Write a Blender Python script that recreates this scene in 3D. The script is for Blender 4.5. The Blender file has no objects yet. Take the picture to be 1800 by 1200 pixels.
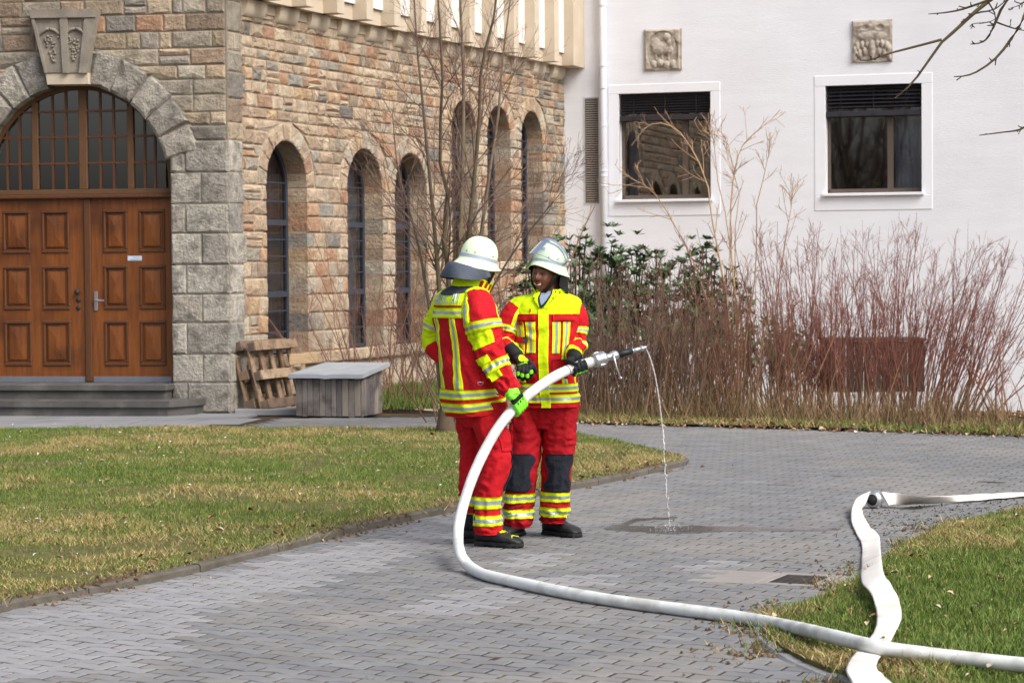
import bpy, bmesh, math, random
import numpy as np
from mathutils import Vector, Matrix, noise as mnoise
from mathutils.geometry import tessellate_polygon
R = math.radians
random.seed(7)
RNG = np.random.default_rng(11)
C = bpy.context.scene.collection
SC = bpy.context.scene

# ---------------------------------------------------------------- camera, sky, sun, exposure
CAM_H, FPX = 1.69, 4250.0
PITCH, ROLL = math.atan(134 / FPX), 0.0075
_F = Vector((0, math.cos(PITCH), -math.sin(PITCH)))
_U0 = Vector((0, math.sin(PITCH), math.cos(PITCH)))
_R0 = Vector((1, 0, 0))
CR = _R0 * math.cos(ROLL) - _U0 * math.sin(ROLL)
CU = _R0 * math.sin(ROLL) + _U0 * math.cos(ROLL)
cam_data = bpy.data.cameras.new('camera')
cam = bpy.data.objects.new('camera', cam_data)
C.objects.link(cam)
m = Matrix.Identity(4)
for i in range(3):
    m[i][0] = CR[i]; m[i][1] = CU[i]; m[i][2] = -_F[i]
m[2][3] = CAM_H
cam.matrix_world = m
cam_data.sensor_width = 36.0
cam_data.lens = 36.0 * FPX / 1800.0
cam_data.clip_start = 0.1
cam_data.clip_end = 500
cam_data.dof.use_dof = True
cam_data.dof.focus_distance = 14.7
cam_data.dof.aperture_fstop = 8.0
SC.camera = cam

SUN_EL, SUN_AZ = R(46), R(134)      # azimuth measured clockwise from +Y: the light comes from the right, a little behind the camera
w = bpy.data.worlds.new('World'); SC.world = w; w.use_nodes = True
nt = w.node_tree; nt.nodes.clear()
sky = nt.nodes.new('ShaderNodeTexSky'); sky.sky_type = 'NISHITA'; sky.sun_disc = False
sky.sun_elevation = SUN_EL; sky.sun_rotation = SUN_AZ; sky.air_density = 1.0; sky.dust_density = 5.0; sky.ozone_density = 1.0
bg = nt.nodes.new('ShaderNodeBackground'); bg.inputs[1].default_value = 0.145
hsv = nt.nodes.new('ShaderNodeHueSaturation'); hsv.inputs['Saturation'].default_value = 0.6
ow = nt.nodes.new('ShaderNodeOutputWorld')
nt.links.new(sky.outputs[0], hsv.inputs['Color']); nt.links.new(hsv.outputs[0], bg.inputs[0]); nt.links.new(bg.outputs[0], ow.inputs[0])
sun = bpy.data.lights.new('sun', 'SUN'); sun.energy = 1.5; sun.angle = R(30); sun.color = (1.0, 0.97, 0.93)
so = bpy.data.objects.new('sun', sun); C.objects.link(so)
sd = Vector((math.sin(SUN_AZ) * math.cos(SUN_EL), math.cos(SUN_AZ) * math.cos(SUN_EL), math.sin(SUN_EL)))
so.rotation_euler = (-sd).to_track_quat('-Z', 'Y').to_euler()
SC.view_settings.view_transform = 'Standard'
SC.view_settings.look = 'None'
SC.view_settings.exposure = 0.5
SC.view_settings.gamma = 1.0
SC.view_settings.use_curve_mapping = False
SC.cycles.max_bounces = 8
SC.cycles.transparent_max_bounces = 12
SC.cycles.caustics_reflective = False
SC.cycles.caustics_refractive = False

# ---------------------------------------------------------------- small tools
def ray(px, py):
    return (_F + CR * ((px - 900) / FPX) - CU * ((py - 600) / FPX))

def G(px, py, z=0.0):
    """a point of the level z that the photograph shows at px, py"""
    d = ray(px, py); t = (z - CAM_H) / d.z
    return Vector((d.x * t, d.y * t, z))

def D(px, py, Y):
    """a point at the depth Y that the photograph shows at px, py"""
    d = ray(px, py); t = Y / d.y
    return Vector((d.x * t, Y, CAM_H + d.z * t))

class Frame:
    def __init__(s, o, eu):
        s.o = Vector(o); s.eu = Vector(eu).normalized(); s.en = Vector((s.eu.y, -s.eu.x, 0)); s.ez = Vector((0, 0, 1))
    def P(s, u, z, d=0.0):
        return s.o + s.eu * u + s.en * d + s.ez * z
    def pix(s, px, py, d=0.0):
        r = ray(px, py); o = s.o + s.en * d - Vector((0, 0, CAM_H))
        t = o.dot(s.en) / r.dot(s.en)
        p = r * t - o
        return p.dot(s.eu), p.z

def tag(o, label=None, cat=None, group=None, kind=None):
    if label: o['label'] = label
    if cat: o['category'] = cat
    if group: o['group'] = group
    if kind: o['kind'] = kind
    return o

def empty(name, loc=(0, 0, 0), parent=None):
    o = bpy.data.objects.new(name, None); C.objects.link(o); o.location = loc
    o.empty_display_size = 0.2
    if parent: attach(o, parent)
    return o

def attach(o, parent):
    o.parent = parent
    loc = parent.location.copy()      # every object here carries its world position as its location
    o.matrix_parent_inverse = Matrix.Translation(-loc)

def link_mesh(name, me, mats, parent=None, smooth=False):
    o = bpy.data.objects.new(name, me); C.objects.link(o)
    for mt in (mats if isinstance(mats, (list, tuple)) else [mats]): me.materials.append(mt)
    if smooth: me.polygons.foreach_set('use_smooth', np.ones(len(me.polygons), bool))
    if parent is not None: attach(o, parent)
    return o

class MB:
    """collects shapes and links them as one mesh object"""
    def __init__(s):
        s.v = []; s.f = []; s.mi = []; s.r = []; s.n = 0
    def add(s, verts, faces, mi=0, r=0.5):
        b = s.n
        s.v.extend([tuple(x) for x in verts]); s.n += len(verts)
        s.f.extend([tuple(i + b for i in f) for f in faces])
        s.mi.extend([mi] * len(faces)); s.r.extend([r] * len(verts))
        return s
    def box(s, c, size, rot=None, mi=0, r=0.5, ax=None, bev=0.0):
        """box about c; ax = three axis vectors"""
        hx, hy, hz = [k / 2 for k in size]
        ax = ax or (Vector((1, 0, 0)), Vector((0, 1, 0)), Vector((0, 0, 1)))
        if rot is not None: ax = tuple(rot @ a for a in ax)
        c = Vector(c)
        if bev > 0:
            b = min(bev, hx * .9, hy * .9, hz * .9)
            vs = []; idx = {}
            for sx in (-1, 1):
                for sy in (-1, 1):
                    for sz in (-1, 1):
                        for k in range(3):
                            q = [sx * hx, sy * hy, sz * hz]
                            for j in range(3):
                                if j != k: q[j] -= (sx, sy, sz)[j] * b
                            idx[(sx, sy, sz, k)] = len(vs)
                            vs.append(c + ax[0] * q[0] + ax[1] * q[1] + ax[2] * q[2])
            fs = []
            for k in range(3):
                a, bb = [j for j in range(3) if j != k]
                for sg in (-1, 1):
                    L = []
                    for (p, q) in ((-1, -1), (1, -1), (1, 1), (-1, 1)):
                        t = [0, 0, 0]; t[k] = sg; t[a] = p; t[bb] = q
                        L.append(idx[(*t, k)])
                    fs.append(L)
            for k in range(3):
                a, bb = [j for j in range(3) if j != k]
                for p in (-1, 1):
                    for q in (-1, 1):
                        L = []
                        for (sg, kk) in ((-1, a), (-1, bb), (1, bb), (1, a)):
                            t = [0, 0, 0]; t[k] = sg; t[a] = p; t[bb] = q
                            L.append(idx[(*t, kk)])
                        fs.append(L)
            for sx in (-1, 1):
                for sy in (-1, 1):
                    for sz in (-1, 1):
                        fs.append([idx[(sx, sy, sz, k)] for k in range(3)])
            return s.add(vs, fs, mi, r)
        vs = [c + ax[0] * x + ax[1] * y + ax[2] * z for x in (-hx, hx) for y in (-hy, hy) for z in (-hz, hz)]
        return s.add(vs, [(0, 1, 3, 2), (4, 6, 7, 5), (0, 4, 5, 1), (2, 3, 7, 6), (0, 2, 6, 4), (1, 5, 7, 3)], mi, r)
    def fbox(s, F, u0, u1, z0, z1, d0, d1, mi=0, r=0.5, bev=0.0):
        return s.box(F.P((u0 + u1) / 2, (z0 + z1) / 2, (d0 + d1) / 2), (u1 - u0, z1 - z0, abs(d1 - d0)), ax=(F.eu, F.ez, F.en), mi=mi, r=r, bev=bev)
    def tube(s, pts, rad, n=8, mi=0, r=0.5, cap=True, rx=None, up=None):
        pts = [Vector(p) for p in pts]; N = len(pts)
        if not isinstance(rad, (list, tuple)): rad = [rad] * N
        vs = []; prev = None
        for i, p in enumerate(pts):
            t = (pts[min(i + 1, N - 1)] - pts[max(i - 1, 0)]).normalized()
            if prev is None:
                a = Vector(up) if up else (Vector((0, 0, 1)) if abs(t.z) < .9 else Vector((1, 0, 0)))
                prev = (a - t * a.dot(t)).normalized()
            else:
                prev = (prev - t * prev.dot(t)).normalized()
            b = t.cross(prev)
            for k in range(n):
                an = 2 * math.pi * k / n
                vs.append(p + prev * math.cos(an) * rad[i] + b * math.sin(an) * rad[i])
        fs = [(i * n + k, i * n + (k + 1) % n, (i + 1) * n + (k + 1) % n, (i + 1) * n + k) for i in range(N - 1) for k in range(n)]
        if cap: fs += [tuple(range(n))[::-1], tuple((N - 1) * n + k for k in range(n))]
        return s.add(vs, fs, mi, r)
    def lathe(s, prof, c, axis, n=24, mi=0, r=0.5, up=None, cap=True):
        """prof: (distance along axis, radius)"""
        axis = Vector(axis).normalized(); a = Vector(up) if up else (Vector((0, 0, 1)) if abs(axis.z) < .9 else Vector((1, 0, 0)))
        x = (a - axis * a.dot(axis)).normalized(); y = axis.cross(x); c = Vector(c)
        vs = [c + axis * h + (x * math.cos(2 * math.pi * k / n) + y * math.sin(2 * math.pi * k / n)) * rr for h, rr in prof for k in range(n)]
        N = len(prof)
        fs = [(i * n + k, i * n + (k + 1) % n, (i + 1) * n + (k + 1) % n, (i + 1) * n + k) for i in range(N - 1) for k in range(n)]
        if cap: fs += [tuple(range(n))[::-1], tuple((N - 1) * n + k for k in range(n))]
        return s.add(vs, fs, mi, r)
    def grid(s, fn, nu, nv, mi=0, r=0.5, closeu=False):
        vs = [fn(i / (nu if closeu else nu - 1), j / (nv - 1)) for j in range(nv) for i in range(nu)]
        fs = []
        for j in range(nv - 1):
            for i in range(nu if closeu else nu - 1):
                k = (i + 1) % nu
                fs.append((j * nu + i, j * nu + k, (j + 1) * nu + k, (j + 1) * nu + i))
        return s.add(vs, fs, mi, r)
    def build(s, name, mats, parent=None, smooth=False):
        me = bpy.data.meshes.new(name)
        me.from_pydata(s.v, [], s.f)
        at = me.attributes.new('rnd', 'FLOAT', 'POINT'); at.data.foreach_set('value', np.array(s.r, np.float32))
        o = link_mesh(name, me, mats, parent, smooth)
        if any(s.mi): me.polygons.foreach_set('material_index', np.array(s.mi, np.int32))
        me.update()
        return o

def np_mesh(name, verts, faces, mats, parent=None, cols=None, rnd=None, smooth=False):
    """fast mesh from arrays; faces (N,3) or (N,4)"""
    me = bpy.data.meshes.new(name)
    nv, nf, k = len(verts), len(faces), faces.shape[1]
    me.vertices.add(nv); me.vertices.foreach_set('co', np.ascontiguousarray(verts, np.float32).ravel())
    me.loops.add(nf * k); me.loops.foreach_set('vertex_index', np.ascontiguousarray(faces, np.int32).ravel())
    me.polygons.add(nf); me.polygons.foreach_set('loop_start', np.arange(nf, dtype=np.int32) * k)
    me.polygons.foreach_set('loop_total', np.full(nf, k, np.int32))
    if cols is not None:
        a = me.attributes.new('col', 'FLOAT_COLOR', 'POINT')
        c4 = np.ones((nv, 4), np.float32); c4[:, :3] = cols; a.data.foreach_set('color', c4.ravel())
    if rnd is not None:
        a = me.attributes.new('rnd', 'FLOAT', 'POINT'); a.data.foreach_set('value', rnd.astype(np.float32))
    me.update(calc_edges=True); me.validate()
    return link_mesh(name, me, mats, parent, smooth)

def vnoise(x, y, scale, seed=0):
    g = np.random.default_rng(seed).random((64, 64))
    x = np.asarray(x) / scale; y = np.asarray(y) / scale
    xi = np.floor(x).astype(int); yi = np.floor(y).astype(int); fx = x - xi; fy = y - yi
    fx = fx * fx * (3 - 2 * fx); fy = fy * fy * (3 - 2 * fy)
    a = g[xi % 64, yi % 64]; b = g[(xi + 1) % 64, yi % 64]; c = g[xi % 64, (yi + 1) % 64]; d = g[(xi + 1) % 64, (yi + 1) % 64]
    return (a * (1 - fx) + b * fx) * (1 - fy) + (c * (1 - fx) + d * fx) * fy

def inside(x, y, poly):
    x = np.asarray(x); y = np.asarray(y); r = np.zeros(x.shape, bool); n = len(poly)
    for i in range(n):
        x0, y0 = poly[i][0], poly[i][1]; x1, y1 = poly[(i + 1) % n][0], poly[(i + 1) % n][1]
        c = ((y0 > y) != (y1 > y)) & (x < (x1 - x0) * (y - y0) / (y1 - y0 + 1e-12) + x0)
        r ^= c
    return r

def edge_dist(x, y, poly, closed=True):
    x = np.asarray(x); y = np.asarray(y); best = np.full(x.shape, 1e9); n = len(poly)
    for i in range(n if closed else n - 1):
        ax, ay = poly[i][0], poly[i][1]; bx, by = poly[(i + 1) % n][0], poly[(i + 1) % n][1]
        L = (bx - ax) ** 2 + (by - ay) ** 2 + 1e-9
        t = np.clip(((x - ax) * (bx - ax) + (y - ay) * (by - ay)) / L, 0, 1)
        best = np.minimum(best, np.hypot(x - ax - t * (bx - ax), y - ay - t * (by - ay)))
    return best

# ---------------------------------------------------------------- materials
def lin(h):
    """sRGB 0-255 triple or hex to linear"""
    if isinstance(h, str): h = tuple(int(h[i:i + 2], 16) for i in (0, 2, 4))
    return tuple(((c / 255) / 12.92 if c / 255 <= 0.04045 else ((c / 255 + 0.055) / 1.055) ** 2.4) for c in h)

def mix3(pal, k):
    a = [sum(c[i] for c in pal) / len(pal) for i in range(3)]
    return [tuple(c[i] * (1 - k) + a[i] * k for i in range(3)) for c in pal]

def mat(name, col, rough=0.8, var=0.12, scale=6.0, bump=0.15, bscale=60.0, bdist=0.01, metal=0.0, palette=None, attr=False,
        streak=None, spec=0.4, detail=6, extra=None, extra_scale=2.0, extra_amt=0.5, subsurf=0, coat=0, bdetail=5, brough=.65):
    mt = bpy.data.materials.new(name); mt.use_nodes = True
    n = mt.node_tree; n.nodes.clear(); L = n.links
    out = n.nodes.new('ShaderNodeOutputMaterial'); b = n.nodes.new('ShaderNodeBsdfPrincipled'); L.new(b.outputs[0], out.inputs[0])
    geo = n.nodes.new('ShaderNodeNewGeometry')
    pos = geo.outputs['Position']
    if streak:
        mp = n.nodes.new('ShaderNodeMapping'); mp.inputs['Scale'].default_value = streak; L.new(pos, mp.inputs[0]); vec = mp.outputs[0]
    else: vec = pos
    nz = n.nodes.new('ShaderNodeTexNoise'); nz.inputs['Scale'].default_value = scale; nz.inputs['Detail'].default_value = detail; nz.inputs['Roughness'].default_value = .6
    L.new(vec, nz.inputs['Vector'])
    if attr:
        a = n.nodes.new('ShaderNodeAttribute'); a.attribute_name = 'col'; base = a.outputs['Color']
    elif palette:
        a = n.nodes.new('ShaderNodeAttribute'); a.attribute_name = 'rnd'
        cr = n.nodes.new('ShaderNodeValToRGB'); cr.color_ramp.interpolation = 'CONSTANT'
        e = cr.color_ramp.elements
        while len(e) < len(palette): e.new(0.5)
        for i, c in enumerate(palette):
            e[i].position = i / len(palette); e[i].color = (*c, 1)
        L.new(a.outputs['Fac'], cr.inputs[0]); base = cr.outputs[0]
    else:
        rgb = n.nodes.new('ShaderNodeRGB'); rgb.outputs[0].default_value = (*col, 1); base = rgb.outputs[0]
    if extra:
        nz3 = n.nodes.new('ShaderNodeTexNoise'); nz3.inputs['Scale'].default_value = extra_scale; nz3.inputs['Detail'].default_value = 5
        L.new(pos, nz3.inputs['Vector'])
        mr = n.nodes.new('ShaderNodeMapRange'); mr.inputs[1].default_value = .48; mr.inputs[2].default_value = .68; mr.inputs[4].default_value = extra_amt
        L.new(nz3.outputs[0], mr.inputs[0])
        mx0 = n.nodes.new('ShaderNodeMix'); mx0.data_type = 'RGBA'; L.new(mr.outputs[0], mx0.inputs[0]); L.new(base, mx0.inputs[6]); mx0.inputs[7].default_value = (*extra, 1)
        base = mx0.outputs[2]
    mr = n.nodes.new('ShaderNodeMapRange'); mr.inputs[1].default_value = .25; mr.inputs[2].default_value = .75
    mr.inputs[3].default_value = 1 - var; mr.inputs[4].default_value = 1 + var; L.new(nz.outputs[0], mr.inputs[0])
    vm = n.nodes.new('ShaderNodeVectorMath'); vm.operation = 'SCALE'; L.new(base, vm.inputs[0]); L.new(mr.outputs[0], vm.inputs['Scale'])
    L.new(vm.outputs[0], b.inputs['Base Color'])
    b.inputs['Roughness'].default_value = rough; b.inputs['Metallic'].default_value = metal
    b.inputs['Specular IOR Level'].default_value = spec
    if coat: b.inputs['Coat Weight'].default_value = coat; b.inputs['Coat Roughness'].default_value = 0.15
    if subsurf:
        b.inputs['Subsurface Weight'].default_value = subsurf; b.inputs['Subsurface Radius'].default_value = (.01, .004, .002)
    if bump:
        nb = n.nodes.new('ShaderNodeTexNoise'); nb.inputs['Scale'].default_value = bscale; nb.inputs['Detail'].default_value = bdetail; nb.inputs['Roughness'].default_value = brough
        L.new(vec, nb.inputs['Vector'])
        bp = n.nodes.new('ShaderNodeBump'); bp.inputs['Strength'].default_value = bump; bp.inputs['Distance'].default_value = bdist
        L.new(nb.outputs[0], bp.inputs['Height']); L.new(bp.outputs[0], b.inputs['Normal'])
    return mt

def glass_mat(name, tint, ior=1.5, rough=0.02, boost=1.6):
    mt = bpy.data.materials.new(name); mt.use_nodes = True
    n = mt.node_tree; n.nodes.clear(); L = n.links
    out = n.nodes.new('ShaderNodeOutputMaterial')
    tr = n.nodes.new('ShaderNodeBsdfTransparent'); tr.inputs[0].default_value = (*tint, 1)
    gl = n.nodes.new('ShaderNodeBsdfGlossy'); gl.inputs['Roughness'].default_value = rough; gl.inputs[0].default_value = (.95, .97, 1, 1)
    fr = n.nodes.new('ShaderNodeFresnel'); fr.inputs[0].default_value = ior
    mu = n.nodes.new('ShaderNodeMath'); mu.operation = 'MULTIPLY'; mu.use_clamp = True; mu.inputs[1].default_value = boost; L.new(fr.outputs[0], mu.inputs[0])
    nz = n.nodes.new('ShaderNodeTexNoise'); nz.inputs['Scale'].default_value = 3; nz.inputs['Detail'].default_value = 2
    g = n.nodes.new('ShaderNodeNewGeometry'); L.new(g.outputs['Position'], nz.inputs['Vector'])
    bp = n.nodes.new('ShaderNodeBump'); bp.inputs['Strength'].default_value = .02; bp.inputs['Distance'].default_value = .01; L.new(nz.outputs[0], bp.inputs['Height']); L.new(bp.outputs[0], gl.inputs['Normal'])
    mx = n.nodes.new('ShaderNodeMixShader'); L.new(mu.outputs[0], mx.inputs[0]); L.new(tr.outputs[0], mx.inputs[1]); L.new(gl.outputs[0], mx.inputs[2])
    L.new(mx.outputs[0], out.inputs[0])
    return mt

TAN = [lin(c) for c in ((176, 152, 130), (190, 166, 144), (170, 146, 126), (184, 164, 144), (164, 142, 124), (180, 136, 100), (166, 116, 86), (196, 176, 154),
                        (158, 148, 136), (184, 150, 112), (178, 158, 138), (146, 122, 106), (190, 168, 146), (172, 166, 156), (170, 146, 126), (184, 158, 132), (150, 108, 86), (188, 170, 148))]
def desat(c, k=.12):
    g = c[0] * .3 + c[1] * .59 + c[2] * .11
    return (1.10 * (c[0] * (1 - k) + g * k), 1.13 * (c[1] * (1 - k) + g * k), 1.06 * (c[2] * (1 - k) + g * k))
TAN = [desat(c) for c in TAN]
GREY = [lin(c) for c in ((158, 148, 132), (146, 136, 122), (170, 158, 140), (134, 128, 120), (158, 142, 120), (152, 148, 138), (172, 156, 132), (142, 124, 106), (164, 154, 142), (150, 142, 128), (124, 120, 114))]
M = {}
M['tan_stone'] = mat('tan sandstone', None, .92, .3, 11, 1.0, 24, .035, palette=mix3(TAN, .35), extra=lin((144, 112, 88)), extra_scale=5, extra_amt=.45)
M['grey_stone'] = mat('grey sandstone', None, .92, .32, 11, 1.0, 24, .035, palette=GREY, extra=lin((104, 96, 84)), extra_scale=4, extra_amt=.5)
M['travertine'] = mat('pitted limestone', None, .92, .36, 17, 1.0, 34, .04, palette=[lin(c) for c in ((178, 172, 160), (162, 156, 146), (186, 180, 168), (170, 162, 150), (156, 152, 144))], extra=lin((98, 94, 86)), extra_scale=7, extra_amt=.7)
M['mortar'] = mat('mortar', lin((178, 162, 142)), .95, .15, 12, .5, 80, .01)
M['mortar_grey'] = mat('grey mortar', lin((150, 140, 126)), .95, .15, 12, .5, 80, .01)
M['carved'] = mat('carved stone', lin((146, 138, 126)), .9, .25, 12, .6, 50, .012, extra=lin((100, 92, 84)), extra_scale=6)
M['relief'] = mat('weathered relief stone', lin((182, 172, 160)), .9, .2, 14, .6, 60, .01, extra=lin((112, 96, 80)), extra_scale=9, extra_amt=.7)
M['cream'] = mat('cream cast stone', lin((200, 186, 166)), .85, .08, 3, .15, 60, .01, extra=lin((180, 162, 138)), extra_scale=1.2, extra_amt=.4)
M['white_panel'] = mat('white render panel', lin((232, 228, 222)), .8, .05, 4, .15, 60, .01)
M['render'] = mat('white wall render', lin((236, 238, 244)), .9, .035, 1.2, .35, 14, .012, streak=(1, 1, 7), extra=lin((226, 227, 233)), extra_scale=.7, extra_amt=.5)
M['render_trim'] = mat('white window surround', lin((238, 240, 246)), .8, .02, 3, .08, 60, .01)
M['pipe'] = mat('pale painted downpipe', lin((214, 216, 222)), .45, .03, 3, .02)
M['vent'] = mat('grey brown louvre', lin((150, 142, 132)), .6, .05, 3, .02)
M['wood_door'] = mat('varnished oak door', lin((120, 68, 28)), .40, .38, 3, .12, 20, .01, streak=(9, 9, .7), extra=lin((74, 38, 18)), extra_scale=1.7, extra_amt=.8, spec=.45)
M['wood_trim'] = mat('dark varnished moulding', lin((90, 56, 34)), .45, .2, 5, .1, 20, .01, streak=(6, 6, .8))
M['wood_frame'] = mat('brown window frame', lin((96, 68, 44)), .55, .15, 6, .1, 30)
M['metal_kick'] = mat('grey metal kick plate', lin((136, 140, 150)), .45, .12, 6, .05, 30, metal=.6)
M['steel'] = mat('brushed steel', lin((190, 192, 196)), .32, .06, 20, .03, metal=.9)
M['slate'] = mat('dark slate step', lin((84, 82, 80)), .75, .25, 5, .3, 40, .01, extra=lin((120, 116, 110)), extra_scale=3)
M['dark_glass'] = glass_mat('dark window glass', (.6, .64, .68), boost=4.2)
M['lead_glass'] = glass_mat('leaded window glass', (.5, .55, .6), rough=.08, boost=2.0)
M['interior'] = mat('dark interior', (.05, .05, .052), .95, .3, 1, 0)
M['curtain'] = mat('pale curtain cloth', lin((176, 186, 204)), .9, .1, 3, 0)
M['curtain_mauve'] = mat('mauve curtain cloth', lin((120, 92, 116)), .9, .1, 3, 0)
M['blue_frame'] = mat('slate blue steel frame', lin((56, 60, 72)), .5, .1, 4, .05)
M['brown_frame'] = mat('bronze window frame', lin((92, 80, 72)), .45, .08, 4, .03)
M['blind'] = mat('dark blind slat', lin((62, 60, 66)), .35, .05, 4, 0, metal=.3)
M['paver'] = mat('grey concrete paver', None, .82, .16, 3.5, .5, 140, .004, palette=[lin(c) for c in ((121, 122, 124), (117, 118, 120), (125, 126, 127), (120, 119, 120), (114, 115, 117), (124, 123, 120))],
                 extra=lin((142, 136, 130)), extra_scale=.8, extra_amt=.6)
M['paver_pale'] = mat('pale worn paver', None, .82, .12, 3.5, .5, 140, .004, palette=[lin(c) for c in ((140, 140, 143), (144, 143, 145), (137, 137, 139), (146, 145, 146))], extra=lin((134, 132, 132)), extra_scale=2.0, extra_amt=.6)
M['joint'] = mat('sandy joint with moss', lin((52, 44, 36)), .98, .35, 5, .3, 80, .01, extra=lin((96, 74, 36)), extra_scale=2.5, extra_amt=.7)
M['soil'] = mat('soil and litter', lin((92, 76, 58)), 1, .35, 9, .8, 40, .03, extra=lin((120, 100, 76)), extra_scale=3, extra_amt=.6)
M['turf'] = mat('turf base', lin((98, 96, 48)), 1, .4, 12, .8, 50, .03, extra=lin((120, 104, 70)), extra_scale=2.2, extra_amt=.7)
M['kerb'] = mat('weathered kerb', lin((98, 92, 84)), .92, .25, 9, .6, 50, .012, extra=lin((70, 66, 52)), extra_scale=4, extra_amt=.7)
M['slab'] = mat('worn path slab', lin((138, 138, 140)), .75, .14, 2.5, .25, 60, .006, extra=lin((104, 104, 108)), extra_scale=1.2, extra_amt=.6)
M['gully'] = mat('gully concrete', lin((144, 138, 134)), .85, .12, 6, .3, 80, .006)
M['iron'] = mat('cast iron', lin((58, 58, 62)), .6, .2, 20, .2, 80, .004, metal=.5)
M['grass'] = mat('grass blades', None, .75, .15, 5, 0, attr=True, spec=.25)
M['bark'] = mat('bare stems', None, .85, .2, 20, .2, 60, .006, attr=True, spec=.2)
M['leaf'] = mat('evergreen leaves', None, .45, .2, 8, 0, attr=True, spec=.5)
M['litter'] = mat('fallen leaf', None, .85, .2, 20, 0, attr=True, spec=.2)
M['weather_wood'] = mat('weathered boards', None, .9, .25, 6, .4, 30, .01, streak=(12, 12, 1), palette=[lin(c) for c in ((124, 118, 116), (140, 132, 126), (108, 102, 102), (150, 140, 130), (130, 122, 114))], extra=lin((66, 60, 62)), extra_scale=5, extra_amt=.8)
M['pallet'] = mat('pallet timber', None, .85, .2, 8, .3, 40, .006, palette=[lin(c) for c in ((150, 126, 102), (122, 102, 86), (166, 144, 118), (106, 92, 80), (134, 110, 86))], extra=lin((84, 70, 60)), extra_scale=9, extra_amt=.75)
M['pallet_fresh'] = mat('fresh sawn timber', lin((186, 160, 124)), .8, .15, 5, .2, 40, .006, streak=(1, 1, 9))
M['zinc'] = mat('dull zinc lid', lin((186, 192, 198)), .45, .14, 4, .12, 25, .008, metal=.35)
M['brown_board'] = mat('brown garden screen', None, .9, .25, 6, .3, 30, .01, palette=[lin(c) for c in ((74, 60, 48), (62, 50, 42), (84, 68, 54), (54, 46, 38))])
M['water'] = glass_mat('water', (.93, .96, .98), ior=1.33, rough=.03, boost=2.4)
M['stream'] = mat('falling water', (.85, .88, .92), .08, .3, 90, 0, spec=.9)
_n = M['stream'].node_tree; _b = [q for q in _n.nodes if q.type == 'BSDF_PRINCIPLED'][0]; _b.inputs['Alpha'].default_value = .62
M['wet'] = mat('wet paving film', lin((70, 68, 66)), .18, .1, 6, .1, 60, .003)
# ================================================================ THE SETTING
FR = Frame((-3.27, 28.05, 0), (.9859, -.1676, 0))      # entrance wall, corner at u = 0
SD = Frame((-3.27, 28.05, 0), (.358, .934, 0))         # long side wall, corner at u = 0
WH = Frame((.868, 38.85, 0), (.948, -.317, 0))         # white rendered wall

# ---------------------------------------------------------------- ground
def sheet(name, poly, z, mt, parent=None, cut=None):
    tri = tessellate_polygon([[Vector((p[0], p[1], 0)) for p in poly]])
    me = bpy.data.meshes.new(name); me.from_pydata([(p[0], p[1], z) for p in poly], [], [tuple(t) for t in tri])
    o = link_mesh(name, me, mt, parent)
    bm = bmesh.new(); bm.from_mesh(me); bmesh.ops.recalc_face_normals(bm, faces=bm.faces)
    if bm.faces[:] and bm.faces[0].normal.z < 0: bmesh.ops.reverse_faces(bm, faces=bm.faces)
    bm.to_mesh(me); bm.free()
    return o
for gpoly in ([(-300, -60), (300, -60), (300, 24.2), (-300, 24.2)], [(-300, 24.2), (-2, 24.2), (-2, 400), (-300, 400)], [(14, 24.2), (300, 24.2), (300, 400), (14, 400)], [(-2, 46), (14, 46), (14, 400), (-2, 400)]):
    tag(sheet('ground', gpoly, -.045, M['soil']), kind='structure')
def bed_z(x, y): return .02 - .055 * np.maximum(0, np.asarray(y) - 25.2)      # the bed falls away towards the white wall

def smooth_line(pts, n=6):
    out = []
    P = [Vector(p) for p in pts]
    for i in range(len(P) - 1):
        a, b, c, d = P[max(i - 1, 0)], P[i], P[i + 1], P[min(i + 2, len(P) - 1)]
        for k in range(n):
            t = k / n
            out.append(.5 * ((2 * b) + (c - a) * t + (2 * a - 5 * b + 4 * c - d) * t * t + (3 * b - a - 3 * c + d) * t ** 3))
    out.append(P[-1]); return out

left_edge = smooth_line([G(-260, 1140), G(-120, 1103), G(0, 1072), G(150, 1043), G(300, 1014), G(470, 972), G(640, 930), G(790, 899), G(900, 878), G(1010, 858), G(1110, 838), G(1175, 823)], 5)
tip = smooth_line([G(1175, 823), G(1203, 815), G(1190, 806), G(1130, 790), G(1060, 775), G(1010, 766)], 4)[1:]
back_edge = [G(900, 760), G(790, 758), G(600, 757), G(300, 757), G(0, 758), G(-300, 760)]
lawn_poly = [(p.x, p.y) for p in left_edge + tip + back_edge]
right_edge = smooth_line([G(1830, 898), G(1700, 922), G(1620, 950), G(1560, 985), G(1520, 1020), G(1460, 1052), G(1385, 1080), G(1345, 1100)], 5)
right_lower = smooth_line([G(1345, 1100), G(1352, 1125), G(1380, 1150), G(1440, 1178), G(1500, 1200), G(1620, 1260), G(1800, 1330)], 5)[1:]
rl_poly = [(p.x, p.y) for p in right_edge + right_lower] + [(6, 7.0), (6, 18.0), (G(2100, 870).x, G(2100, 870).y)]
bed_front = smooth_line([G(980, 742), G(1100, 747), G(1300, 752), G(1500, 758), G(1700, 765), G(1900, 772), G(2300, 790)], 4)
bed_poly = [(p.x, p.y) for p in bed_front] + [(12.0, 24), (12.5, 34.8)] + [tuple(WH.P(0, 0).xy), tuple(SD.P(1.2, 0, .1).xy)] + [(G(800, 720).x, G(800, 720).y), (G(900, 735).x, G(900, 735).y)]

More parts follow.
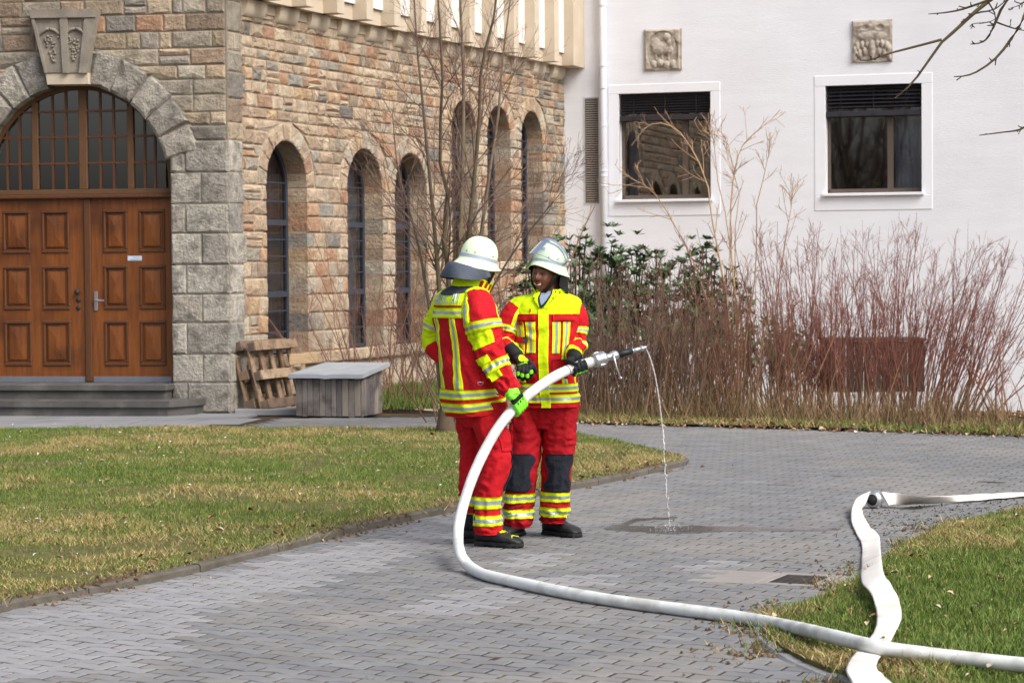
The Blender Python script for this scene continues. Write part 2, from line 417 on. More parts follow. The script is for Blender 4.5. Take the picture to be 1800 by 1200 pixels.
def lawn(name, poly, z, mt):
    """an uneven turf sheet on a fine grid, cut to the outline"""
    xs = [p[0] for p in poly]; ys = [p[1] for p in poly]
    o = sheet(name, poly, z, mt)
    bm = bmesh.new(); bm.from_mesh(o.data)
    bm.edges.ensure_lookup_table()
    res = bmesh.ops.extrude_edge_only(bm, edges=[e for e in bm.edges if e.is_boundary])
    for v in [g for g in res['geom'] if isinstance(g, bmesh.types.BMVert)]: v.co.z = -.04
    bm.to_mesh(o.data); bm.free()
    return tag(o, kind='structure')
lawn_left = lawn('lawn', lawn_poly, .035, M['turf'])
lawn_right = lawn('lawn', rl_poly, .03, M['turf'])
bxs = np.arange(-3, 14.3, .2); bys = np.arange(24.2, 41, .2); BX, BY = np.meshgrid(bxs, bys)
bv = np.stack([BX, BY, bed_z(BX, BY) + .02 * vnoise(BX, BY, .3, 4)], 2).reshape(-1, 3)
cx_, cy_ = (BX[1:, 1:] - .1), (BY[1:, 1:] - .1); okc = inside(cx_, cy_, bed_poly) | (edge_dist(cx_, cy_, bed_poly) < .12) & (cy_ > 26)
Jb, Ib = np.nonzero(okc); nb_ = len(bxs)
bed = tag(np_mesh('planting_bed', bv, np.stack([Jb * nb_ + Ib, Jb * nb_ + Ib + 1, (Jb + 1) * nb_ + Ib + 1, (Jb + 1) * nb_ + Ib], 1), M['soil']), kind='structure')

# paved walk under the entrance: worn slabs to the left, small pavers to the right
walk = tag(sheet('path', [tuple(G(-300, 757).xy), tuple(G(790, 757).xy), tuple(G(1010, 765).xy), tuple(bed_front[0].xy), tuple(G(800, 720).xy), tuple(SD.P(2.5, 0, .0).xy), tuple(FR.P(0, 0).xy), tuple(FR.P(-5, 0).xy)], -.03, M['joint']), kind='structure')
slab_mb = 0
for row in range(3):
    for k in range(9):
        u0 = -4.6 + k * .62 + (row % 2) * .3; d0 = .06 + row * .95
        if u0 > .1 + (2 - row) * .12: continue
        b = MB(); b.box(FR.P(u0 + .30, -.018 + random.uniform(-.002, .002), d0 + .46), (.606, .036, .93), ax=(FR.eu, FR.ez, FR.en), r=random.random(), bev=.004)
        b.build('slab', M['slab'], walk)

# ---------------------------------------------------------------- pavers: wavy interlocking stones laid in half bond
TH = R(-24)
PU = Vector((math.cos(TH), math.sin(TH), 0)); PV = Vector((-math.sin(TH), math.cos(TH), 0))
PL, PW = .204, .102
gcorn = [G(1240, 1012), G(1355, 986), G(1500, 990), G(1560, 1022)]
GU0 = gcorn[0].dot(PU); GV0 = gcorn[0].dot(PV)
gully_uv = (round((G(1247, 1010).dot(PU)) / PL) * PL, round(G(1300, 1013).dot(PV) / PW) * PW - PW * 2)
GULLY = (gully_uv[0], gully_uv[0] + PL * 4.5 , gully_uv[1], gully_uv[1] + PW * 5)

def wave(s):
    return .013 * math.sin(2 * math.pi * s / PL) + .004 * math.sin(4 * math.pi * s / PL + 1)
road_out = [G(-300, 1300), G(-300, 1150)] + left_edge + tip + [G(900, 761)]
def paver_shape(s0, row, zc, jit=True):
    g = .0066
    ss = [s0 + g + (PL - 2 * g) * k / 6 for k in range(7)]
    ph = (row % 2) * PL / 2
    bot = [(s, row * PW + wave(s - ph * 0) + g) for s in ss]
    top = [(s, (row + 1) * PW + wave(s) - g) for s in ss]
    ring = bot + top[::-1]
    tz = [random.gauss(0, .0025) for _ in range(2)]
    zc += random.gauss(0, .0007)
    cs, cv = s0 + PL / 2, (row + .5) * PW
    vs = []
    for (s, v) in ring:
        p = PU * s + PV * v; p.z = -.03; vs.append(p)
    for (s, v) in ring:
        p = PU * s + PV * v; p.z = zc - .0022 + (s - cs) * tz[0] + (v - cv) * tz[1]; vs.append(p)
    for (s, v) in ring:
        s2 = cs + (s - cs) * .955; v2 = cv + (v - cv) * .93
        p = PU * s2 + PV * v2; p.z = zc + (s - cs) * tz[0] + (v - cv) * tz[1]; vs.append(p)
    n = len(ring)
    fs = [(i, (i + 1) % n, n + (i + 1) % n, n + i) for i in range(n)] + [(n + i, n + (i + 1) % n, 2 * n + (i + 1) % n, 2 * n + i) for i in range(n)]
    fs += [(2 * n + k, 2 * n + k + 1, 2 * n + 12 - k, 2 * n + 13 - k) for k in range(6)]
    return vs, fs
road_poly = [(-3.5, 8.2), (3.9, 8.2)] + [(p.x, p.y) for p in right_lower[::-1]] + [(p.x, p.y) for p in right_edge[::-1]] + [(G(2150, 860).x, G(2150, 860).y), (8.5, 24.0)] + [(p.x, p.y) for p in bed_front[::-1] if p.x < 8.5] + [tuple(G(900, 735).xy), tuple(G(800, 720).xy), tuple(G(667, 728).xy), tuple(G(430, 758).xy), tuple(G(790, 757).xy)] + [(p.x, p.y) for p in back_edge[:1]] + [(p.x, p.y) for p in tip[::-1]] + [(p.x, p.y) for p in left_edge[::-1]]
paving = tag(sheet('paving', [(-4.5, 7), (7, 7), (9.5, 24.5), (5.0, 25.6), (-.2, 27), (-5, 27)], -.0026, M['joint']), kind='structure')
cands = []
for row in range(60, 300):
    for k in range(-80, 80):
        s0 = k * PL + (row % 2) * PL / 2
        c = PU * (s0 + PL / 2) + PV * ((row + .5) * PW)
        if not (8.2 < c.y < 27 and abs(c.x) < .235 * c.y + .4): continue
        sc, vc = s0 + PL / 2, (row + .5) * PW
        if GULLY[0] - .02 < sc < GULLY[1] + .02 and GULLY[2] < vc < GULLY[3]: continue
        cands.append((c.x, c.y, s0, row))
ca = np.array(cands)
ins = inside(ca[:, 0], ca[:, 1], road_poly)
out_l = inside(ca[:, 0], ca[:, 1], lawn_poly) & (edge_dist(ca[:, 0], ca[:, 1], lawn_poly) > .12)
out_r = inside(ca[:, 0], ca[:, 1], rl_poly) & (edge_dist(ca[:, 0], ca[:, 1], rl_poly) > .12)
out_b = inside(ca[:, 0], ca[:, 1], bed_poly) & (edge_dist(ca[:, 0], ca[:, 1], bed_poly) > .12)
keep = ~out_l & ~out_r & ~out_b
# the slab walk keeps its own ground
pl = [(p[0], p[1]) for p in (G(-400, 768), G(430, 752), G(520, 727), G(430, 715), G(-400, 715))]
keep &= ~inside(ca[:, 0], ca[:, 1], pl)
sel = ca[keep]
sel = sel[np.argsort(sel[:, 1])]
PALE = [[tuple(G(a, c_).xy) for a, c_ in q] for q in ([(-300, 1150), (0, 1090), (250, 1035), (470, 985), (640, 950), (800, 915), (860, 940), (700, 985), (560, 1025), (440, 1050), (330, 1095), (310, 1140), (230, 1180), (60, 1192), (-300, 1195)],
    [(690, 1075), (800, 1040), (950, 1010), (1080, 1008), (1060, 1022), (930, 1045), (800, 1085)], [(860, 1000), (930, 975), (1010, 968), (960, 995)], [(1190, 1000), (1260, 985), (1330, 985), (1250, 1002)])]
rest = MB(); n_single = 0
for x, y, s0, row in sel:
    vs, fs = paver_shape(s0, int(row), 0.0)
    # only those well within the picture count as single parts
    vis = abs(x) < .205 * y and y > 9.75
    pale = any(inside(np.array([x + random.uniform(-.03, .03)]), np.array([y]), q)[0] for q in PALE)
    if vis and n_single < 300:
        b = MB(); b.add(vs, fs, 0, random.random()); b.build('paver', M['paver_pale' if pale else 'paver'], paving); n_single += 1
    else:
        rest.add(vs, fs, 1 if pale else 0, random.random())
tag(rest.build('pavers_beyond', [M['paver'], M['paver_pale']], paving), kind='stuff')

# gully: concrete slab with an iron grating
gy = empty('drain_gully', PU * ((GULLY[0] + GULLY[1]) / 2) + PV * ((GULLY[2] + GULLY[3]) / 2))
tag(gy, 'square iron drain grating set between two pale slabs in the grey paving', 'drain')
GF = Frame((0, 0, 0), (PU.x, PU.y, 0)); GF.en = -PV
def gbox(b, u0, u1, v0, v1, z0, z1, **k):
    return b.box(PU * ((u0 + u1) / 2) + PV * ((v0 + v1) / 2) + Vector((0, 0, (z0 + z1) / 2)), (u1 - u0, v1 - v0, z1 - z0), ax=(PU, PV, Vector((0, 0, 1))), **k)
um = GULLY[0]; L3 = (GULLY[1] - GULLY[0]) / 3
b = MB(); gbox(b, um - .11, um + .03, GULLY[2], GULLY[3], -.045, -.0012); b.build('bedding', M['gully'], gy); b = MB(); gbox(b, GULLY[1] - .03, GULLY[1] + .11, GULLY[2], GULLY[3], -.045, -.0012); b.build('bedding', M['gully'], gy)
LT = GULLY[1] - GULLY[0]
for k, (ta, tb2) in ((0, (0, .29)), (2, (.66, 1))):
    b = MB(); gbox(b, um + LT * ta + .008, um + LT * tb2 - .008, GULLY[2] + .01, GULLY[3] - .01, -.04, .001, bev=.004); b.build('slab', M['gully'], gy)
b = MB(); g0, g1, h0, h1 = um + LT * .29, um + LT * .66, GULLY[2] + .01, GULLY[3] - .01
for (a, c, d, e) in ((g0, g1, h0, h0 + .06), (g0, g1, h1 - .06, h1), (g0, g0 + .045, h0 + .06, h1 - .06), (g1 - .045, g1, h0 + .06, h1 - .06)):
    gbox(b, a, c, d, e, -.04, .003, bev=.003)
b.build('frame', M['gully'], gy)
nb = 5
for k in range(nb + 1):
    u = g0 + .045 + (g1 - g0 - .09) * k / nb
    b = MB(); gbox(b, u - .009, u + .009, h0 + .06, h1 - .06, -.03, -.002); b.build('bar', M['iron'], gy)
b = MB()
for t in (.33, .66):
    v = h0 + .06 + (h1 - h0 - .12) * t; gbox(b, g0 + .045, g1 - .045, v - .012, v + .012, -.032, -.004)
gbox(b, g0 + .04, g1 - .04, h0 + .05, h1 - .05, -.044, -.040)
b.build('cross_bar', M['iron'], gy)

# ---------------------------------------------------------------- kerbs
def kerb_run(name, line, parent_kind, w, h, Lk, mt, z0=-.04, label=None, off=0.0):
    root = tag(empty(name, line[0]), kind='structure')
    P = [Vector((p.x, p.y, 0)) for p in line]
    acc = [0]
    for i in range(1, len(P)): acc.append(acc[-1] + (P[i] - P[i - 1]).length)
    def at(s):
        for i in range(1, len(P)):
            if acc[i] >= s: 
                t = (s - acc[i - 1]) / max(1e-6, acc[i] - acc[i - 1]); return P[i - 1].lerp(P[i], t)
        return P[-1]
    s = 0
    while s < acc[-1] - .1:
        l = min(Lk * random.uniform(.9, 1.1), acc[-1] - s)
        b = MB(); a, c = at(s + .006), at(s + l - .006); mid = at(s + l / 2)
        rings = []
        hh = h + random.uniform(-.008, .008)
        vs = []; nseg = 3
        for q in range(nseg + 1):
            p = at(s + .006 + (l - .012) * q / nseg); t = (c - a).normalized(); nn = Vector((-t.y, t.x, 0))
            j = random.uniform(-.004, .004)
            for (dx, z) in ((-w / 2, z0), (-w / 2, hh - .012), (-w / 2 + .012, hh + j), (w / 2 - .014, hh + j), (w / 2, hh - .014), (w / 2, z0)):
                pp = p + nn * (dx + off); pp.z = z; vs.append(pp)
        fs = [(i * 6 + k, i * 6 + k + 1, (i + 1) * 6 + k + 1, (i + 1) * 6 + k) for i in range(nseg) for k in range(5)] + [tuple(range(6)), tuple(nseg * 6 + k for k in range(6))[::-1]]
        b.add(vs, fs, 0, random.random()); b.build('kerb_stone', mt, root)
        s += l
    return root
kerb_run('kerb', left_edge + tip[:10], None, .080, .046, .95, M['kerb'])
kerb_run('kerb', right_edge[::-1][:2] + right_lower, None, .11, .014, .30, M['paver_pale'])

# ---------------------------------------------------------------- stone laying
def ring_poly(poly, per=2):
    out = []
    n = len(poly)
    for i in range(n):
        a = poly[i]; b = poly[(i + 1) % n]
        L = math.hypot(b[0] - a[0], b[1] - a[1]); k = 2 if L < .45 else 3
        for j in range(k): out.append((a[0] + (b[0] - a[0]) * j / k, a[1] + (b[1] - a[1]) * j / k))
    return out
def stone(F, poly, gap=.006, bulge=.022, depth=.05, rough=1.0, inset=.02, recess=0.0):
    ring = ring_poly(poly)
    cx = sum(p[0] for p in ring) / len(ring); cz = sum(p[1] for p in ring) / len(ring)
    W = max(p[0] for p in poly) - min(p[0] for p in poly); H = max(p[1] for p in poly) - min(p[1] for p in poly)
    def shr(p, k):
        fx = max(.1, 1 - 2 * k / max(W, .02)); fz = max(.1, 1 - 2 * k / max(H, .02))
        return (cx + (p[0] - cx) * fx, cz + (p[1] - cz) * fz)
    n = len(ring)
    r1 = [shr(p, gap) for p in ring]
    r1 = [(p[0] + random.uniform(-.003, .003) * rough, p[1] + random.uniform(-.003, .003) * rough) for p in r1]
    ins = min(inset, H * .22, W * .22)
    base = random.uniform(.45, 1.0) * bulge
    vs = [F.P(p[0], p[1], -depth) for p in r1] + [F.P(p[0], p[1], random.uniform(-.002, .003) + recess) for p in r1]
    for p in r1:
        q = shr(p, ins * random.uniform(.8, 1.3)); vs.append(F.P(q[0], q[1], base * random.uniform(.45, 1.25) + recess))
    m1 = (cx + random.uniform(-.25, .25) * W * .6, cz + random.uniform(-.2, .2) * H)
    vs.append(F.P(m1[0], m1[1], base * random.uniform(.7, 1.7) + recess))
    fs = [(i, (i + 1) % n, n + (i + 1) % n, n + i) for i in range(n)]
    fs += [(n + i, n + (i + 1) % n, 2 * n + (i + 1) % n, 2 * n + i) for i in range(n)]
    fs += [(2 * n + i, 2 * n + (i + 1) % n, 3 * n) for i in range(n)]
    return [tuple(v) for v in vs], fs

class Opening:
    def __init__(s, uc, hw, z0, zs, Ro, shape='arch'):
        s.uc, s.hw, s.z0, s.zs, s.Ro = uc, hw, z0, zs, Ro
    def half(s, z, lo, hi):
        if hi <= s.z0 + .001 or lo >= s.zs + s.Ro - .02: return None
        if hi <= s.zs + .001: return s.hw
        d = z - s.zs
        return math.sqrt(max(0, s.Ro ** 2 - max(0, d) ** 2)) if d < s.Ro else 0.0

def lay(u0, u1, courses, ops, wfun, tall=0.0):
    """list of (poly, next to an opening)"""
    out = []
    for (za, zb, wmin, wmax) in courses:
        spans = [((u0, u0), (u1, u1))]
        for op in ops:
            ha, hb = op.half(za, za, zb), op.half(zb, za, zb)
            if ha is None: continue
            new = []
            for (l, r) in spans:
                La, Ra = op.uc - ha, op.uc + ha; Lb, Rb = op.uc - hb, op.uc + hb
                if max(Ra, Rb) <= l[0] or min(La, Lb) >= r[0]: new.append((l, r)); continue
                if La - l[0] > .03: new.append((l, (La, Lb)))
                if r[0] - Ra > .03: new.append(((Ra, Rb), r))
            spans = new
        for (l, r) in spans:
            a = l; first = True
            while True:
                wd = random.uniform(wmin, wmax) if random.random() > .22 else random.uniform(wmin * .55, wmin)
                e = (max(a) + wd,) * 2
                last = min(r) - e[0] < wmin * .6
                if last: e = r
                poly = [(a[0], za), (e[0], za), (e[1], zb), (a[1], zb)]
                adj = (first and l[0] != u0) or (last and r[0] != u1)
                h = zb - za
                if not adj and not last and h > .13 and random.random() < .12 and abs(e[0] - a[0]) > .2:
                    zm = za + h * random.uniform(.42, .58)
                    out.append(([(a[0], za), (e[0], za), (e[0], zm), (a[0], zm)], False)); out.append(([(a[0], zm), (e[0], zm), (e[0], zb), (a[0], zb)], False))
                else: out.append((poly, adj))
                if last: break
                a = e; first = False
    return out

def vous(uc, zs, Ri, Ro, n, a0=0, a1=math.pi, skip=None):
    out = []
    for k in range(n):
        b0 = a0 + (a1 - a0) * k / n; b1 = a0 + (a1 - a0) * (k + 1) / n
        mid = (b0 + b1) / 2
        if skip and skip(mid): continue
        pts = [(uc + math.cos(b0) * Ri, zs + math.sin(b0) * Ri), (uc + math.cos(b0) * Ro, zs + math.sin(b0) * Ro)]
        if b1 - b0 > .25: pts.append((uc + math.cos(mid) * Ro, zs + math.sin(mid) * Ro))
        pts += [(uc + math.cos(b1) * Ro, zs + math.sin(b1) * Ro), (uc + math.cos(b1) * Ri, zs + math.sin(b1) * Ri)]
        if b1 - b0 > .25: pts.append((uc + math.cos(mid) * Ri, zs + math.sin(mid) * Ri))
        out.append(pts)
    return out

def backing(F, u0, u1, z0, z1, ops, name, mt, parent, d=-.006, cell=.05):
    """mortar plane behind the stones, left out where the openings are"""
    nu = int((u1 - u0) / cell) + 1; nz = int((z1 - z0) / cell) + 1
    us = np.linspace(u0, u1, nu); zs = np.linspace(z0, z1, nz)
    vs = np.array([tuple(F.P(u, z, d)) for z in zs for u in us])
    U, Z = np.meshgrid((us[1:] + us[:-1]) / 2, (zs[1:] + zs[:-1]) / 2)
    ok = np.ones(U.shape, bool)
    for op in ops:
        m_ = op.hw + .055
        ok &= ~((np.abs(U - op.uc) < m_) & (Z > op.z0 - .03) & (Z < op.zs)) & ~((np.hypot(U - op.uc, Z - op.zs) < m_) & (Z >= op.zs))
    J, I = np.nonzero(ok)
    f = np.stack([J * nu + I, J * nu + I + 1, (J + 1) * nu + I + 1, (J + 1) * nu + I], 1)
    return np_mesh(name, vs, f, mt, parent)

bld = empty('stone_building', FR.P(0, 0))
tag(bld, 'tan and grey rubble stone building with arched oak door and narrow arched windows', 'building')
front = empty('front_wall', FR.P(0, 0), bld)
side = empty('side_wall', SD.P(5, 0), bld)

# openings measured on the walls
dc, dz = FR.pix(130, 320); DR = 1.135
DOOR = Opening(dc, DR, -1, dz, 1.56)
def sw(xl, xr, yt, ysill):
    ul, _ = SD.pix(xl, 400); ur, _ = SD.pix(xr, 400); uc = (ul + ur) / 2; hw = (ur - ul) / 2
    _, zt = SD.pix((xl + xr) / 2, yt); _, z0 = SD.pix((xl + xr) / 2, ysill)
    return uc, hw, z0, zt
low = [sw(467, 541, 248, 603), sw(611, 672, 260, 606), sw(695, 750, 272, 600)]
high = [sw(795, 838, 178, 459), sw(857, 898, 187, 459), sw(916, 955, 196, 459)]
hwl = sum(w_[1] for w_ in low) / 3; hwh = sum(w_[1] for w_ in high) / 3
ztl = sum(w_[3] for w_ in low) / 3; zth = sum(w_[3] for w_ in high) / 3
z0l = .63; z0h = sum(w_[2] for w_ in high) / 3
WINS = [Opening(w_[0], hwl, z0l, ztl - hwl, hwl + .25) for w_ in low] + [Opening(w_[0], hwh, z0h, zth - hwh, hwh + .24) for w_ in high]
print('WINS', [(round(o.uc, 2), round(o.hw, 2), round(o.z0, 2), round(o.zs, 2)) for o in WINS], 'door', dc, dz)
STR_Z = 4.70

pieces = []     # (px size, verts, faces, material, wall, name)
def px_size(F, poly):
    c = F.P(poly[0][0], poly[0][1]); W = max(p[0] for p in poly) - min(p[0] for p in poly); H = max(p[1] for p in poly) - min(p[1] for p in poly)
    cu = sum(p[0] for p in poly) / len(poly); cz = sum(p[1] for p in poly) / len(poly)
    c = F.P(cu, cz); x = 900 + FPX * c.x / c.y; y = 466 - FPX * (cz - CAM_H) / c.y
    fore = abs((c.x * F.eu.y - c.y * F.eu.x)) / c.y
    s = W * H * fore * (FPX / c.y) ** 2
    vis = -10 < x < 1010 and y > -10
    hid = (670 < x < 1000 and y > 250)
    return s * (1 if vis else .01) * (.25 if hid else 1)
def put(F, poly, wall, mt, name='stone', **k):
    v, f = stone(F, poly, **k)
    pieces.append((px_size(F, poly), v, f, mt, wall, name))

# courses of the side wall
def courses(breaks, hmin, hmax, wmin, wmax):
    out = []
    for a, b in zip(breaks[:-1], breaks[1:]):
        n = max(1, round((b - a) / ((hmin + hmax) / 2))); hs = [random.uniform(hmin, hmax) for _ in range(n)]; t = sum(hs); z = a
        for h in hs: out.append((z, z + h * (b - a) / t, wmin, wmax)); z += h * (b - a) / t
    return out
bl, bh = WINS[0].zs, WINS[3].zs
tl_, th_ = bl + WINS[0].Ro - .02, bh + WINS[3].Ro - .02
cs = courses([0, z0l], .26, .34, .35, .7) + courses([z0l, z0h], .19, .27, .22, .62) + courses([z0h, bl], .15, .23, .2, .55) + courses([bl, tl_, bh], .12, .19, .17, .46) + courses([bh, th_, STR_Z], .11, .16, .15, .42)
for poly, adj in lay(.34, 11.55, cs, WINS, None):
    cu = sum(p[0] for p in poly) / 4; cz = sum(p[1] for p in poly) / 4
    if cz < z0l and cu > 1.9: continue
    put(SD, poly, side, M['grey_stone'] if random.random() < .10 + (.5 if cu > 10.3 else 0) else M['tan_stone'], depth=.30 if adj else .05, bulge=.026)
# quoins at the corner, on both faces
z = 0; k = 0
while z < STR_Z + 1.3:
    h = random.uniform(.33, .38) if z < 2.9 else random.uniform(.2, .36)
    wq = (.52, .33)[k % 2] if z < 2.9 else (.42, .26)[k % 2]
    lq = (.36, .44)[k % 2]
    put(SD, [(0, z), (lq if z < STR_Z - .2 else lq, z), (lq, z + h), (0, z + h)], side, M['travertine'] if z < 2.9 else M['grey_stone'], depth=.05, bulge=.02)
    if z < 2.9:
        put(FR, [(-.70, z), (-wq, z), (-wq, z + h), (-.70, z + h)], front, M['travertine'], depth=.3, bulge=.022)
        put(FR, [(-wq, z), (0, z), (0, z + h), (-wq, z + h)], front, M['travertine'], bulge=.022)
    z += h; k += 1
    if z < 2.9: zq = z
zq = z0q = zq if False else None
# side window voussoirs
for o in WINS:
    R_i, R_o = o.hw, o.Ro
    for pts in vous(o.uc, o.zs, R_i, R_o - .03, 11 if o.hw > .3 else 9):
        put(SD, pts, side, M['tan_stone'], depth=.30, bulge=.02)
backing(SD, 0.0, 11.56, 0, STR_Z + .1, WINS, 'mortar_bed', M['mortar'], side)
# plinth below the side windows and its projecting sill course
b = MB(); b.fbox(SD, 1.95, 11.5, -.9, .50, -.02, .012); b.fbox(SD, 0, 1.95, -.9, .0, -.02, .0); b.build('plinth', M['mortar'], side)
u = 1.9
while u < 11.4:
    l = random.uniform(.7, 1.15); l = min(l, 11.5 - u)
    poly = [(u, .49), (u + l, .49), (u + l, .64), (u, .64)]
    v, f = stone(SD, poly, depth=.06, bulge=.02, recess=.07); pieces.append((px_size(SD, poly) * .8, v, f, M['tan_stone'], side, 'sill_stone')); u += l
b = MB(); b.fbox(SD, WINS[3].uc - .6, 11.2, z0h - .12, z0h - .005, -.05, .07, bev=.01); b.build('upper_sill', M['cream'], side)

# front wall: quoined pier below, rubble courses above the arch's springing
zt = [p for p in pieces if p[4] is front]
ztop = max(v[2] for p in zt for v in p[1])
ops_f = [DOOR]
cf = courses([ztop, dz + 1.53], .14, .2, .22, .55) + courses([dz + 1.53, 6.1], .13, .2, .2, .5)
for poly, adj in lay(-5.0, -.02, cf, [Opening(dc, DR, -1, dz, 1.54)], None):
    put(FR, poly, front, random.choice([M['grey_stone'], M['grey_stone'], M['grey_stone'], M['tan_stone']]), depth=.05, bulge=.022)
zL = 0
while zL < ztop - .05:
    h = .36; h = min(h, ztop - zL)
    for (a, c) in ((-5.0, -4.3), (-4.3, -3.7), (-3.7, dc - DR + .0)):
        put(FR, [(a, zL), (c, zL), (c, zL + h), (a, zL + h)], front, M['travertine'], depth=.3 if c > -3 else .05)
    zL += h
aR = math.asin(max(-1, min(1, (ztop - dz) / 1.35)))
for pts in vous(dc, dz, DR, 1.58, 5, aR * .6, math.pi / 2 - .17) + vous(dc, dz, DR, 1.58, 5, math.pi / 2 + .27, math.pi - aR * .6):
    put(FR, pts, front, M['travertine'], depth=.34, bulge=.05, gap=.008, inset=.05, rough=3.0)
backing(FR, -5.0, 0, 0, 6.1, [Opening(dc, DR + .02, -1, dz, 1.5)], 'mortar_bed', M['mortar_grey'], front)

pieces.sort(key=lambda p: -p[0])
restmb = {}
for i, (s_, v, f, mt, wall, nm) in enumerate(pieces):
    if i < 300:
        b = MB(); b.add(v, f, 0, random.random()); b.build(nm, mt, wall)
    else:
        key = (wall.name, mt.name)
        restmb.setdefault(key, (MB(), mt, wall))[0].add(v, f, 0, random.random())
for (wn, mn), (b, mt, wall) in restmb.items():
    tag(b.build('small_stones', mt, wall), kind='stuff')
print('stones', len(pieces))

# ---------------------------------------------------------------- keystone with grape carving
ks = empty('keystone', FR.P(dc, dz + 1.2, .1), bld)
def FX(px, py, d=0): return FR.pix(px, py, d)
kt = [FX(58, 20), FX(178, 18), FX(158, 130), FX(85, 130)]
kc = FX(118, 80)
def prism(b, F, poly, d0, d1, mi=0, bev=.0, r=.5):
    n = len(poly); cu = sum(p[0] for p in poly) / n; cz = sum(p[1] for p in poly) / n
    vs = [F.P(p[0], p[1], d0) for p in poly] + [F.P(p[0], p[1], d1 - bev) for p in poly]
    if bev: vs += [F.P(cu + (p[0] - cu) * (1 - bev * 3), cz + (p[1] - cz) * (1 - bev * 3), d1) for p in poly]
    fs = [(i, (i + 1) % n, n + (i + 1) % n, n + i) for i in range(n)]
    if bev: fs += [(n + i, n + (i + 1) % n, 2 * n + (i + 1) % n, 2 * n + i) for i in range(n)]
    t = (2 if bev else 1) * n
    fs += [tuple(t + i for i in range(n)), tuple(range(n))[::-1]]
    return b.add(vs, fs, mi, r)
b = MB(); prism(b, FR, kt, -.1, .10, bev=.006)
# raised border, centre bar and side borders
tl, tr, br, blw = kt
def lerp2(a, c, t): return (a[0] + (c[0] - a[0]) * t, a[1] + (c[1] - a[1]) * t)
def strip(x0, x1, y0, y1, d):
    q = []
    for (x, y) in ((x0, y0), (x1, y0), (x1, y1), (x0, y1)):
        q.append(lerp2(lerp2(tl, tr, x), lerp2(blw, br, x), y))
    prism(b, FR, q[::-1], .09, d)
strip(0, 1, 0, .13, .145); strip(0, .05, .13, 1, .13); strip(.44, .56, .13, 1, .135); strip(.82, 1, .13, 1, .13)
b.build('block', M['carved'], ks)
for side_x in (.25, .68):
    g_ = MB()
    for j in range(34):
        yy = .40 + .42 * random.random(); hw_ = .15 * (1 - (yy - .40) / .5)
        xx = side_x + random.uniform(-1, 1) * hw_
        c = lerp2(lerp2(tl, tr, xx), lerp2(blw, br, xx), yy)
        rr = .016
        g_.lathe([(-rr, .002), (-rr * .6, rr * .8), (0, rr), (rr * .6, rr * .8), (rr, .002)], FR.P(c[0], c[1], .105), FR.en, 6)
    for sgn in (-1, 1):
        pts = []
        for q in range(6):
            t = q / 5; xx = side_x + sgn * .17 * t; yy = .30 + .10 * t * t
            c = lerp2(lerp2(tl, tr, xx), lerp2(blw, br, xx), yy); pts.append(FR.P(c[0], c[1], .115))
        g_.tube(pts, [.014, .02, .02, .018, .014, .006], 6)
    g_.build('grape_carving', M['carved'], ks, True)
b = MB(); q = [FX(84, 129), FX(159, 129), FX(160, 149), FX(87, 150)]; prism(b, FR, q[::-1], -.3, .085, bev=.006); b.build('keystone_foot', M['cream'], ks)

# ---------------------------------------------------------------- entrance: arched fanlight, two panelled leaves
RD = -.22           # the joinery stands back in the arch
dl, dr_ = dc - DR - .08, dc + DR + .08
_, z_trans = FR.pix(148, 342, RD); _, z_dt = FR.pix(148, 349, RD); _, z_db = FR.pix(148, 671, RD)
fan = empty('fanlight', FR.P(dc, dz, RD), bld)
b = MB()
# arched outer frame
n = 28
for k in range(n):
    a0 = math.pi * k / n; a1 = math.pi * (k + 1) / n
    pr = [(dc + math.cos(a) * r_, dz + math.sin(a) * r_) for (a, r_) in ((a0, DR - .045), (a0, DR + .1), (a1, DR + .1), (a1, DR - .045))]
    prism(b, FR, pr, RD - .05, RD + .035)
z_fb = z_trans + .06
b.fbox(FR, dl + .06, dc + DR + .03, z_trans - .00, z_fb, RD - .05, RD + .05, bev=.005)
for sg in (-1, 1): b.fbox(FR, dc + sg * (DR - .0) - .045, dc + sg * (DR - .0) + .045, z_fb, dz, RD - .05, RD + .035)
b.build('frame', M['wood_frame'], fan)
ux = [FR.pix(x, 300, RD)[0] for x in (64, 148, 231)]
for u in ux:
    hh = dz + math.sqrt(max(.0, (DR - .04) ** 2 - (u - dc) ** 2)); w_ = .05 if abs(u - ux[1]) < .01 else .038
    b = MB(); b.fbox(FR, u - w_, u + w_, z_fb, hh, RD - .04, RD + .04, bev=.006); b.build('mullion', M['wood_frame'], fan)
edges_u = [dc - DR + .04] + ux + [dc + DR - .04]
zrows = [FR.pix(148, y, RD)[1] for y in (332, 287, 241, 196)]
bars = MB()
for c_ in range(4):
    a, e = edges_u[c_] + .045, edges_u[c_ + 1] - .045
    vs_u = [a + (e - a) * t for t in ((1 / 3, 2 / 3))]
    for u in vs_u:
        hh = dz + math.sqrt(max(.0, (DR - .04) ** 2 - (u - dc) ** 2)); bars.fbox(FR, u - .012, u + .012, z_fb, hh, RD - .015, RD + .022)
    for zz in zrows[1:]:
        half = math.sqrt(max(.0, (DR - .04) ** 2 - max(0, zz - dz) ** 2)); a2, e2 = max(a - .01, dc - half), min(e + .01, dc + half)
        if e2 - a2 > .05: bars.fbox(FR, a2, e2, zz - .012, zz + .012, RD - .012, RD + .025)
bars.build('glazing_bar', M['wood_trim'], fan)
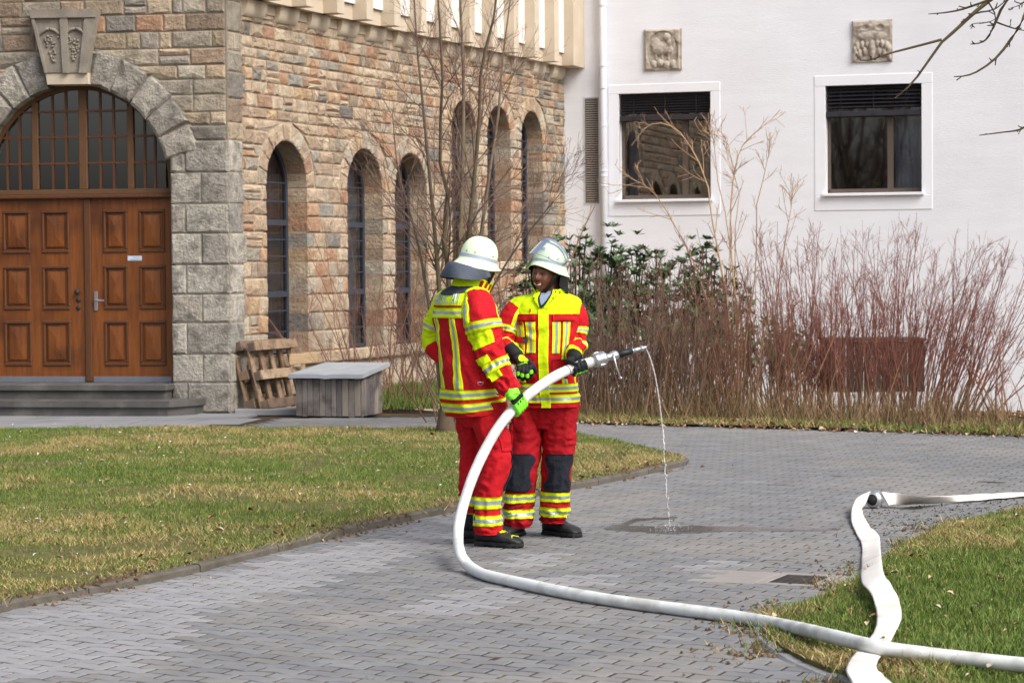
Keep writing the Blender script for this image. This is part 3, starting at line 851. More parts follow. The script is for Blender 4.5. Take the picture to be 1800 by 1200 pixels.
# panes, one each
us_all = []
for c_ in range(4):
    a, e = edges_u[c_] + .045, edges_u[c_ + 1] - .045
    us_all += [(a, a + (e - a) / 3), (a + (e - a) / 3, a + (e - a) * 2 / 3), (a + (e - a) * 2 / 3, e)]
zr = zrows + [dz + DR]
for (a, e) in us_all:
    for q in range(4):
        z0_, z1_ = zr[q] if q else z_fb, zr[q + 1]
        pts = []
        for t in range(5):
            u = a + (e - a) * t / 4; top = dz + math.sqrt(max(0, (DR - .03) ** 2 - (u - dc) ** 2)); pts.append((u, min(z1_, top)))
        if max(p[1] for p in pts) - z0_ < .02: continue
        poly = [(a, z0_), (e, z0_)] + [(u, max(zz, z0_ + .001)) for u, zz in pts[::-1]]
        b = MB(); b.add([FR.P(u, zz, RD) for u, zz in poly], [tuple(range(len(poly)))]); b.build('pane', M['dark_glass'], fan)
# room behind the fanlight
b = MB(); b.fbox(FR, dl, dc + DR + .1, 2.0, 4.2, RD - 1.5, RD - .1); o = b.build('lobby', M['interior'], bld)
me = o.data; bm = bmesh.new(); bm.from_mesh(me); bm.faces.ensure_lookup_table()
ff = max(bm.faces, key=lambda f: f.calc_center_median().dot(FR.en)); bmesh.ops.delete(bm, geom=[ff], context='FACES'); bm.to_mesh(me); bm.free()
b = MB(); b.fbox(FR, dl + .04, dc + DR + .04, z_dt - .002, z_trans, RD - .04, RD + .075, bev=.012); b.build('transom', M['wood_trim'], bld)

def leaf(x0, x1, handed):
    u0 = FR.pix(x0, 500, RD)[0]; u1 = FR.pix(x1, 500, RD)[0]
    d = empty('door_leaf', FR.P(u0, z_db, RD), bld)
    W = u1 - u0; H = z_dt - z_db
    rows = [FR.pix(230, y, RD)[1] for y in (369, 442, 467, 542, 564, 641)]
    # stiles and rails
    cols_ = [(u0 + W * .155, u0 + W * .455), (u0 + W * .60, u0 + W * .925)] if handed == 'right' else [(u0 + W * .255, u0 + W * .505), (u0 + W * .61, u0 + W * .86)]
    b = MB()
    b.fbox(FR, u0, cols_[0][0], z_db, z_dt, RD - .03, RD, bev=.003); b.fbox(FR, cols_[0][1], cols_[1][0], z_db, z_dt, RD - .03, RD); b.fbox(FR, cols_[1][1], u1, z_db, z_dt, RD - .03, RD)
    zz = [z_dt, rows[0], rows[1], rows[2], rows[3], rows[4], rows[5], z_db]
    for c_ in cols_:
        for i in range(0, 8, 2): b.fbox(FR, c_[0], c_[1], zz[i + 1], zz[i], RD - .03, RD - .001)
    b.build('stile', M['wood_door'], d)
    for (a, e) in cols_:
        for i in range(3):
            zt_, zb_ = rows[2 * i], rows[2 * i + 1]
            p = MB()
            # moulding
            for (x0_, x1_, y0_, y1_) in ((a, e, zt_ - .03, zt_ + .008), (a, e, zb_ - .012, zb_ + .03), (a, a + .03, zb_ + .03, zt_ - .03), (e - .03, e, zb_ + .03, zt_ - .03)):
                p.fbox(FR, x0_, x1_, y0_, y1_, RD - .03, RD + .014, bev=.008)
            p.build('moulding', M['wood_trim'], d)
            p = MB(); a2, e2, b2, t2 = a + .03, e - .03, zb_ + .03, zt_ - .03; k_ = .03; k2 = .055
            rg = lambda q, dd: [FR.P(a2 + q, b2 + q, dd), FR.P(e2 - q, b2 + q, dd), FR.P(e2 - q, t2 - q, dd), FR.P(a2 + q, t2 - q, dd)]
            hm = FR.P((a2 + e2) / 2, (b2 + t2) / 2 + .05, RD + .016); hn = FR.P((a2 + e2) / 2, (b2 + t2) / 2 - .05, RD + .016)
            vs = rg(0, RD - .022) + rg(k_, RD - .018) + rg(k_ + .004, RD + .002) + [hm, hn]
            fs = [(i2, (i2 + 1) % 4, 4 + (i2 + 1) % 4, 4 + i2) for i2 in range(4)] + [(4 + i2, 4 + (i2 + 1) % 4, 8 + (i2 + 1) % 4, 8 + i2) for i2 in range(4)]
            fs += [(8, 9, 13), (9, 10, 12, 13), (10, 11, 12), (11, 8, 13, 12)]
            p.add(vs, fs); p.build('panel', M['wood_door'], d)
    b = MB(); b.fbox(FR, u0 + .012, u1 - .012, z_db - .004, z_db + .065, RD - .02, RD + .012, bev=.003); b.build('kick_plate', M['metal_kick'], d)
    return d, u0, u1
dR, ru0, ru1 = leaf(161, 302, 'right')
dL, lu0, lu1 = leaf(-42, 150, 'left')
# meeting post
b = MB(); b.fbox(FR, lu1 - .003, ru0 + .003, z_db, z_dt, RD - .03, RD + .03, bev=.01); b.build('meeting_post', M['wood_trim'], bld)
b = MB(); hu, hz = FR.pix(169, 529, RD); b.fbox(FR, hu - .022, hu + .022, hz - .115, hz + .115, RD + .001, RD + .012, bev=.004)
b.tube([FR.P(hu, hz + .01, RD + .01), FR.P(hu, hz + .01, RD + .05), FR.P(hu + .03, hz + .01, RD + .06), FR.P(hu + .12, hz + .005, RD + .06)], .010, 8)
b.build('handle', M['steel'], dR, False)
b = MB(); hu, hz = FR.pix(137.5, 513, RD); b.lathe([(0, .018), (.02, .02), (.03, .03), (.05, .032), (.06, .018)], FR.P(hu, hz, RD), FR.en, 14)
for y in (527, 541): 
    a_, c_ = FR.pix(138, y, RD); b.lathe([(0, .028), (.01, .027), (.014, .012)], FR.P(a_, c_, RD), FR.en, 14)
b.build('knob', M['iron'], dL, True)
su, sz = FR.pix(237, 454, RD)
M['notice'] = mat('white notice plate', lin((196, 214, 232)), .4, .03, 5, 0)
M['notice_ink'] = mat('grey print', lin((130, 145, 165)), .6, .03, 5, 0)
b = MB(); b.fbox(FR, su - .088, su + .088, sz - .028, sz + .028, RD + .001, RD + .005, bev=.002)
nl = b.build('notice_plate', M['notice'], dR)
b = MB()
for (a_, c_, q) in ((-.02, .06, .010), (-.055, .07, -.014)):
    x = su + a_
    while x < su + c_:
        l = random.uniform(.006, .012); b.fbox(FR, x, x + l, sz + q - .004, sz + q + .004, RD + .005, RD + .0058); x += l + .003
b.build('print', M['notice_ink'], nl)

# steps
st = empty('entrance_steps', FR.P(dc, 0, .3))
tag(st, 'two dark slate steps with overhanging treads in front of the oak door', 'steps')
zs2 = z_db - .005
se2 = FR.pix(306, 674, 0)[0] - .0
b = MB(); b.fbox(FR, -4.6, se2 + .0, zs2 - .075, zs2, RD - .1, .30, bev=.008); b.build('tread', M['slate'], st)
b = MB(); b.fbox(FR, -4.6, se2 - .03, zs2 * .5 - .0, zs2 - .075, RD - .1, .26); b.build('riser', M['slate'], st)
se1 = FR.pix(349, 705, .3)[0]
def wedge(b, z0, z1, ext, dfront):
    poly = [(-4.6, -.02), (se1 + ext, -.02), (se1 + ext - .02, .30), (se1 - .24 + ext, dfront), (-4.6, dfront)]
    vs = [FR.P(u, z0, d_) for u, d_ in poly] + [FR.P(u, z1, d_) for u, d_ in poly]; n = 5
    b.add(vs, [(i, (i + 1) % n, n + (i + 1) % n, n + i) for i in range(n)] + [tuple(range(n))[::-1], tuple(n + i for i in range(n))])
b = MB(); wedge(b, zs2 * .5 - .07, zs2 * .5, 0, .66); b.build('tread', M['slate'], st)
b = MB(); wedge(b, -.02, zs2 * .5 - .07, -.03, .62); b.build('riser', M['slate'], st)

# ---------------------------------------------------------------- arched side windows
for wi, o in enumerate(WINS):
    wd = empty('arched_window', SD.P(o.uc, o.z0, -.27), bld)
    rv = -.27
    # reveal lining in mortar
    b = MB(); path = [(o.uc - o.hw - .008, o.z0 - .02), (o.uc - o.hw - .008, o.zs)] + [(o.uc - math.cos(math.pi * t / 14) * (o.hw + .008), o.zs + math.sin(math.pi * t / 14) * (o.hw + .008)) for t in range(1, 14)] + [(o.uc + o.hw + .008, o.zs), (o.uc + o.hw + .008, o.z0 - .02), (o.uc - o.hw - .008, o.z0 - .02)]
    vs = [SD.P(u, z_, -.01) for u, z_ in path] + [SD.P(u, z_, rv - .08) for u, z_ in path]; n = len(path)
    b.add(vs, [(i, i + 1, n + i + 1, n + i) for i in range(n - 1)]); b.build('reveal', M['mortar'], wd)
    # frame
    b = MB()
    for sg in (-1, 1): b.fbox(SD, o.uc + sg * o.hw - .05, o.uc + sg * o.hw + .05, o.z0, o.zs, rv - .05, rv + .01)
    for k in range(14):
        a0, a1 = math.pi * k / 14, math.pi * (k + 1) / 14
        prism(b, SD, [(o.uc + math.cos(a) * r_, o.zs + math.sin(a) * r_) for (a, r_) in ((a0, o.hw - .05), (a0, o.hw + .03), (a1, o.hw + .03), (a1, o.hw - .05))], rv - .05, rv + .01)
    b.fbox(SD, o.uc - o.hw, o.uc + o.hw, o.z0, o.z0 + .04, rv - .05, rv + .01)
    H = o.zs + o.hw - o.z0
    trs = (.28, .62) if wi < 3 else (.3, .68)
    for t in trs: b.fbox(SD, o.uc - o.hw + .03, o.uc + o.hw - .03, o.z0 + H * t - .035, o.z0 + H * t + .035, rv - .05, rv + .02)
    b.build('frame', M['blue_frame'], wd)
    b = MB()
    for t in (.1, .2, .38, .46, .54, .72, .81):
        b.fbox(SD, o.uc - o.hw + .03, o.uc + o.hw - .03, o.z0 + H * t - .008, o.z0 + H * t + .008, rv - .02, rv + .004)
    b.build('glazing_bar', M['blue_frame'], wd)
    zz = [o.z0] + [o.z0 + H * t for t in trs] + [o.zs + o.hw]
    for q in range(3):
        pts = [(o.uc - o.hw, zz[q]), (o.uc + o.hw, zz[q])]
        if q < 2: pts += [(o.uc + o.hw, zz[q + 1]), (o.uc - o.hw, zz[q + 1])]
        else: pts += [(o.uc + math.cos(math.pi * t / 12) * o.hw, o.zs + math.sin(math.pi * t / 12) * o.hw) for t in range(13)]
        b = MB(); b.add([SD.P(u, z_, rv - .015) for u, z_ in pts], [tuple(range(len(pts)))]); b.build('pane', M['lead_glass'], wd)
    # curtains
    for sg, mt in ((-1, 'curtain'), (1, 'curtain_mauve' if wi % 2 == 0 else 'curtain')):
        b = MB(); b.grid(lambda s, t, sg=sg: SD.P(o.uc + sg * (o.hw - .02 - s * o.hw * .5), o.z0 + .02 + t * (H - .1), rv - .12 + .03 * math.sin(s * 22 + sg)), 16, 2); b.build('curtain', M[mt], wd)
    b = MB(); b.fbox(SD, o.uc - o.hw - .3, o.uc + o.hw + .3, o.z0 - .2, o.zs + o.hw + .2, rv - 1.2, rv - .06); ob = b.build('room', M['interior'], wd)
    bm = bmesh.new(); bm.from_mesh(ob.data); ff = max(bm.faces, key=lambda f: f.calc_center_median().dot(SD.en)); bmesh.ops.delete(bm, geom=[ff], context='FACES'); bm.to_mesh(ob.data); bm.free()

# ---------------------------------------------------------------- string course, coves, fins and white panels of the upper storey
b = MB(); b.fbox(SD, .32, 11.56, STR_Z, STR_Z + .26, -.05, .015); b.build('cove_band', M['cream'], bld)
fin0 = SD.pix(1016, 117, .36)[0]
nf = 14; per = .875
zfb = SD.pix(1016, 117, .36)[1]
zpan = zfb + .20
for k in range(nf):
    uc = fin0 - .10 - k * per
    if uc < .5: break
    f = empty('fin', SD.P(uc, zfb, .2), bld)
    b = MB(); b.fbox(SD, uc - .10, uc + .10, zfb, 7.6, -.1, .36, bev=.004); b.build('fin_shaft', M['cream'], f)
    # half round cove under the fin
    b = MB()
    n = 8
    prof = [(math.sin(math.pi / 2 * t / n) * .09 + .005, -math.cos(math.pi / 2 * t / n) * .22) for t in range(n + 1)]
    vs = [SD.P(uc + s * .26 * (1 - .0 * t), zfb + .02 + p[1], p[0]) for s in (-1, 1) for t, p in enumerate(prof)]
    vs += [SD.P(uc + s * .26, zfb + .02, -.02) for s in (-1, 1)] 
    fs = [(t, t + 1, n + 2 + t, n + 1 + t) for t in range(n)] + [tuple(range(n + 1)) + (2 * n + 2,), tuple(range(n + 1, 2 * n + 2))[::-1] + (2 * n + 3,)]
    b.add(vs, fs); b.build('cove', M['cream'], f)
    if k < nf:
        b = MB(); b.fbox(SD, uc - per + .10 + .004, uc - .10 - .004, zpan, 7.6, -.1, .20, bev=.003); b.build('white_panel', M['white_panel'], bld)
b = MB(); b.fbox(SD, .3, fin0 - .02, zfb, zpan - .01, -.1, .16); b.build('soffit_band', M['cream'], bld)
b = MB(); b.fbox(SD, 11.2, 11.60, zfb + .003, 7.6, -.1, .34); b.build('end_pier', M['cream'], bld)
# body and roof of the stone building
b = MB()
pA, pB, pC = FR.P(-12, 0, -.40), FR.P(-.06, 0, -.40), SD.P(.2, 0, -.45)
roof_pts = [FR.P(-5.0, 0, .05), FR.P(0.0, 0, .05), SD.P(11.56, 0, .4), SD.P(11.56, 0, -9), FR.P(-5.0, 0, -16)]
vs = [Vector((p.x, p.y, 7.6)) for p in roof_pts] + [Vector((p.x, p.y, 7.8)) for p in roof_pts]
b.add(vs, [(0, 1, 2, 3, 4)[::-1], (5, 6, 7, 8, 9)] + [(i, (i + 1) % 5, 5 + (i + 1) % 5, 5 + i) for i in range(5)]); b.build('roof', M['slate'], bld)
b = MB(); b.fbox(FR, -5.0, -.01, 6.1, 7.6, -.1, -.01); b.build('upper_front', M['cream'], bld)

# ---------------------------------------------------------------- white building
wb = empty('white_building', WH.P(4, 0))
tag(wb, 'white rendered building with two blinded windows and carved stone plaques', 'building')
wins = []
for (x0, x1, yt, yb, fx0, fx1, fyt, fyb) in ((1088, 1249, 163, 355, 1070, 1266, 147, 379), (1451, 1620, 149, 344, 1432, 1639, 131, 369)):
    u0 = WH.pix(x0, 250)[0]; u1 = WH.pix(x1, 250)[0]; xm = (x0 + x1) / 2
    zt = WH.pix(xm, yt)[1]; zb = WH.pix(xm, yb)[1]
    f0 = WH.pix(fx0, 250)[0]; f1 = WH.pix(fx1, 250)[0]; ft = WH.pix(xm, fyt)[1]; fb = WH.pix(xm, fyb)[1]
    wins.append((u0, u1, zb, zt, f0, f1, fb, ft))
# wall slabs around the openings
b = MB()
ucuts = [-.6, wins[0][0], wins[0][1], wins[1][0], wins[1][1], 13.0]
zcuts = sorted([0, min(wins[0][2], wins[1][2]), 9.0])
for i in range(5):
    a, e = ucuts[i], ucuts[i + 1]
    if i in (1, 3):
        wn_ = wins[i // 2]
        b.fbox(WH, a, e, -1.2, wn_[2], -.3, 0); b.fbox(WH, a, e, wn_[3], 9.0, -.3, 0)
    else: b.fbox(WH, a, e, -1.2, 9.0, -.3, 0)
b.build('wall', M['render'], wb)
b = MB(); b.fbox(WH, -.6, 13, 9.0, 9.15, -10, .4); b.build('roof', M['slate'], wb)
M['plant_green'] = mat('small plant leaf', lin((110, 150, 70)), .6, .2, 8, 0)
M['terracotta'] = mat('terracotta pot', lin((170, 92, 64)), .8, .1, 8, .1)
for wi, (u0, u1, zb, zt, f0, f1, fb, ft) in enumerate(wins):
    wn = empty('window', WH.P((u0 + u1) / 2, zb), wb)
    b = MB()
    d1 = .009
    b.fbox(WH, f0, f1, zt, ft, -.1, d1, bev=.004); b.fbox(WH, f0, f1, fb, zb, -.1, d1, bev=.004)
    b.fbox(WH, f0, u0, zb + .002, zt - .002, -.1, d1 - .002, bev=.004); b.fbox(WH, u1, f1, zb + .002, zt - .002, -.1, d1 - .002, bev=.004)
    b.build('surround', M['render_trim'], wn)
    b = MB(); b.fbox(WH, u0 - .04, u1 + .04, zb - .0, zb + .045, -.16, .07, bev=.006); b.build('sill', M['render_trim'], wn)
    zb2 = zb + .045
    fd = -.16
    b = MB()
    b.fbox(WH, u0, u1, zb2, zb2 + .07, fd - .06, fd); b.fbox(WH, u0, u0 + .05, zb2, zt, fd - .06, fd); b.fbox(WH, u1 - .03, u1, zb2, zt, fd - .06, fd); b.fbox(WH, u0, u1, zt - .05, zt, fd - .06, fd)
    um_ = u0 + (u1 - u0) * (.70 if wi == 0 else .66)
    b.fbox(WH, um_ - .045, um_ + .045, zb2 + .07, zt - .05, fd - .05, fd + .006)
    b.build('frame', M['brown_frame'], wn)
    for (a, e) in ((u0 + .05, um_ - .045), (um_ + .045, u1 - .03)):
        b = MB(); b.add([WH.P(a, zb2 + .07, fd - .03), WH.P(e, zb2 + .07, fd - .03), WH.P(e, zt - .05, fd - .03), WH.P(a, zt - .05, fd - .03)], [(0, 1, 2, 3)]); b.build('pane', M['dark_glass'], wn)
    # stacked exterior blind
    hb = (zt - zb) * (.22 if wi == 0 else .25)
    ns = 7 if wi == 0 else 6
    for k in range(ns):
        zz = zt - .03 - (hb - .08) * k / (ns - .0)
        tilt = .55
        b = MB(); ax3 = (WH.eu, (WH.en * math.cos(tilt) - WH.ez * math.sin(tilt)), (WH.en * math.sin(tilt) + WH.ez * math.cos(tilt)))
        b.box(WH.P((u0 + u1) / 2, zz, -.075), (u1 - u0 - .03, .078, .004), ax=ax3); b.build('blind_slat', M['blind'], wn)
    b = MB(); b.fbox(WH, u0 + .005, u1 - .005, zt - hb - .05, zt - hb + .03, -.12, -.03, bev=.006); b.build('blind_rail', M['blind'], wn)
    for t in (.16, .5, .84):
        b = MB(); uu = u0 + (u1 - u0) * t; b.fbox(WH, uu - .022, uu + .022, zt - hb - .03, zt - hb + .02, -.03, -.022); b.fbox(WH, uu - .004, uu + .004, zt - hb, zt - .01, -.036, -.033); b.build('blind_clip', M['iron'], wn)
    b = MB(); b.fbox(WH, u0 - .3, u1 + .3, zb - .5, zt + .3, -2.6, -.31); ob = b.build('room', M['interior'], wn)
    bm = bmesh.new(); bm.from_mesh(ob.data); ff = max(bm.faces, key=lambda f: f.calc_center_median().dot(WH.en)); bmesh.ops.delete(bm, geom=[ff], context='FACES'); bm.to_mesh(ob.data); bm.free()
    if wi == 1:
        b = MB(); b.grid(lambda s, t: WH.P(u1 - .05 - s * .42, zb2 + .02 + t * (zt - zb2), -.42 + .03 * math.sin(s * 20)), 20, 2); b.build('curtain', M['curtain'], wn)
    else:
        b = MB(); b.grid(lambda s, t: WH.P(u0 + .05 + s * .16, zb2 + .02 + t * (zt - zb2), -.42 + .02 * math.sin(s * 12)), 12, 2); b.build('curtain', M['curtain'], wn)
# potted plant on the inner sill
pu, pz = WH.pix(1539, 336, -.28)
pot = empty('potted_plant', WH.P(pu, pz - .05, -.28)); tag(pot, 'small green houseplant in a terracotta pot behind the glass of the right window', 'potted plant')
b = MB(); b.lathe([(0, .045), (.09, .06), (.09, .066), (.105, .066), (.105, .05)], WH.P(pu, pz - .06, -.28), (0, 0, 1), 14); b.fbox(WH, pu - .5, pu + .3, pz - .08, pz - .062, -.36, -.22); b.build('pot', M['terracotta'], pot)
b = MB()
for k in range(46):
    a = random.uniform(0, 6.28); el = random.uniform(.1, 1.3); L_ = random.uniform(.05, .13)
    d0 = Vector((math.cos(a) * math.cos(el), math.sin(a) * math.cos(el), math.sin(el))); s_ = d0.cross(Vector((0, 0, 1))).normalized() * .022
    p = WH.P(pu, pz + .05, -.28) + Vector((random.gauss(0, .02), random.gauss(0, .02), 0)); b.add([p, p + d0 * L_ * .5 + s_, p + d0 * L_, p + d0 * L_ * .5 - s_], [(0, 1, 2, 3)])
b.build('foliage', M['plant_green'], pot)

# downpipe and louvred vent
du = WH.pix(1060, 200, .08)[0]
dp = empty('downpipe', WH.P(du, 0, .08)); tag(dp, 'pale round rain downpipe running up the white wall beside the stone building', 'downpipe')
b = MB(); b.tube([WH.P(du, -.7, .08), WH.P(du, 9, .08)], .057, 20); b.build('pipe', M['pipe'], dp, True)
for y in (10, 116, 155, 221, 300, 309, 326):
    zz = WH.pix(1060, y, .08)[1]
    b = MB(); b.lathe([(-.012, .06), (-.012, .066), (.012, .066), (.012, .06)], WH.P(du, zz, .08), (0, 0, 1), 20); b.box(WH.P(du, zz, .02), (.03, .02, .12), ax=(WH.eu, WH.ez, WH.en)); b.build('bracket', M['pipe'], dp, False)
vu0, vu1 = WH.pix(1027, 260)[0], WH.pix(1054, 260)[0]; vz0, vz1 = WH.pix(1040, 359)[1], WH.pix(1040, 171)[1]
vg = empty('louvre_vent', WH.P(vu0, vz0)); tag(vg, 'tall narrow grey louvre vent in the white wall left of the downpipe', 'vent')
b = MB()
for (a, e, c_, d_) in ((vu0, vu0 + .015, vz0, vz1), (vu1 - .015, vu1, vz0, vz1), (vu0 + .015, vu1 - .015, vz0, vz0 + .015), (vu0 + .015, vu1 - .015, vz1 - .015, vz1)): b.fbox(WH, a, e, c_, d_, -.01, .012)
b.build('frame', M['pipe'], vg)
b = MB(); b.fbox(WH, vu0 + .01, vu1 - .01, vz0 + .01, vz1 - .01, .001, .003); b.build('back_plate', M['iron'], vg)
nsl = 46
for k in range(nsl):
    zz = vz0 + .03 + (vz1 - vz0 - .06) * k / (nsl - 1)
    b = MB(); b.box(WH.P((vu0 + vu1) / 2, zz, .010), (vu1 - vu0 - .03, .02, .006), ax=(WH.eu, (WH.ez * .8 - WH.en * .6).normalized(), (WH.en * .8 + WH.ez * .6).normalized())); b.build('slat', M['vent'], vg)

# carved plaques above the windows: shaped by height fields
def plaque(x0, x1, y0, y1, fn, label):
    u0, z1 = WH.pix(x0, y0); u1, z0 = WH.pix(x1, y1)
    r = empty('relief_plaque', WH.P((u0 + u1) / 2, z0)); tag(r, label, 'relief')
    b = MB(); b.fbox(WH, u0, u1, z0, z1, -.01, .02); b.build('slab', M['relief'], r)
    n = 64
    def h(s, t):
        e = min(s, 1 - s, t, 1 - t)
        return .024 + (.05 * fn(s, t) + .006 * mnoise.noise(Vector((s * 14, t * 14, 3)))) * min(1, e / .04)
    b = MB(); b.grid(lambda s, t: WH.P(u0 + (u1 - u0) * s, z0 + (z1 - z0) * t, h(s, t)), n, n)
    b.build('carving', M['relief'], r, True)
def ell(s, t, cx, cy, rx, ry, p=2):
    d = ((s - cx) / rx) ** 2 + ((t - cy) / ry) ** 2
    return max(0, 1 - d) ** .5 if d < 1 else 0
def f_left(s, t):
    h = 0
    h = max(h, .55 if .06 < s < .94 and math.hypot((s - .5) / .42, (t - .45) / .5) > 1 else 0)
    h = max(h, ell(s, t, .5, .52, .30, .17)); h = max(h, ell(s, t, .62, .80, .11, .11)); h = max(h, .8 * ell(s, t, .68, .62, .10, .16)); h = max(h, .7 * ell(s, t, .32, .6, .13, .2))
    h = max(h, .6 * ell(s, t, .78, .7, .07, .2))
    for k in range(4): h = max(h, .8 * ell(s, t, .27 + k * .17, .15 + .03 * math.sin(k * 2), .085, .10))
    for k in range(3): h = max(h, .5 * ell(s, t, .33 + k * .16, .33, .03, .10))
    return h
def f_right(s, t):
    h = max(0, .9 - abs(t - .85) * 3.2) * (1 - .3 * abs(s - .5))
    for cx in (.33, .70): h -= .55 * ell(s, t, cx, .82, .10, .06); 
    h = max(h, .9 * ell(s, t, .5, .62, .38, .14)); h = max(h, .8 * ell(s, t, .5, .40, .09, .34))
    for sg in (-1, 1):
        for (a, c_) in ((.13, .45), (.24, .42), (.36, .38), (.18, .25), (.30, .20), (.40, .16), (.42, .30), (.44, .10)): h = max(h, .75 * ell(s, t, .5 + sg * a, c_, .06, .11))
    return h
plaque(1132, 1199, 53, 123, f_left, 'square weathered stone relief of a figure above the left window')
plaque(1498, 1569, 37, 108, f_right, 'square weathered stone relief with hanging drops above the right window')
# ================================================================ GRASS
def scatter(poly, n, rng):
    xs = np.array([p[0] for p in poly]); ys = np.array([p[1] for p in poly])
    x = rng.uniform(xs.min(), xs.max(), n); y = rng.uniform(ys.min(), ys.max(), n)
    k = inside(x, y, poly); return x[k], y[k]
def blades(x, y, z, h, w, lean, rng, two=False, az=None):
    n = len(x); a = rng.uniform(0, 2 * np.pi, n) if az is None else az
    la = rng.uniform(0, 2 * np.pi, n); lx, ly = np.cos(la) * lean * h, np.sin(la) * lean * h
    dx, dy = np.cos(a) * w / 2, np.sin(a) * w / 2
    if not two:
        v = np.stack([np.stack([x - dx, y - dy, z], 1), np.stack([x + dx, y + dy, z], 1), np.stack([x + lx, y + ly, z + h], 1)], 1).reshape(-1, 3)
        return v, np.arange(n * 3).reshape(-1, 3), 3
    v = np.stack([np.stack([x - dx, y - dy, z], 1), np.stack([x + dx, y + dy, z], 1),
                  np.stack([x + dx * .7 + lx * .35, y + dy * .7 + ly * .35, z + h * .6], 1), np.stack([x - dx * .7 + lx * .35, y - dy * .7 + ly * .35, z + h * .6], 1),
                  np.stack([x + lx, y + ly, z + h], 1)], 1).reshape(-1, 3)
    b = np.arange(n)[:, None] * 5
    f = np.concatenate([b + [0, 1, 2], b + [0, 2, 3], b + [3, 2, 4]], 1).reshape(-1, 3)
    return v, f, 5
GRN = np.array([lin((84, 108, 44)), lin((100, 126, 50)), lin((118, 136, 62)), lin((70, 94, 44)), lin((130, 146, 78))])
DRY = np.array([lin((186, 166, 116)), lin((160, 142, 92)), lin((204, 184, 136)), lin((150, 128, 84)), lin((140, 134, 72))])
def grass(name, poly, n, z, hs, w, dryness, seed, two=False, label=None, greener=0.0, cell=.35, dens=None):
    rng = np.random.default_rng(seed)
    x, y = scatter(poly, n, rng)
    if dens is not None:
        k = rng.random(len(x)) < dens(x, y); x, y = x[k], y[k]
    cl = vnoise(x, y, cell, seed + 1); cl2 = vnoise(x, y, .12, seed + 2); big = vnoise(x, y, 1.1, seed + 3)
    h = hs[0] + (hs[1] - hs[0]) * np.clip(cl * .7 + cl2 * .5 - .1, 0, 1) ** 2 * rng.uniform(.5, 1.2, len(x))
    pd = np.clip(dryness(x, y) + (big - .5) * 1.15 + (cl - .5) * .8 + (cl2 - .5) * .5 - greener, .05, .97)
    dry = rng.random(len(x)) < pd
    h = np.where(dry, h * .75, h)
    v, f, k = blades(x, y, np.full(len(x), z), h, w * rng.uniform(.6, 1.4, len(x)), np.where(dry, 1.5, .6) * rng.uniform(.2, 1.3, len(x)), rng, two)
    c = np.where(dry[:, None], DRY[rng.integers(0, 5, len(x))], GRN[rng.integers(0, 5, len(x))]) * rng.uniform(.75, 1.15, (len(x), 1))
    c = np.repeat(c, k, axis=0)
    o = np_mesh(name, v, f, M['grass'], cols=c)
    return tag(o, label, 'grass', kind='stuff')
el = [(p.x, p.y) for p in left_edge]
grass('grass', lawn_poly, 560000, .03, (.02, .085), .006, lambda x, y: .40 + .42 * np.exp(-edge_dist(x, y, el, False) / .9) + .1 * (x > -.5), 21, dens=lambda x, y: np.where(vnoise(x, y, .42, 66) < .30, .16, 1.0), label='patchy green and straw coloured winter lawn left of the curved kerb')
er = [(p.x, p.y) for p in right_edge + right_lower]
grass('grass', [p for p in rl_poly if p[1] > 8.3] , 300000, .025, (.03, .105), .005, lambda x, y: .20 + .5 * np.exp(-edge_dist(x, y, er, False) / .3), 31, two=True, label='lush green grass under the flat hose at the right corner', greener=.05)
strip = [(p.x, p.y) for p in bed_front] + [(p.x + .1, p.y + .9) for p in bed_front[::-1]]
grass('grass', strip, 70000, .015, (.04, .20), .008, lambda x, y: .35 + 0 * x, 41, label='narrow grass verge in front of the bare shrubs', cell=.5)
gw = [tuple(G(668, 722).xy), tuple(G(770, 722).xy), tuple(SD.P(5.5, 0, .3).xy), tuple(SD.P(3.2, 0, .3).xy)]
grass('grass', gw, 9000, .02, (.10, .34), .012, lambda x, y: .1 + 0 * x, 51, label='dark green grass tufts by the wall right of the wooden box', greener=.2)
# straggling grass and moss growing out of the paving near the kerbs
rng = np.random.default_rng(77)
def joints_weed():
    vs = []; cs = []
    x, y = scatter(road_poly, 60000, rng)
    dl_ = edge_dist(x, y, el, False); dr2 = edge_dist(x, y, er, False)
    db = edge_dist(x, y, [(p.x, p.y) for p in bed_front], False)
    sc = x * PU.x + y * PU.y; sv = x * PV.x + y * PV.y
    fr = np.abs((sv / PW) - np.round(sv / PW)) * PW
    ok = (fr < .012) & (vnoise(x, y, .45, 5) > .55)
    pr = .05 + .7 * np.exp(-dl_ / .12) + .9 * np.exp(-dr2 / .35) + .5 * np.exp(-db / .3) + .10 * ((x > .8) & (y > 15))
    k = ok & (rng.random(len(x)) < pr) & ~inside(x, y, lawn_poly) & ~inside(x, y, rl_poly)
    x, y = x[k], y[k]
    X = np.repeat(x, 7) + rng.normal(0, .012, len(x) * 7); Y = np.repeat(y, 7) + rng.normal(0, .006, len(x) * 7)
    v, f, kk = blades(X, Y, np.full(len(X), -.01), rng.uniform(.008, .03, len(X)), np.full(len(X), .006), np.full(len(X), 1.2), rng)
    c = np.where(rng.random((len(X), 1)) < .45, DRY[rng.integers(0, 5, len(X))] * .7, GRN[rng.integers(0, 5, len(X))]) * rng.uniform(.6, 1.1, (len(X), 1))
    tag(np_mesh('joint_weeds', v, f, M['grass'], cols=np.repeat(c, kk, axis=0)), 'moss and small weeds growing in the paver joints', 'weeds', kind='stuff')
joints_weed()

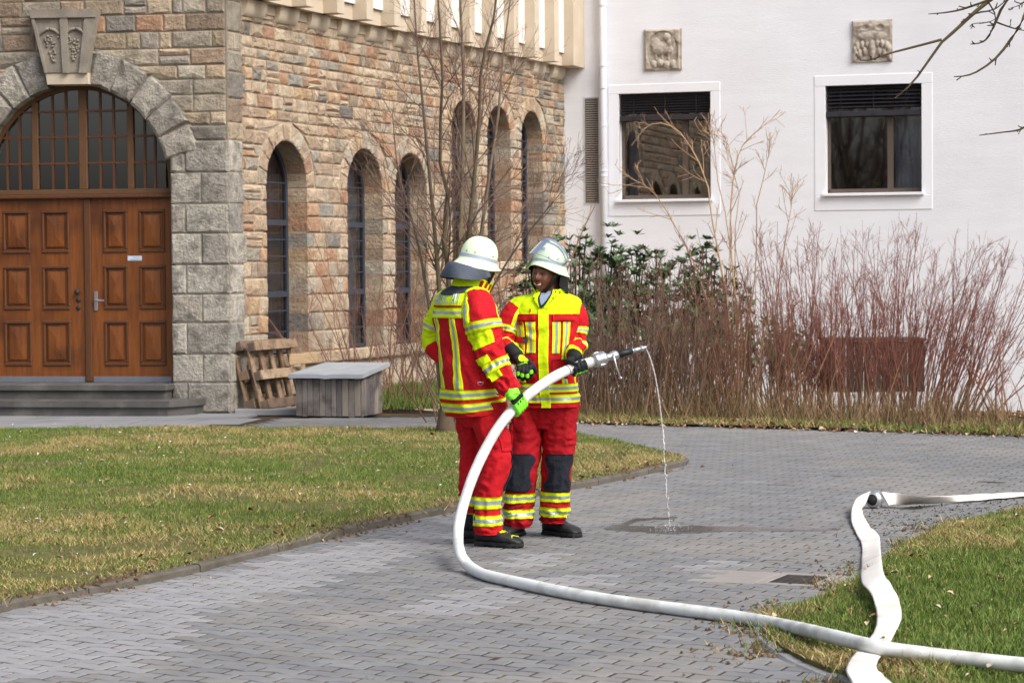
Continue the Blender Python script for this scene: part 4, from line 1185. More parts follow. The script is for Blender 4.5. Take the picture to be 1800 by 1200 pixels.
def leaves(name, pts, size, cols, label, rng, lift=.012, kind='stuff'):
    """curled dead leaves: two joined triangles pairs, folded along the midrib"""
    n = len(pts); a = rng.uniform(0, 2 * np.pi, n); s = size * rng.uniform(.5, 1.3, n)
    d = np.stack([np.cos(a), np.sin(a), rng.uniform(-.2, .35, n)], 1); e = np.stack([-np.sin(a), np.cos(a), rng.uniform(-.3, .3, n)], 1)
    p = np.asarray(pts, float); p[:, 2] += lift
    up = np.array([0, 0, 1.0])
    S = s[:, None]
    fold = rng.uniform(.1, .5, (n, 1))
    v = np.stack([p - d * S * .5, p - d * S * .1 + e * S * .34 + up * S * fold, p + d * S * .28 + e * S * .26 + up * S * fold * .7, p + d * S * .55, p + d * S * .28 - e * S * .26 + up * S * fold * .8, p - d * S * .1 - e * S * .34 + up * S * fold, p + up * 0], 1).reshape(-1, 3)
    b = np.arange(n)[:, None] * 7
    f = np.concatenate([b + [0, 1, 6], b + [1, 2, 6], b + [2, 3, 6], b + [3, 4, 6], b + [4, 5, 6], b + [5, 0, 6]], 1).reshape(-1, 3)
    c = np.array(cols)[rng.integers(0, len(cols), n)] * rng.uniform(.6, 1.15, (n, 1))
    return tag(np_mesh(name, v, f, M['litter'], cols=np.repeat(c, 7, axis=0)), label, 'leaves', kind=kind)
BRN = [lin(c) for c in ((150, 110, 78), (176, 140, 104), (120, 84, 60), (196, 170, 140), (140, 92, 60), (206, 190, 170))]
def litter(poly, n, z, near=None, nd=.3, base=.0):
    x, y = scatter(poly, n, rng)
    if near is not None:
        d = edge_dist(x, y, near, False); k = rng.random(len(x)) < base + np.exp(-d / nd); x, y = x[k], y[k]
    return np.stack([x, y, np.full(len(x), z)], 1)
leaves('fallen_leaves', litter(lawn_poly, 1500, .05, el, .35, .12), .042, BRN, 'dry brown leaves scattered over the left lawn', rng)
leaves('fallen_leaves', litter([p for p in rl_poly if p[1] < 17 and p[0] < 4], 170, .06), .036, BRN, 'dry brown leaves lying in the grass at the right corner', rng)
bfl = [(p.x, p.y) for p in bed_front]
leaves('fallen_leaves', litter([(p.x, p.y - .3) for p in bed_front] + [(p.x, p.y + .5) for p in bed_front[::-1]], 9000, .0, bfl, .16, .02), .055, BRN, 'band of pale dead leaves along the far edge of the paving', rng)
bl_ = litter(bed_poly, 9000, .0, None); bl_[:, 2] = bed_z(bl_[:, 0], bl_[:, 1]) + .015
leaves('fallen_leaves', bl_, .06, BRN, 'brown leaf litter beneath the bare shrubs', rng)
leaves('fallen_leaves', litter(road_poly, 2600, -.01, el, .10, .012), .03, BRN, 'leaf crumbs swept against the kerb on the paving', rng)
leaves('fallen_leaves', litter([tuple(G(1500, 900).xy), tuple(G(1830, 870).xy), tuple(G(1830, 905).xy), tuple(G(1640, 945).xy), tuple(G(1540, 1000).xy)], 1500, -.008), .016, [lin((70, 54, 40)), lin((96, 76, 54)), lin((84, 84, 44))], 'small dark debris on the pavers between the flat hose and the grass', rng)
DAISY = [lin((236, 236, 232)), lin((224, 226, 236))]
leaves('daisies', litter(lawn_poly, 420, .07, None), .022, DAISY, 'tiny white daisies dotted through the left lawn', rng)['category'] = 'flowers'

# soil crumbs on the lawn edge
def crumbs():
    x, y = scatter(lawn_poly, 60000, rng); d = edge_dist(x, y, el, False); k = (rng.random(len(x)) < .7 * np.exp(-d / .07) + .55 * (vnoise(x, y, .7, 91) > .86) * (x > -2)); x, y = x[k], y[k]
    n = len(x); s = rng.uniform(.006, .02, n); p = np.stack([x, y, np.full(n, .045)], 1)
    T = np.array([[1, 0, -.3], [-.5, .87, -.3], [-.5, -.87, -.3], [0, 0, .8]])
    v = (p[:, None, :] + T[None] * s[:, None, None]).reshape(-1, 3); b = np.arange(n)[:, None] * 4
    f = np.concatenate([b + [0, 1, 3], b + [1, 2, 3], b + [2, 0, 3]], 1).reshape(-1, 3)
    c = np.array([lin((74, 58, 44)), lin((96, 78, 60)), lin((58, 46, 36))])[rng.integers(0, 3, n)]
    tag(np_mesh('soil_crumbs', v, f, M['litter'], cols=np.repeat(c, 4, axis=0)), 'dark soil crumbs along the kerb of the left lawn', 'soil', kind='stuff')
crumbs()
def kerb_dirt():
    x, y = scatter([(p.x - .6, p.y - .5) for p in left_edge] + [(p.x + .3, p.y + .3) for p in left_edge[::-1]], 120000, rng)
    d = edge_dist(x, y, el, False); cl = vnoise(x, y, .35, 17); k = rng.random(len(x)) < np.exp(-d / .055) * (cl > .55) * 1.0; x, y = x[k], y[k]
    n = len(x); s = rng.uniform(.006, .022, n); z = np.where(edge_dist(x, y, el, False) < .045, .047, np.where(inside(x, y, lawn_poly), .045, .003)); p = np.stack([x, y, z], 1)
    T = np.array([[1, 0, -.3], [-.5, .87, -.3], [-.5, -.87, -.3], [0, 0, .7]])
    v = (p[:, None, :] + T[None] * s[:, None, None]).reshape(-1, 3); b = np.arange(n)[:, None] * 4
    f = np.concatenate([b + [0, 1, 3], b + [1, 2, 3], b + [2, 0, 3]], 1).reshape(-1, 3)
    c = np.array([lin((70, 56, 42)), lin((92, 76, 58)), lin((116, 98, 76))])[rng.integers(0, 3, n)]
    tag(np_mesh('soil_crumbs', v, f, M['litter'], cols=np.repeat(c, 4, axis=0)), 'soil and moss washed over the kerb stones onto the paving', 'soil', kind='stuff')
    # ragged edge of the right lawn: soil, weeds and blades creeping over the border onto the pavers
    x, y = scatter([(-.2, 8.3), (4, 8.3), (4.2, 17.5), (2, 17.5), (1, 12)], 160000, rng); k = ~inside(x, y, [tuple(G(a_, c_).xy) for a_, c_ in ((1490, 915), (1545, 915), (1572, 1000), (1600, 1060), (1530, 1060), (1503, 1020), (1498, 960))]); x, y = x[k], y[k]
    d = edge_dist(x, y, er, False); cl = vnoise(x, y, .3, 27)
    k = rng.random(len(x)) < np.exp(-d / .09) * (cl > .45); xs_, ys_ = x[k], y[k]; n = len(xs_); s = rng.uniform(.004, .016, n); p = np.stack([xs_, ys_, np.where(inside(xs_, ys_, rl_poly), .035, .006)], 1)
    v = (p[:, None, :] + T[None] * s[:, None, None]).reshape(-1, 3); b = np.arange(n)[:, None] * 4
    f = np.concatenate([b + [0, 1, 3], b + [1, 2, 3], b + [2, 0, 3]], 1).reshape(-1, 3); c = np.array([lin((70, 56, 42)), lin((92, 76, 58)), lin((116, 98, 76))])[rng.integers(0, 3, n)]
    tag(np_mesh('soil_crumbs', v, f, M['litter'], cols=np.repeat(c, 4, axis=0)), 'soil crumbs along the ragged edge of the right lawn', 'soil', kind='stuff')
    k = (rng.random(len(x)) < np.exp(-d / .07)) & (cl > .5); xs_, ys_ = x[k], y[k]
    v, f, kk = blades(xs_, ys_, np.full(len(xs_), .0), rng.uniform(.02, .08, len(xs_)), np.full(len(xs_), .006), rng.uniform(.3, 1.4, len(xs_)), rng)
    c = np.where(rng.random((len(xs_), 1)) < .4, DRY[rng.integers(0, 5, len(xs_))], GRN[rng.integers(0, 5, len(xs_))]) * rng.uniform(.7, 1.1, (len(xs_), 1))
    tag(np_mesh('grass', v, f, M['grass'], cols=np.repeat(c, kk, axis=0)), 'weeds and grass creeping over the border of the right lawn', 'grass', kind='stuff')
    # straggling dry grass hanging over the kerb
    x, y = scatter([(p.x - .2, p.y - .2) for p in left_edge] + [(p.x + .2, p.y + .25) for p in left_edge[::-1]], 60000, rng); d = edge_dist(x, y, el, False)
    k = (rng.random(len(x)) < np.exp(-d / .05)) & (vnoise(x, y, .3, 23) > .58); x, y = x[k], y[k]
    v, f, kk = blades(x, y, np.full(len(x), .03), rng.uniform(.03, .09, len(x)), np.full(len(x), .006), rng.uniform(.6, 1.8, len(x)), rng)
    c = np.where(rng.random((len(x), 1)) < .75, DRY[rng.integers(0, 5, len(x))], GRN[rng.integers(0, 5, len(x))]) * rng.uniform(.7, 1.1, (len(x), 1))
    tag(np_mesh('grass', v, f, M['grass'], cols=np.repeat(c, kk, axis=0)), 'dry grass straggling over the curved kerb', 'grass', kind='stuff')
kerb_dirt()

# ================================================================ BARE SHRUBS AND TREE
def np_tubes(paths, rad, sides=4):
    """paths (N,P,3), rad (N,P)"""
    N, P, _ = paths.shape
    t = np.gradient(paths, axis=1); t /= np.linalg.norm(t, axis=2, keepdims=True) + 1e-9
    ref = np.where(np.abs(t[..., 2:3]) > .85, np.array([1.0, 0, 0]), np.array([0, 0, 1.0]))
    a = np.cross(t, ref); a /= np.linalg.norm(a, axis=2, keepdims=True) + 1e-9
    b = np.cross(t, a)
    an = np.arange(sides) * 2 * np.pi / sides
    v = paths[:, :, None, :] + (a[:, :, None, :] * np.cos(an)[None, None, :, None] + b[:, :, None, :] * np.sin(an)[None, None, :, None]) * rad[:, :, None, None]
    v = v.reshape(-1, 3)
    base = (np.arange(N)[:, None] * P + np.arange(P - 1)[None]) * sides
    base = base.reshape(-1, 1)
    k = np.arange(sides); k2 = (k + 1) % sides
    f = np.stack([base + k, base + k2, base + sides + k2, base + sides + k], 2).reshape(-1, 4)
    return v, f
def walk_paths(start, d0, length, P, wig, up, rng):
    n = len(start); d = d0 / (np.linalg.norm(d0, axis=1, keepdims=True) + 1e-9)
    out = np.zeros((n, P, 3)); out[:, 0] = start; step = (length / (P - 1))[:, None]
    for i in range(1, P):
        d = d + rng.normal(0, wig, (n, 3)) + np.array([0, 0, up]); d /= np.linalg.norm(d, axis=1, keepdims=True)
        out[:, i] = out[:, i - 1] + d * step
    return out
def kids(paths, rad, m, t0, t1, lfun, ang, P, wig, up, rng, rk=.6):
    N, Pn, _ = paths.shape
    idx = np.repeat(np.arange(N), m); t = rng.uniform(t0, t1, len(idx)) * (Pn - 1)
    i = np.minimum(t.astype(int), Pn - 2); fr = (t - i)[:, None]
    st = paths[idx, i] * (1 - fr) + paths[idx, i + 1] * fr
    tg = paths[idx, i + 1] - paths[idx, i]; tg /= np.linalg.norm(tg, axis=1, keepdims=True) + 1e-9
    rn = rng.normal(0, 1, (len(idx), 3)); rn -= tg * (rn * tg).sum(1, keepdims=True); rn /= np.linalg.norm(rn, axis=1, keepdims=True) + 1e-9
    a = rng.normal(ang, ang * .3, len(idx))[:, None]
    d = tg * np.cos(a) + rn * np.sin(a)
    r0 = (rad[idx, i] * (1 - fr[:, 0]) + rad[idx, i + 1] * fr[:, 0]) * rk
    L = lfun(len(idx)) * (1.15 - .6 * t / (Pn - 1))
    p = walk_paths(st, d, L, P, wig, up, rng)
    r = np.maximum(r0[:, None] * np.linspace(1, .35, P)[None], .0016)
    return p, r
def shade(paths, rad, c_old, c_young, r_old, rng):
    k = np.clip(rad / r_old, 0, 1)[..., None]
    return (np.array(c_young) * (1 - k) + np.array(c_old) * k) * rng.uniform(.8, 1.2, (len(paths), 1, 1))
class Plant:
    def __init__(s): s.v = []; s.f = []; s.c = []; s.n = 0
    def add(s, paths, rad, c_old, c_young, r_old, rng, sides=4):
        v, f = np_tubes(paths, rad, sides); c = shade(paths, rad, c_old, c_young, r_old, rng)
        s.v.append(v); s.f.append(f + s.n); s.n += len(v); s.c.append(np.repeat(c.reshape(-1, 3), sides, axis=0))
    def build(s, name, parent, mt='bark'):
        return np_mesh(name, np.concatenate(s.v), np.concatenate(s.f), M[mt], parent, cols=np.concatenate(s.c), smooth=True)

TANB, REDB, PUR, OLV = lin((150, 126, 98)), lin((132, 72, 62)), lin((112, 96, 90)), lin((106, 98, 72))
BRNB = lin((112, 88, 66))
def shrub(label, px, Zd, spread, height, n, seed, c_old=TANB, c_young=REDB, lean=(0, 0), m=(7, 3), rbase=.0105, splay=.22, wig=.05, tw=.45, cat='shrub', group=None, name='bare_shrub', ang=.5, py=None, base=None, up=.03):
    rng = np.random.default_rng(seed)
    b0 = Vector((ray(px, 600).x / ray(px, 600).y * Zd, Zd, 0))
    st = np.stack([b0.x + rng.normal(0, spread / 2, n), b0.y + rng.normal(0, spread * .35, n), np.zeros(n)], 1); st[:, 2] = np.minimum(0, bed_z(st[:, 0], st[:, 1])) - .05
    off = (st - np.array([b0.x, b0.y, 0])) / max(spread, .1); off[:, 2] = 0
    d = np.stack([off[:, 0] * splay * 1.6 + rng.normal(0, splay * .5, n) + lean[0], off[:, 1] * splay + rng.normal(0, splay * .5, n) + lean[1], np.ones(n)], 1)
    L = height * rng.uniform(.55, 1.08, n)
    p = walk_paths(st, d, L, 9, wig, .0, rng); r = (rbase * rng.uniform(.5, 1.1, n))[:, None] * np.linspace(1, .22, 9)[None]
    pl_ = Plant(); pl_.add(p, r, c_old, c_young, rbase * .9, rng, 5)
    p2, r2 = kids(p, r, m[0], .25, .97, lambda k: tw * height * .5 * rng.uniform(.35, 1, k), ang, 6, .09, up, rng)
    pl_.add(p2, r2, c_old, c_young, rbase * .9, rng, 3)
    if m[1]:
        p3, r3 = kids(p2, r2, m[1], .2, .95, lambda k: tw * height * .2 * rng.uniform(.3, 1, k), ang, 4, .1, up, rng)
        pl_.add(p3, r3, c_old, c_young, rbase * .9, rng, 3)
    root = empty(name, b0); tag(root, label, cat, group)
    pl_.build('branches', root)
    return root, (p, r, p2, r2)

HG = 'bare leafless shrubs in the bed along the white wall'
# brown thicket left of centre, behind the standing firefighter
shrub('dense brown thicket rising directly behind the helmets of both firefighters', 905, 26.4, .9, 1.9, 46, 101, BRNB, PUR, m=(9, 4), group=HG, splay=.25)
shrub('brown leafless thicket just right of the smiling firefighter', 1035, 26.2, .9, 1.75, 48, 102, BRNB, PUR, m=(9, 4), group=HG)
shrub('dense reddish brown shrub behind the hose nozzle', 1120, 26.6, .9, 1.85, 62, 103, lin((142, 120, 94)), lin((118, 92, 80)), m=(9, 4), group=HG, splay=.16)
shrub('dense dark brown shrub behind the falling water stream', 1205, 26.9, .9, 1.8, 62, 104, lin((138, 114, 88)), lin((116, 86, 76)), m=(9, 4), group=HG, splay=.16)
def guide(pts, P=14):
    q = smooth_line([D(a, b, Y) for a, b, Y in pts], 6); idx = np.linspace(0, len(q) - 1, P); return np.array([tuple(q[int(i)]) for i in idx])
ps = empty('bare_shrub', (D(1293, 715, 27.6).x, 27.6, 0)); tag(ps, 'tall pale tan shrub with forked arms reaching up beside the left window', 'shrub', HG)
PS = [[(1290, 722), (1283, 560), (1264, 450), (1249, 370), (1245, 330), (1226, 280), (1200, 238), (1176, 220), (1150, 217), (1128, 229)],
      [(1298, 722), (1295, 560), (1286, 450), (1284, 380), (1290, 305), (1300, 268), (1313, 246), (1340, 224), (1360, 208), (1380, 224)],
      [(1305, 722), (1310, 600), (1326, 500), (1330, 420), (1330, 360), (1338, 330), (1345, 300), (1349, 280), (1352, 270), (1352, 262)],
      [(1284, 722), (1270, 620), (1240, 520), (1215, 450), (1188, 400), (1165, 360), (1145, 335), (1122, 320), (1105, 326), (1092, 322)],
      [(1292, 722), (1290, 600), (1284, 480), (1280, 400), (1262, 320), (1258, 280), (1254, 245), (1250, 236), (1248, 232), (1247, 228)],
      [(1300, 722), (1304, 620), (1300, 520), (1290, 430), (1300, 340), (1288, 300), (1282, 260), (1272, 240), (1268, 232), (1266, 226)],
      [(1310, 722), (1330, 640), (1352, 560), (1372, 480), (1380, 430), (1384, 400), (1390, 370), (1392, 350), (1394, 340), (1396, 330)]]
pg = np.stack([guide([(a_, b_, 27.6 + .1 * (i % 3)) for a_, b_ in q]) for i, q in enumerate(PS)])
pr_ = np.array([.014, .014, .010, .010, .009, .009, .009])[:, None] * np.linspace(1, .22, 14)[None]
rg_ = np.random.default_rng(55); pp_ = Plant(); CT = lin((182, 158, 128)); CT2 = lin((178, 146, 116))
pp_.add(pg, pr_, CT, CT2, .02, rg_, 6)
ka, ra_ = kids(pg, pr_, 14, .22, .98, lambda k: rg_.uniform(.15, .6, k), .65, 6, .08, .05, rg_, .6); pp_.add(ka, np.maximum(ra_, .003), CT, CT2, .02, rg_, 4)
kb, rb_ = kids(ka, ra_, 3, .3, .98, lambda k: rg_.uniform(.06, .2, k), .7, 4, .1, .05, rg_, .7); pp_.add(kb, np.maximum(rb_, .0025), CT, CT2, .02, rg_, 3)
pp_.build('branches', ps)
shrub('tangled tan shrub at the foot of the tall pale one', 1300, 26.6, 1.0, 1.75, 60, 106, lin((140, 112, 86)), lin((126, 84, 70)), m=(8, 3), group=HG)
shrub('upright red stemmed shrub left of the brown garden screen', 1400, 27.8, .9, 2.2, 64, 107, lin((136, 104, 80)), lin((138, 88, 82)), m=(7, 4), group=HG, splay=.12)
shrub('red stemmed shrub growing right in front of the brown garden screen', 1495, 27.5, .9, 2.25, 72, 108, lin((132, 96, 76)), lin((140, 86, 82)), m=(7, 4), group=HG, splay=.14)
shrub('red stemmed shrub fanning out over the right end of the garden screen', 1585, 27.2, .9, 2.15, 72, 109, lin((130, 94, 74)), lin((138, 86, 80)), m=(7, 4), group=HG, splay=.18, lean=(.08, 0))
shrub('wide spreading red stemmed shrub leaning right against the white wall', 1650, 26.8, .5, 1.95, 40, 110, lin((126, 92, 72)), lin((136, 86, 78)), m=(7, 4), group=HG, splay=.24, lean=(.26, 0))
shrub('low thin shrub at the far right edge of the bed', 1800, 26.5, .6, 1.2, 18, 111, lin((150, 120, 90)), lin((150, 84, 70)), m=(5, 2), group=HG, splay=.25)
shrub('thin pale sapling in front of the louvre vent', 1000, 29.5, .25, 3.1, 5, 112, lin((160, 132, 100)), lin((158, 112, 84)), m=(6, 2), rbase=.014, splay=.08, group=HG, tw=.3)
SG = 'bare stems beside the stone wall'
shrub('arching tan bare shrub growing behind the wooden box', 655, 29.2, .55, 2.9, 15, 121, lin((150, 124, 98)), lin((140, 96, 84)), m=(8, 4), rbase=.014, splay=.30, wig=.08, group=SG)
shrub('thin brown bare stems between the wooden box and the tree', 725, 28.6, .6, 2.0, 22, 122, lin((128, 100, 80)), lin((130, 84, 74)), m=(7, 3), rbase=.011, splay=.2, group=SG)
shrub('tan bare sapling rising between the two helmets', 893, 25.6, .12, 2.6, 4, 123, lin((150, 126, 94)), lin((140, 104, 80)), m=(6, 3), rbase=.022, splay=.15, group=SG, lean=(.05, 0))

# dry grass tangle at the foot of the thicket
x, y = scatter([(p.x, p.y + .35) for p in bed_front if p.x < 5.2] + [(p.x, p.y + 2.6) for p in bed_front[::-1] if p.x < 5.2], 12000, rng)
v, f, k = blades(x, y, np.full(len(x), .0), .08 + .42 * rng.random(len(x)) ** 2, np.full(len(x), .009), rng.uniform(.1, .9, len(x)), rng)
c = np.array([lin((130, 104, 78)), lin((156, 128, 98)), lin((104, 82, 62)), lin((120, 108, 70))])[rng.integers(0, 4, len(x))] * rng.uniform(.7, 1.1, (len(x), 1))
tag(np_mesh('dry_undergrowth', v, f, M['grass'], cols=np.repeat(c, k, axis=0)), 'dry brown stalks tangled at the foot of the shrubs', 'undergrowth', kind='stuff')

# multi stemmed bare tree in front of the side wall
tree = empty('bare_tree', D(786, 762, 24.1)); tree.location.z = 0
tag(tree, 'bare tree with several olive grey stems in front of the stone side wall', 'tree')
stems_px = [
    [(786, 770, 24.1), (783, 700, 24.1), (776, 560, 24.3), (766, 430, 24.4), (757, 330, 24.5), (745, 200, 24.6), (733, 80, 24.8), (725, -60, 25)],
    [(788, 770, 24.1), (788, 640, 24.0), (790, 500, 24.0), (780, 420, 23.9), (788, 350, 23.9), (772, 270, 23.8), (778, 140, 23.6), (770, 0, 23.5), (764, -80, 23.5)],
    [(790, 770, 24.1), (795, 620, 24.2), (806, 480, 24.3), (812, 330, 24.4), (815, 170, 24.5), (812, 60, 24.6), (803, -80, 24.7)],
    [(792, 770, 24.1), (802, 620, 24.0), (818, 470, 23.9), (830, 350, 23.8), (842, 220, 23.7), (846, 120, 23.6), (870, 20, 23.5), (880, -80, 23.4)],
    [(793, 770, 24.1), (812, 620, 24.3), (842, 440, 24.6), (858, 320, 24.8), (876, 200, 25), (884, 100, 25.1), (905, -60, 25.2)],
    [(784, 770, 24.1), (765, 610, 24.3), (745, 480, 24.5), (728, 400, 24.7), (700, 300, 24.9), (690, 200, 25)],
    [(795, 770, 24.1), (826, 600, 23.8), (858, 520, 23.6), (905, 440, 23.4), (960, 370, 23.2), (985, 340, 23.1)]]
gp = np.stack([guide(s_) for s_ in stems_px])
gr = np.array([.032, .032, .036, .032, .028, .022, .018])[:, None] * np.linspace(1, .16, 14)[None] ** .9
rng2 = np.random.default_rng(900)
pt = Plant(); pt.add(gp, gr, OLV, PUR, .03, rng2, 8)
q1, r1 = kids(gp, gr, 14, .26, .98, lambda k: rng2.uniform(.5, 1.5, k), .62, 9, .07, .03, rng2, .42)
q2, r2 = kids(q1, r1, 7, .15, .95, lambda k: rng2.uniform(.2, .75, k), .6, 6, .09, .02, rng2, .6)
q3, r3 = kids(q2, r2, 3, .2, .95, lambda k: rng2.uniform(.08, .3, k), .6, 4, .1, .02, rng2, .7)
cr_ = Plant()
cr_.add(q1, r1, OLV, lin((116, 98, 88)), .03, rng2, 5); cr_.add(q2, r2, PUR, lin((122, 96, 86)), .012, rng2, 3); cr_.add(q3, r3, PUR, lin((126, 94, 84)), .01, rng2, 3)
cr_.build('crown', tree)
b = MB(); base = D(786, 762, 24.1); base.z = 0
b.tube([(base.x, base.y, -.05), (base.x, base.y, .1), (base.x + .01, base.y, .3), (base.x + .02, base.y, .6)], [.15, .105, .08, .04], 12)
ob = b.build('trunk', M['bark'], tree, True)
a = ob.data.attributes.new('col', 'FLOAT_COLOR', 'POINT'); a.data.foreach_set('color', np.tile(np.array([*lin((98, 84, 70)), 1], np.float32), len(ob.data.vertices)))
pt.build('trunk', tree)

# branch tips of a tree standing just outside the right edge
btree = empty('bare_tree', (5.6, 19.2, 0)); tag(btree, 'dark lichen spotted twigs hanging in from a tree at the top right corner', 'tree')
Yb = 15.5
gs = [
    [(2450, -500, 17.5), (2150, -260, 16.5), (1840, -60, Yb), (1745, -5, Yb), (1690, 45, Yb), (1655, 75, Yb), (1625, 118, Yb), (1600, 150, Yb), (1573, 173, Yb)],
    [(1655, 70, Yb), (1610, 82, Yb), (1560, 95, Yb), (1535, 104, Yb), (1515, 106, Yb), (1503, 96, Yb)],
    [(1840, -60, Yb), (1765, -12, 15.3), (1700, 14, 15.3), (1665, 22, 15.3), (1632, 25, 15.3)],
    [(1840, -70, Yb), (1800, 30, 15.2), (1782, 62, 15.2), (1755, 98, 15.2), (1725, 122, 15.2), (1700, 133, 15.2), (1677, 135, 15.2)],
    [(1840, -80, Yb), (1770, 0, 15.6), (1748, 45, 15.6), (1735, 68, 15.6), (1722, 76, 15.6), (1706, 78, 15.6)],
    [(1748, 38, 15.6), (1775, 48, 15.6), (1800, 54, 15.6), (1850, 62, 15.6)],
    [(2100, 100, 16), (1880, 190, Yb), (1805, 222, Yb), (1789, 229, Yb), (1760, 233, Yb), (1721, 238, Yb)],
    [(1690, 40, 15.4), (1715, 24, 15.4), (1745, 18, 15.4), (1765, 4, 15.4), (1790, -20, 15.4)],
    [(1735, 0, 15.4), (1750, 34, 15.5), (1712, 42, 15.4), (1710, 43, 15.4)],
    [(1820, -10, 15.3), (1795, 8, 15.3), (1772, 16, 15.3)]]
gp = np.stack([guide(s_, 12) for s_ in gs])
gr = np.array([.040, .010, .012, .014, .012, .007, .012, .008, .006, .006])[:, None] * np.linspace(1, .28, 12)[None]
gr[0] = [.06, .05, .035, .022, .017, .014, .012, .010, .009, .008, .006, .005]
ptb = Plant(); ptb.add(gp, gr, lin((92, 86, 58)), lin((74, 58, 54)), .015, rng2, 6)
s1, t1 = kids(gp, gr, 7, .3, .97, lambda k: rng2.uniform(.02, .07, k), .9, 4, .2, .02, rng2, .75)
t1 = np.maximum(t1, .0035); ptb.add(s1, t1, lin((80, 66, 56)), lin((66, 50, 48)), .012, rng2, 4)
ptb.build('branches', btree)
b = MB(); tp = D(2450, -500, 17.5); b.tube([(5.6, 19.2, -.1), (5.55, 19.1, 1.2), (5.5, 18.6, 2.8), tuple(tp)], [.2, .15, .11, .06], 12)
ob = b.build('trunk', M['bark'], btree, True)
a = ob.data.attributes.new('col', 'FLOAT_COLOR', 'POINT'); a.data.foreach_set('color', np.tile(np.array([*lin((98, 88, 70)), 1], np.float32), len(ob.data.vertices)))

# evergreen bushes between the shrubs and the white wall
def evergreen(label, items, seed, group=None):
    rng = np.random.default_rng(seed)
    c0 = D(items[0][0], 600, items[0][2]); root = empty('evergreen_bush', (c0.x, c0.y, 0)); tag(root, label, 'bush', group)
    P, Dn = [], []
    for (px, py, Y, rx, n) in items:
        top = D(px, py, Y); cx, cy, h = top.x, top.y, top.z
        a = rng.uniform(0, 2 * np.pi, n); e = np.arccos(rng.uniform(-.2, 1, n)); rr = rng.uniform(.6, 1.0, n)
        off = np.stack([np.cos(a) * np.sin(e) * rx, np.sin(a) * np.sin(e) * rx * .7, np.cos(e) * h * .55], 1)
        P.append(np.array([cx, cy, h * .45]) + off * rr[:, None]); Dn.append(off / (np.linalg.norm(off, axis=1, keepdims=True) + 1e-6) + np.array([0, -.2, .55]))
    P = np.concatenate(P); Dn = np.concatenate(Dn); Dn /= np.linalg.norm(Dn, axis=1, keepdims=True); n = len(P)
    k = 8; idx = np.repeat(np.arange(n), k)
    an = np.tile(np.arange(k) * 2 * np.pi / k, n) + rng.uniform(0, .6, n * k)
    t = Dn[idx]; a = np.cross(t, [0.3, .2, .9]); a /= np.linalg.norm(a, axis=1, keepdims=True); b_ = np.cross(t, a)
    ld = (a * np.cos(an)[:, None] + b_ * np.sin(an)[:, None]) * rng.uniform(.6, 1.1, (n * k, 1)) + t * rng.uniform(.3, 1.0, (n * k, 1)); ld /= np.linalg.norm(ld, axis=1, keepdims=True)
    L = rng.uniform(.08, .135, n * k)[:, None]; wd = np.cross(ld, t); wd /= np.linalg.norm(wd, axis=1, keepdims=True) + 1e-6; W = L * .19
    p0 = P[idx]
    v = np.stack([p0, p0 + ld * L * .5 + wd * W, p0 + ld * L - t * L * .15, p0 + ld * L * .5 - wd * W], 1).reshape(-1, 3)
    f = np.arange(len(v)).reshape(-1, 4)
    c = np.array([lin((62, 92, 52)), lin((80, 110, 62)), lin((50, 74, 48)), lin((98, 124, 80)), lin((72, 102, 66))])[rng.integers(0, 5, n * k)] * rng.uniform(.7, 1.2, (n * k, 1))
    np_mesh('foliage', v, f, M['leaf'], root, cols=np.repeat(c, 4, axis=0))
    pl_ = Plant(); st = np.stack([P[:, 0] * 0 + c0.x + (P[:, 0] - c0.x) * .6, P[:, 1] + .05, np.full(n, -.35)], 1)[::3]
    en = P[::3]; tt = np.linspace(0, 1, 6)[None, :, None]; paths = st[:, None] * (1 - tt) + en[:, None] * tt; paths[:, 1:5, :2] += rng.normal(0, .03, (len(st), 4, 2))
    pl_.add(paths, np.full((len(st), 6), .007), lin((96, 80, 60)), lin((96, 80, 60)), .01, rng); pl_.build('stems', root)
evergreen('dark evergreen bush with whorled leaves right of the smiling firefighter', [(1000, 396, 29.6, .55, 170), (1060, 390, 29.6, .45, 160), (950, 430, 29.6, .5, 120)], 201)
evergreen('evergreen bush with glossy leaves below the left window', [(1115, 408, 29.8, .5, 150), (1160, 425, 29.8, .5, 100)], 202)
evergreen('small evergreen bush behind the tall pale shrub', [(1235, 394, 30, .36, 110), (1200, 420, 30, .4, 70), (1275, 455, 30, .4, 60)], 203)
evergreen('low dark evergreen bush left of the brown garden screen', [(1395, 580, 31, .35, 70), (1340, 560, 31, .35, 60)], 204)

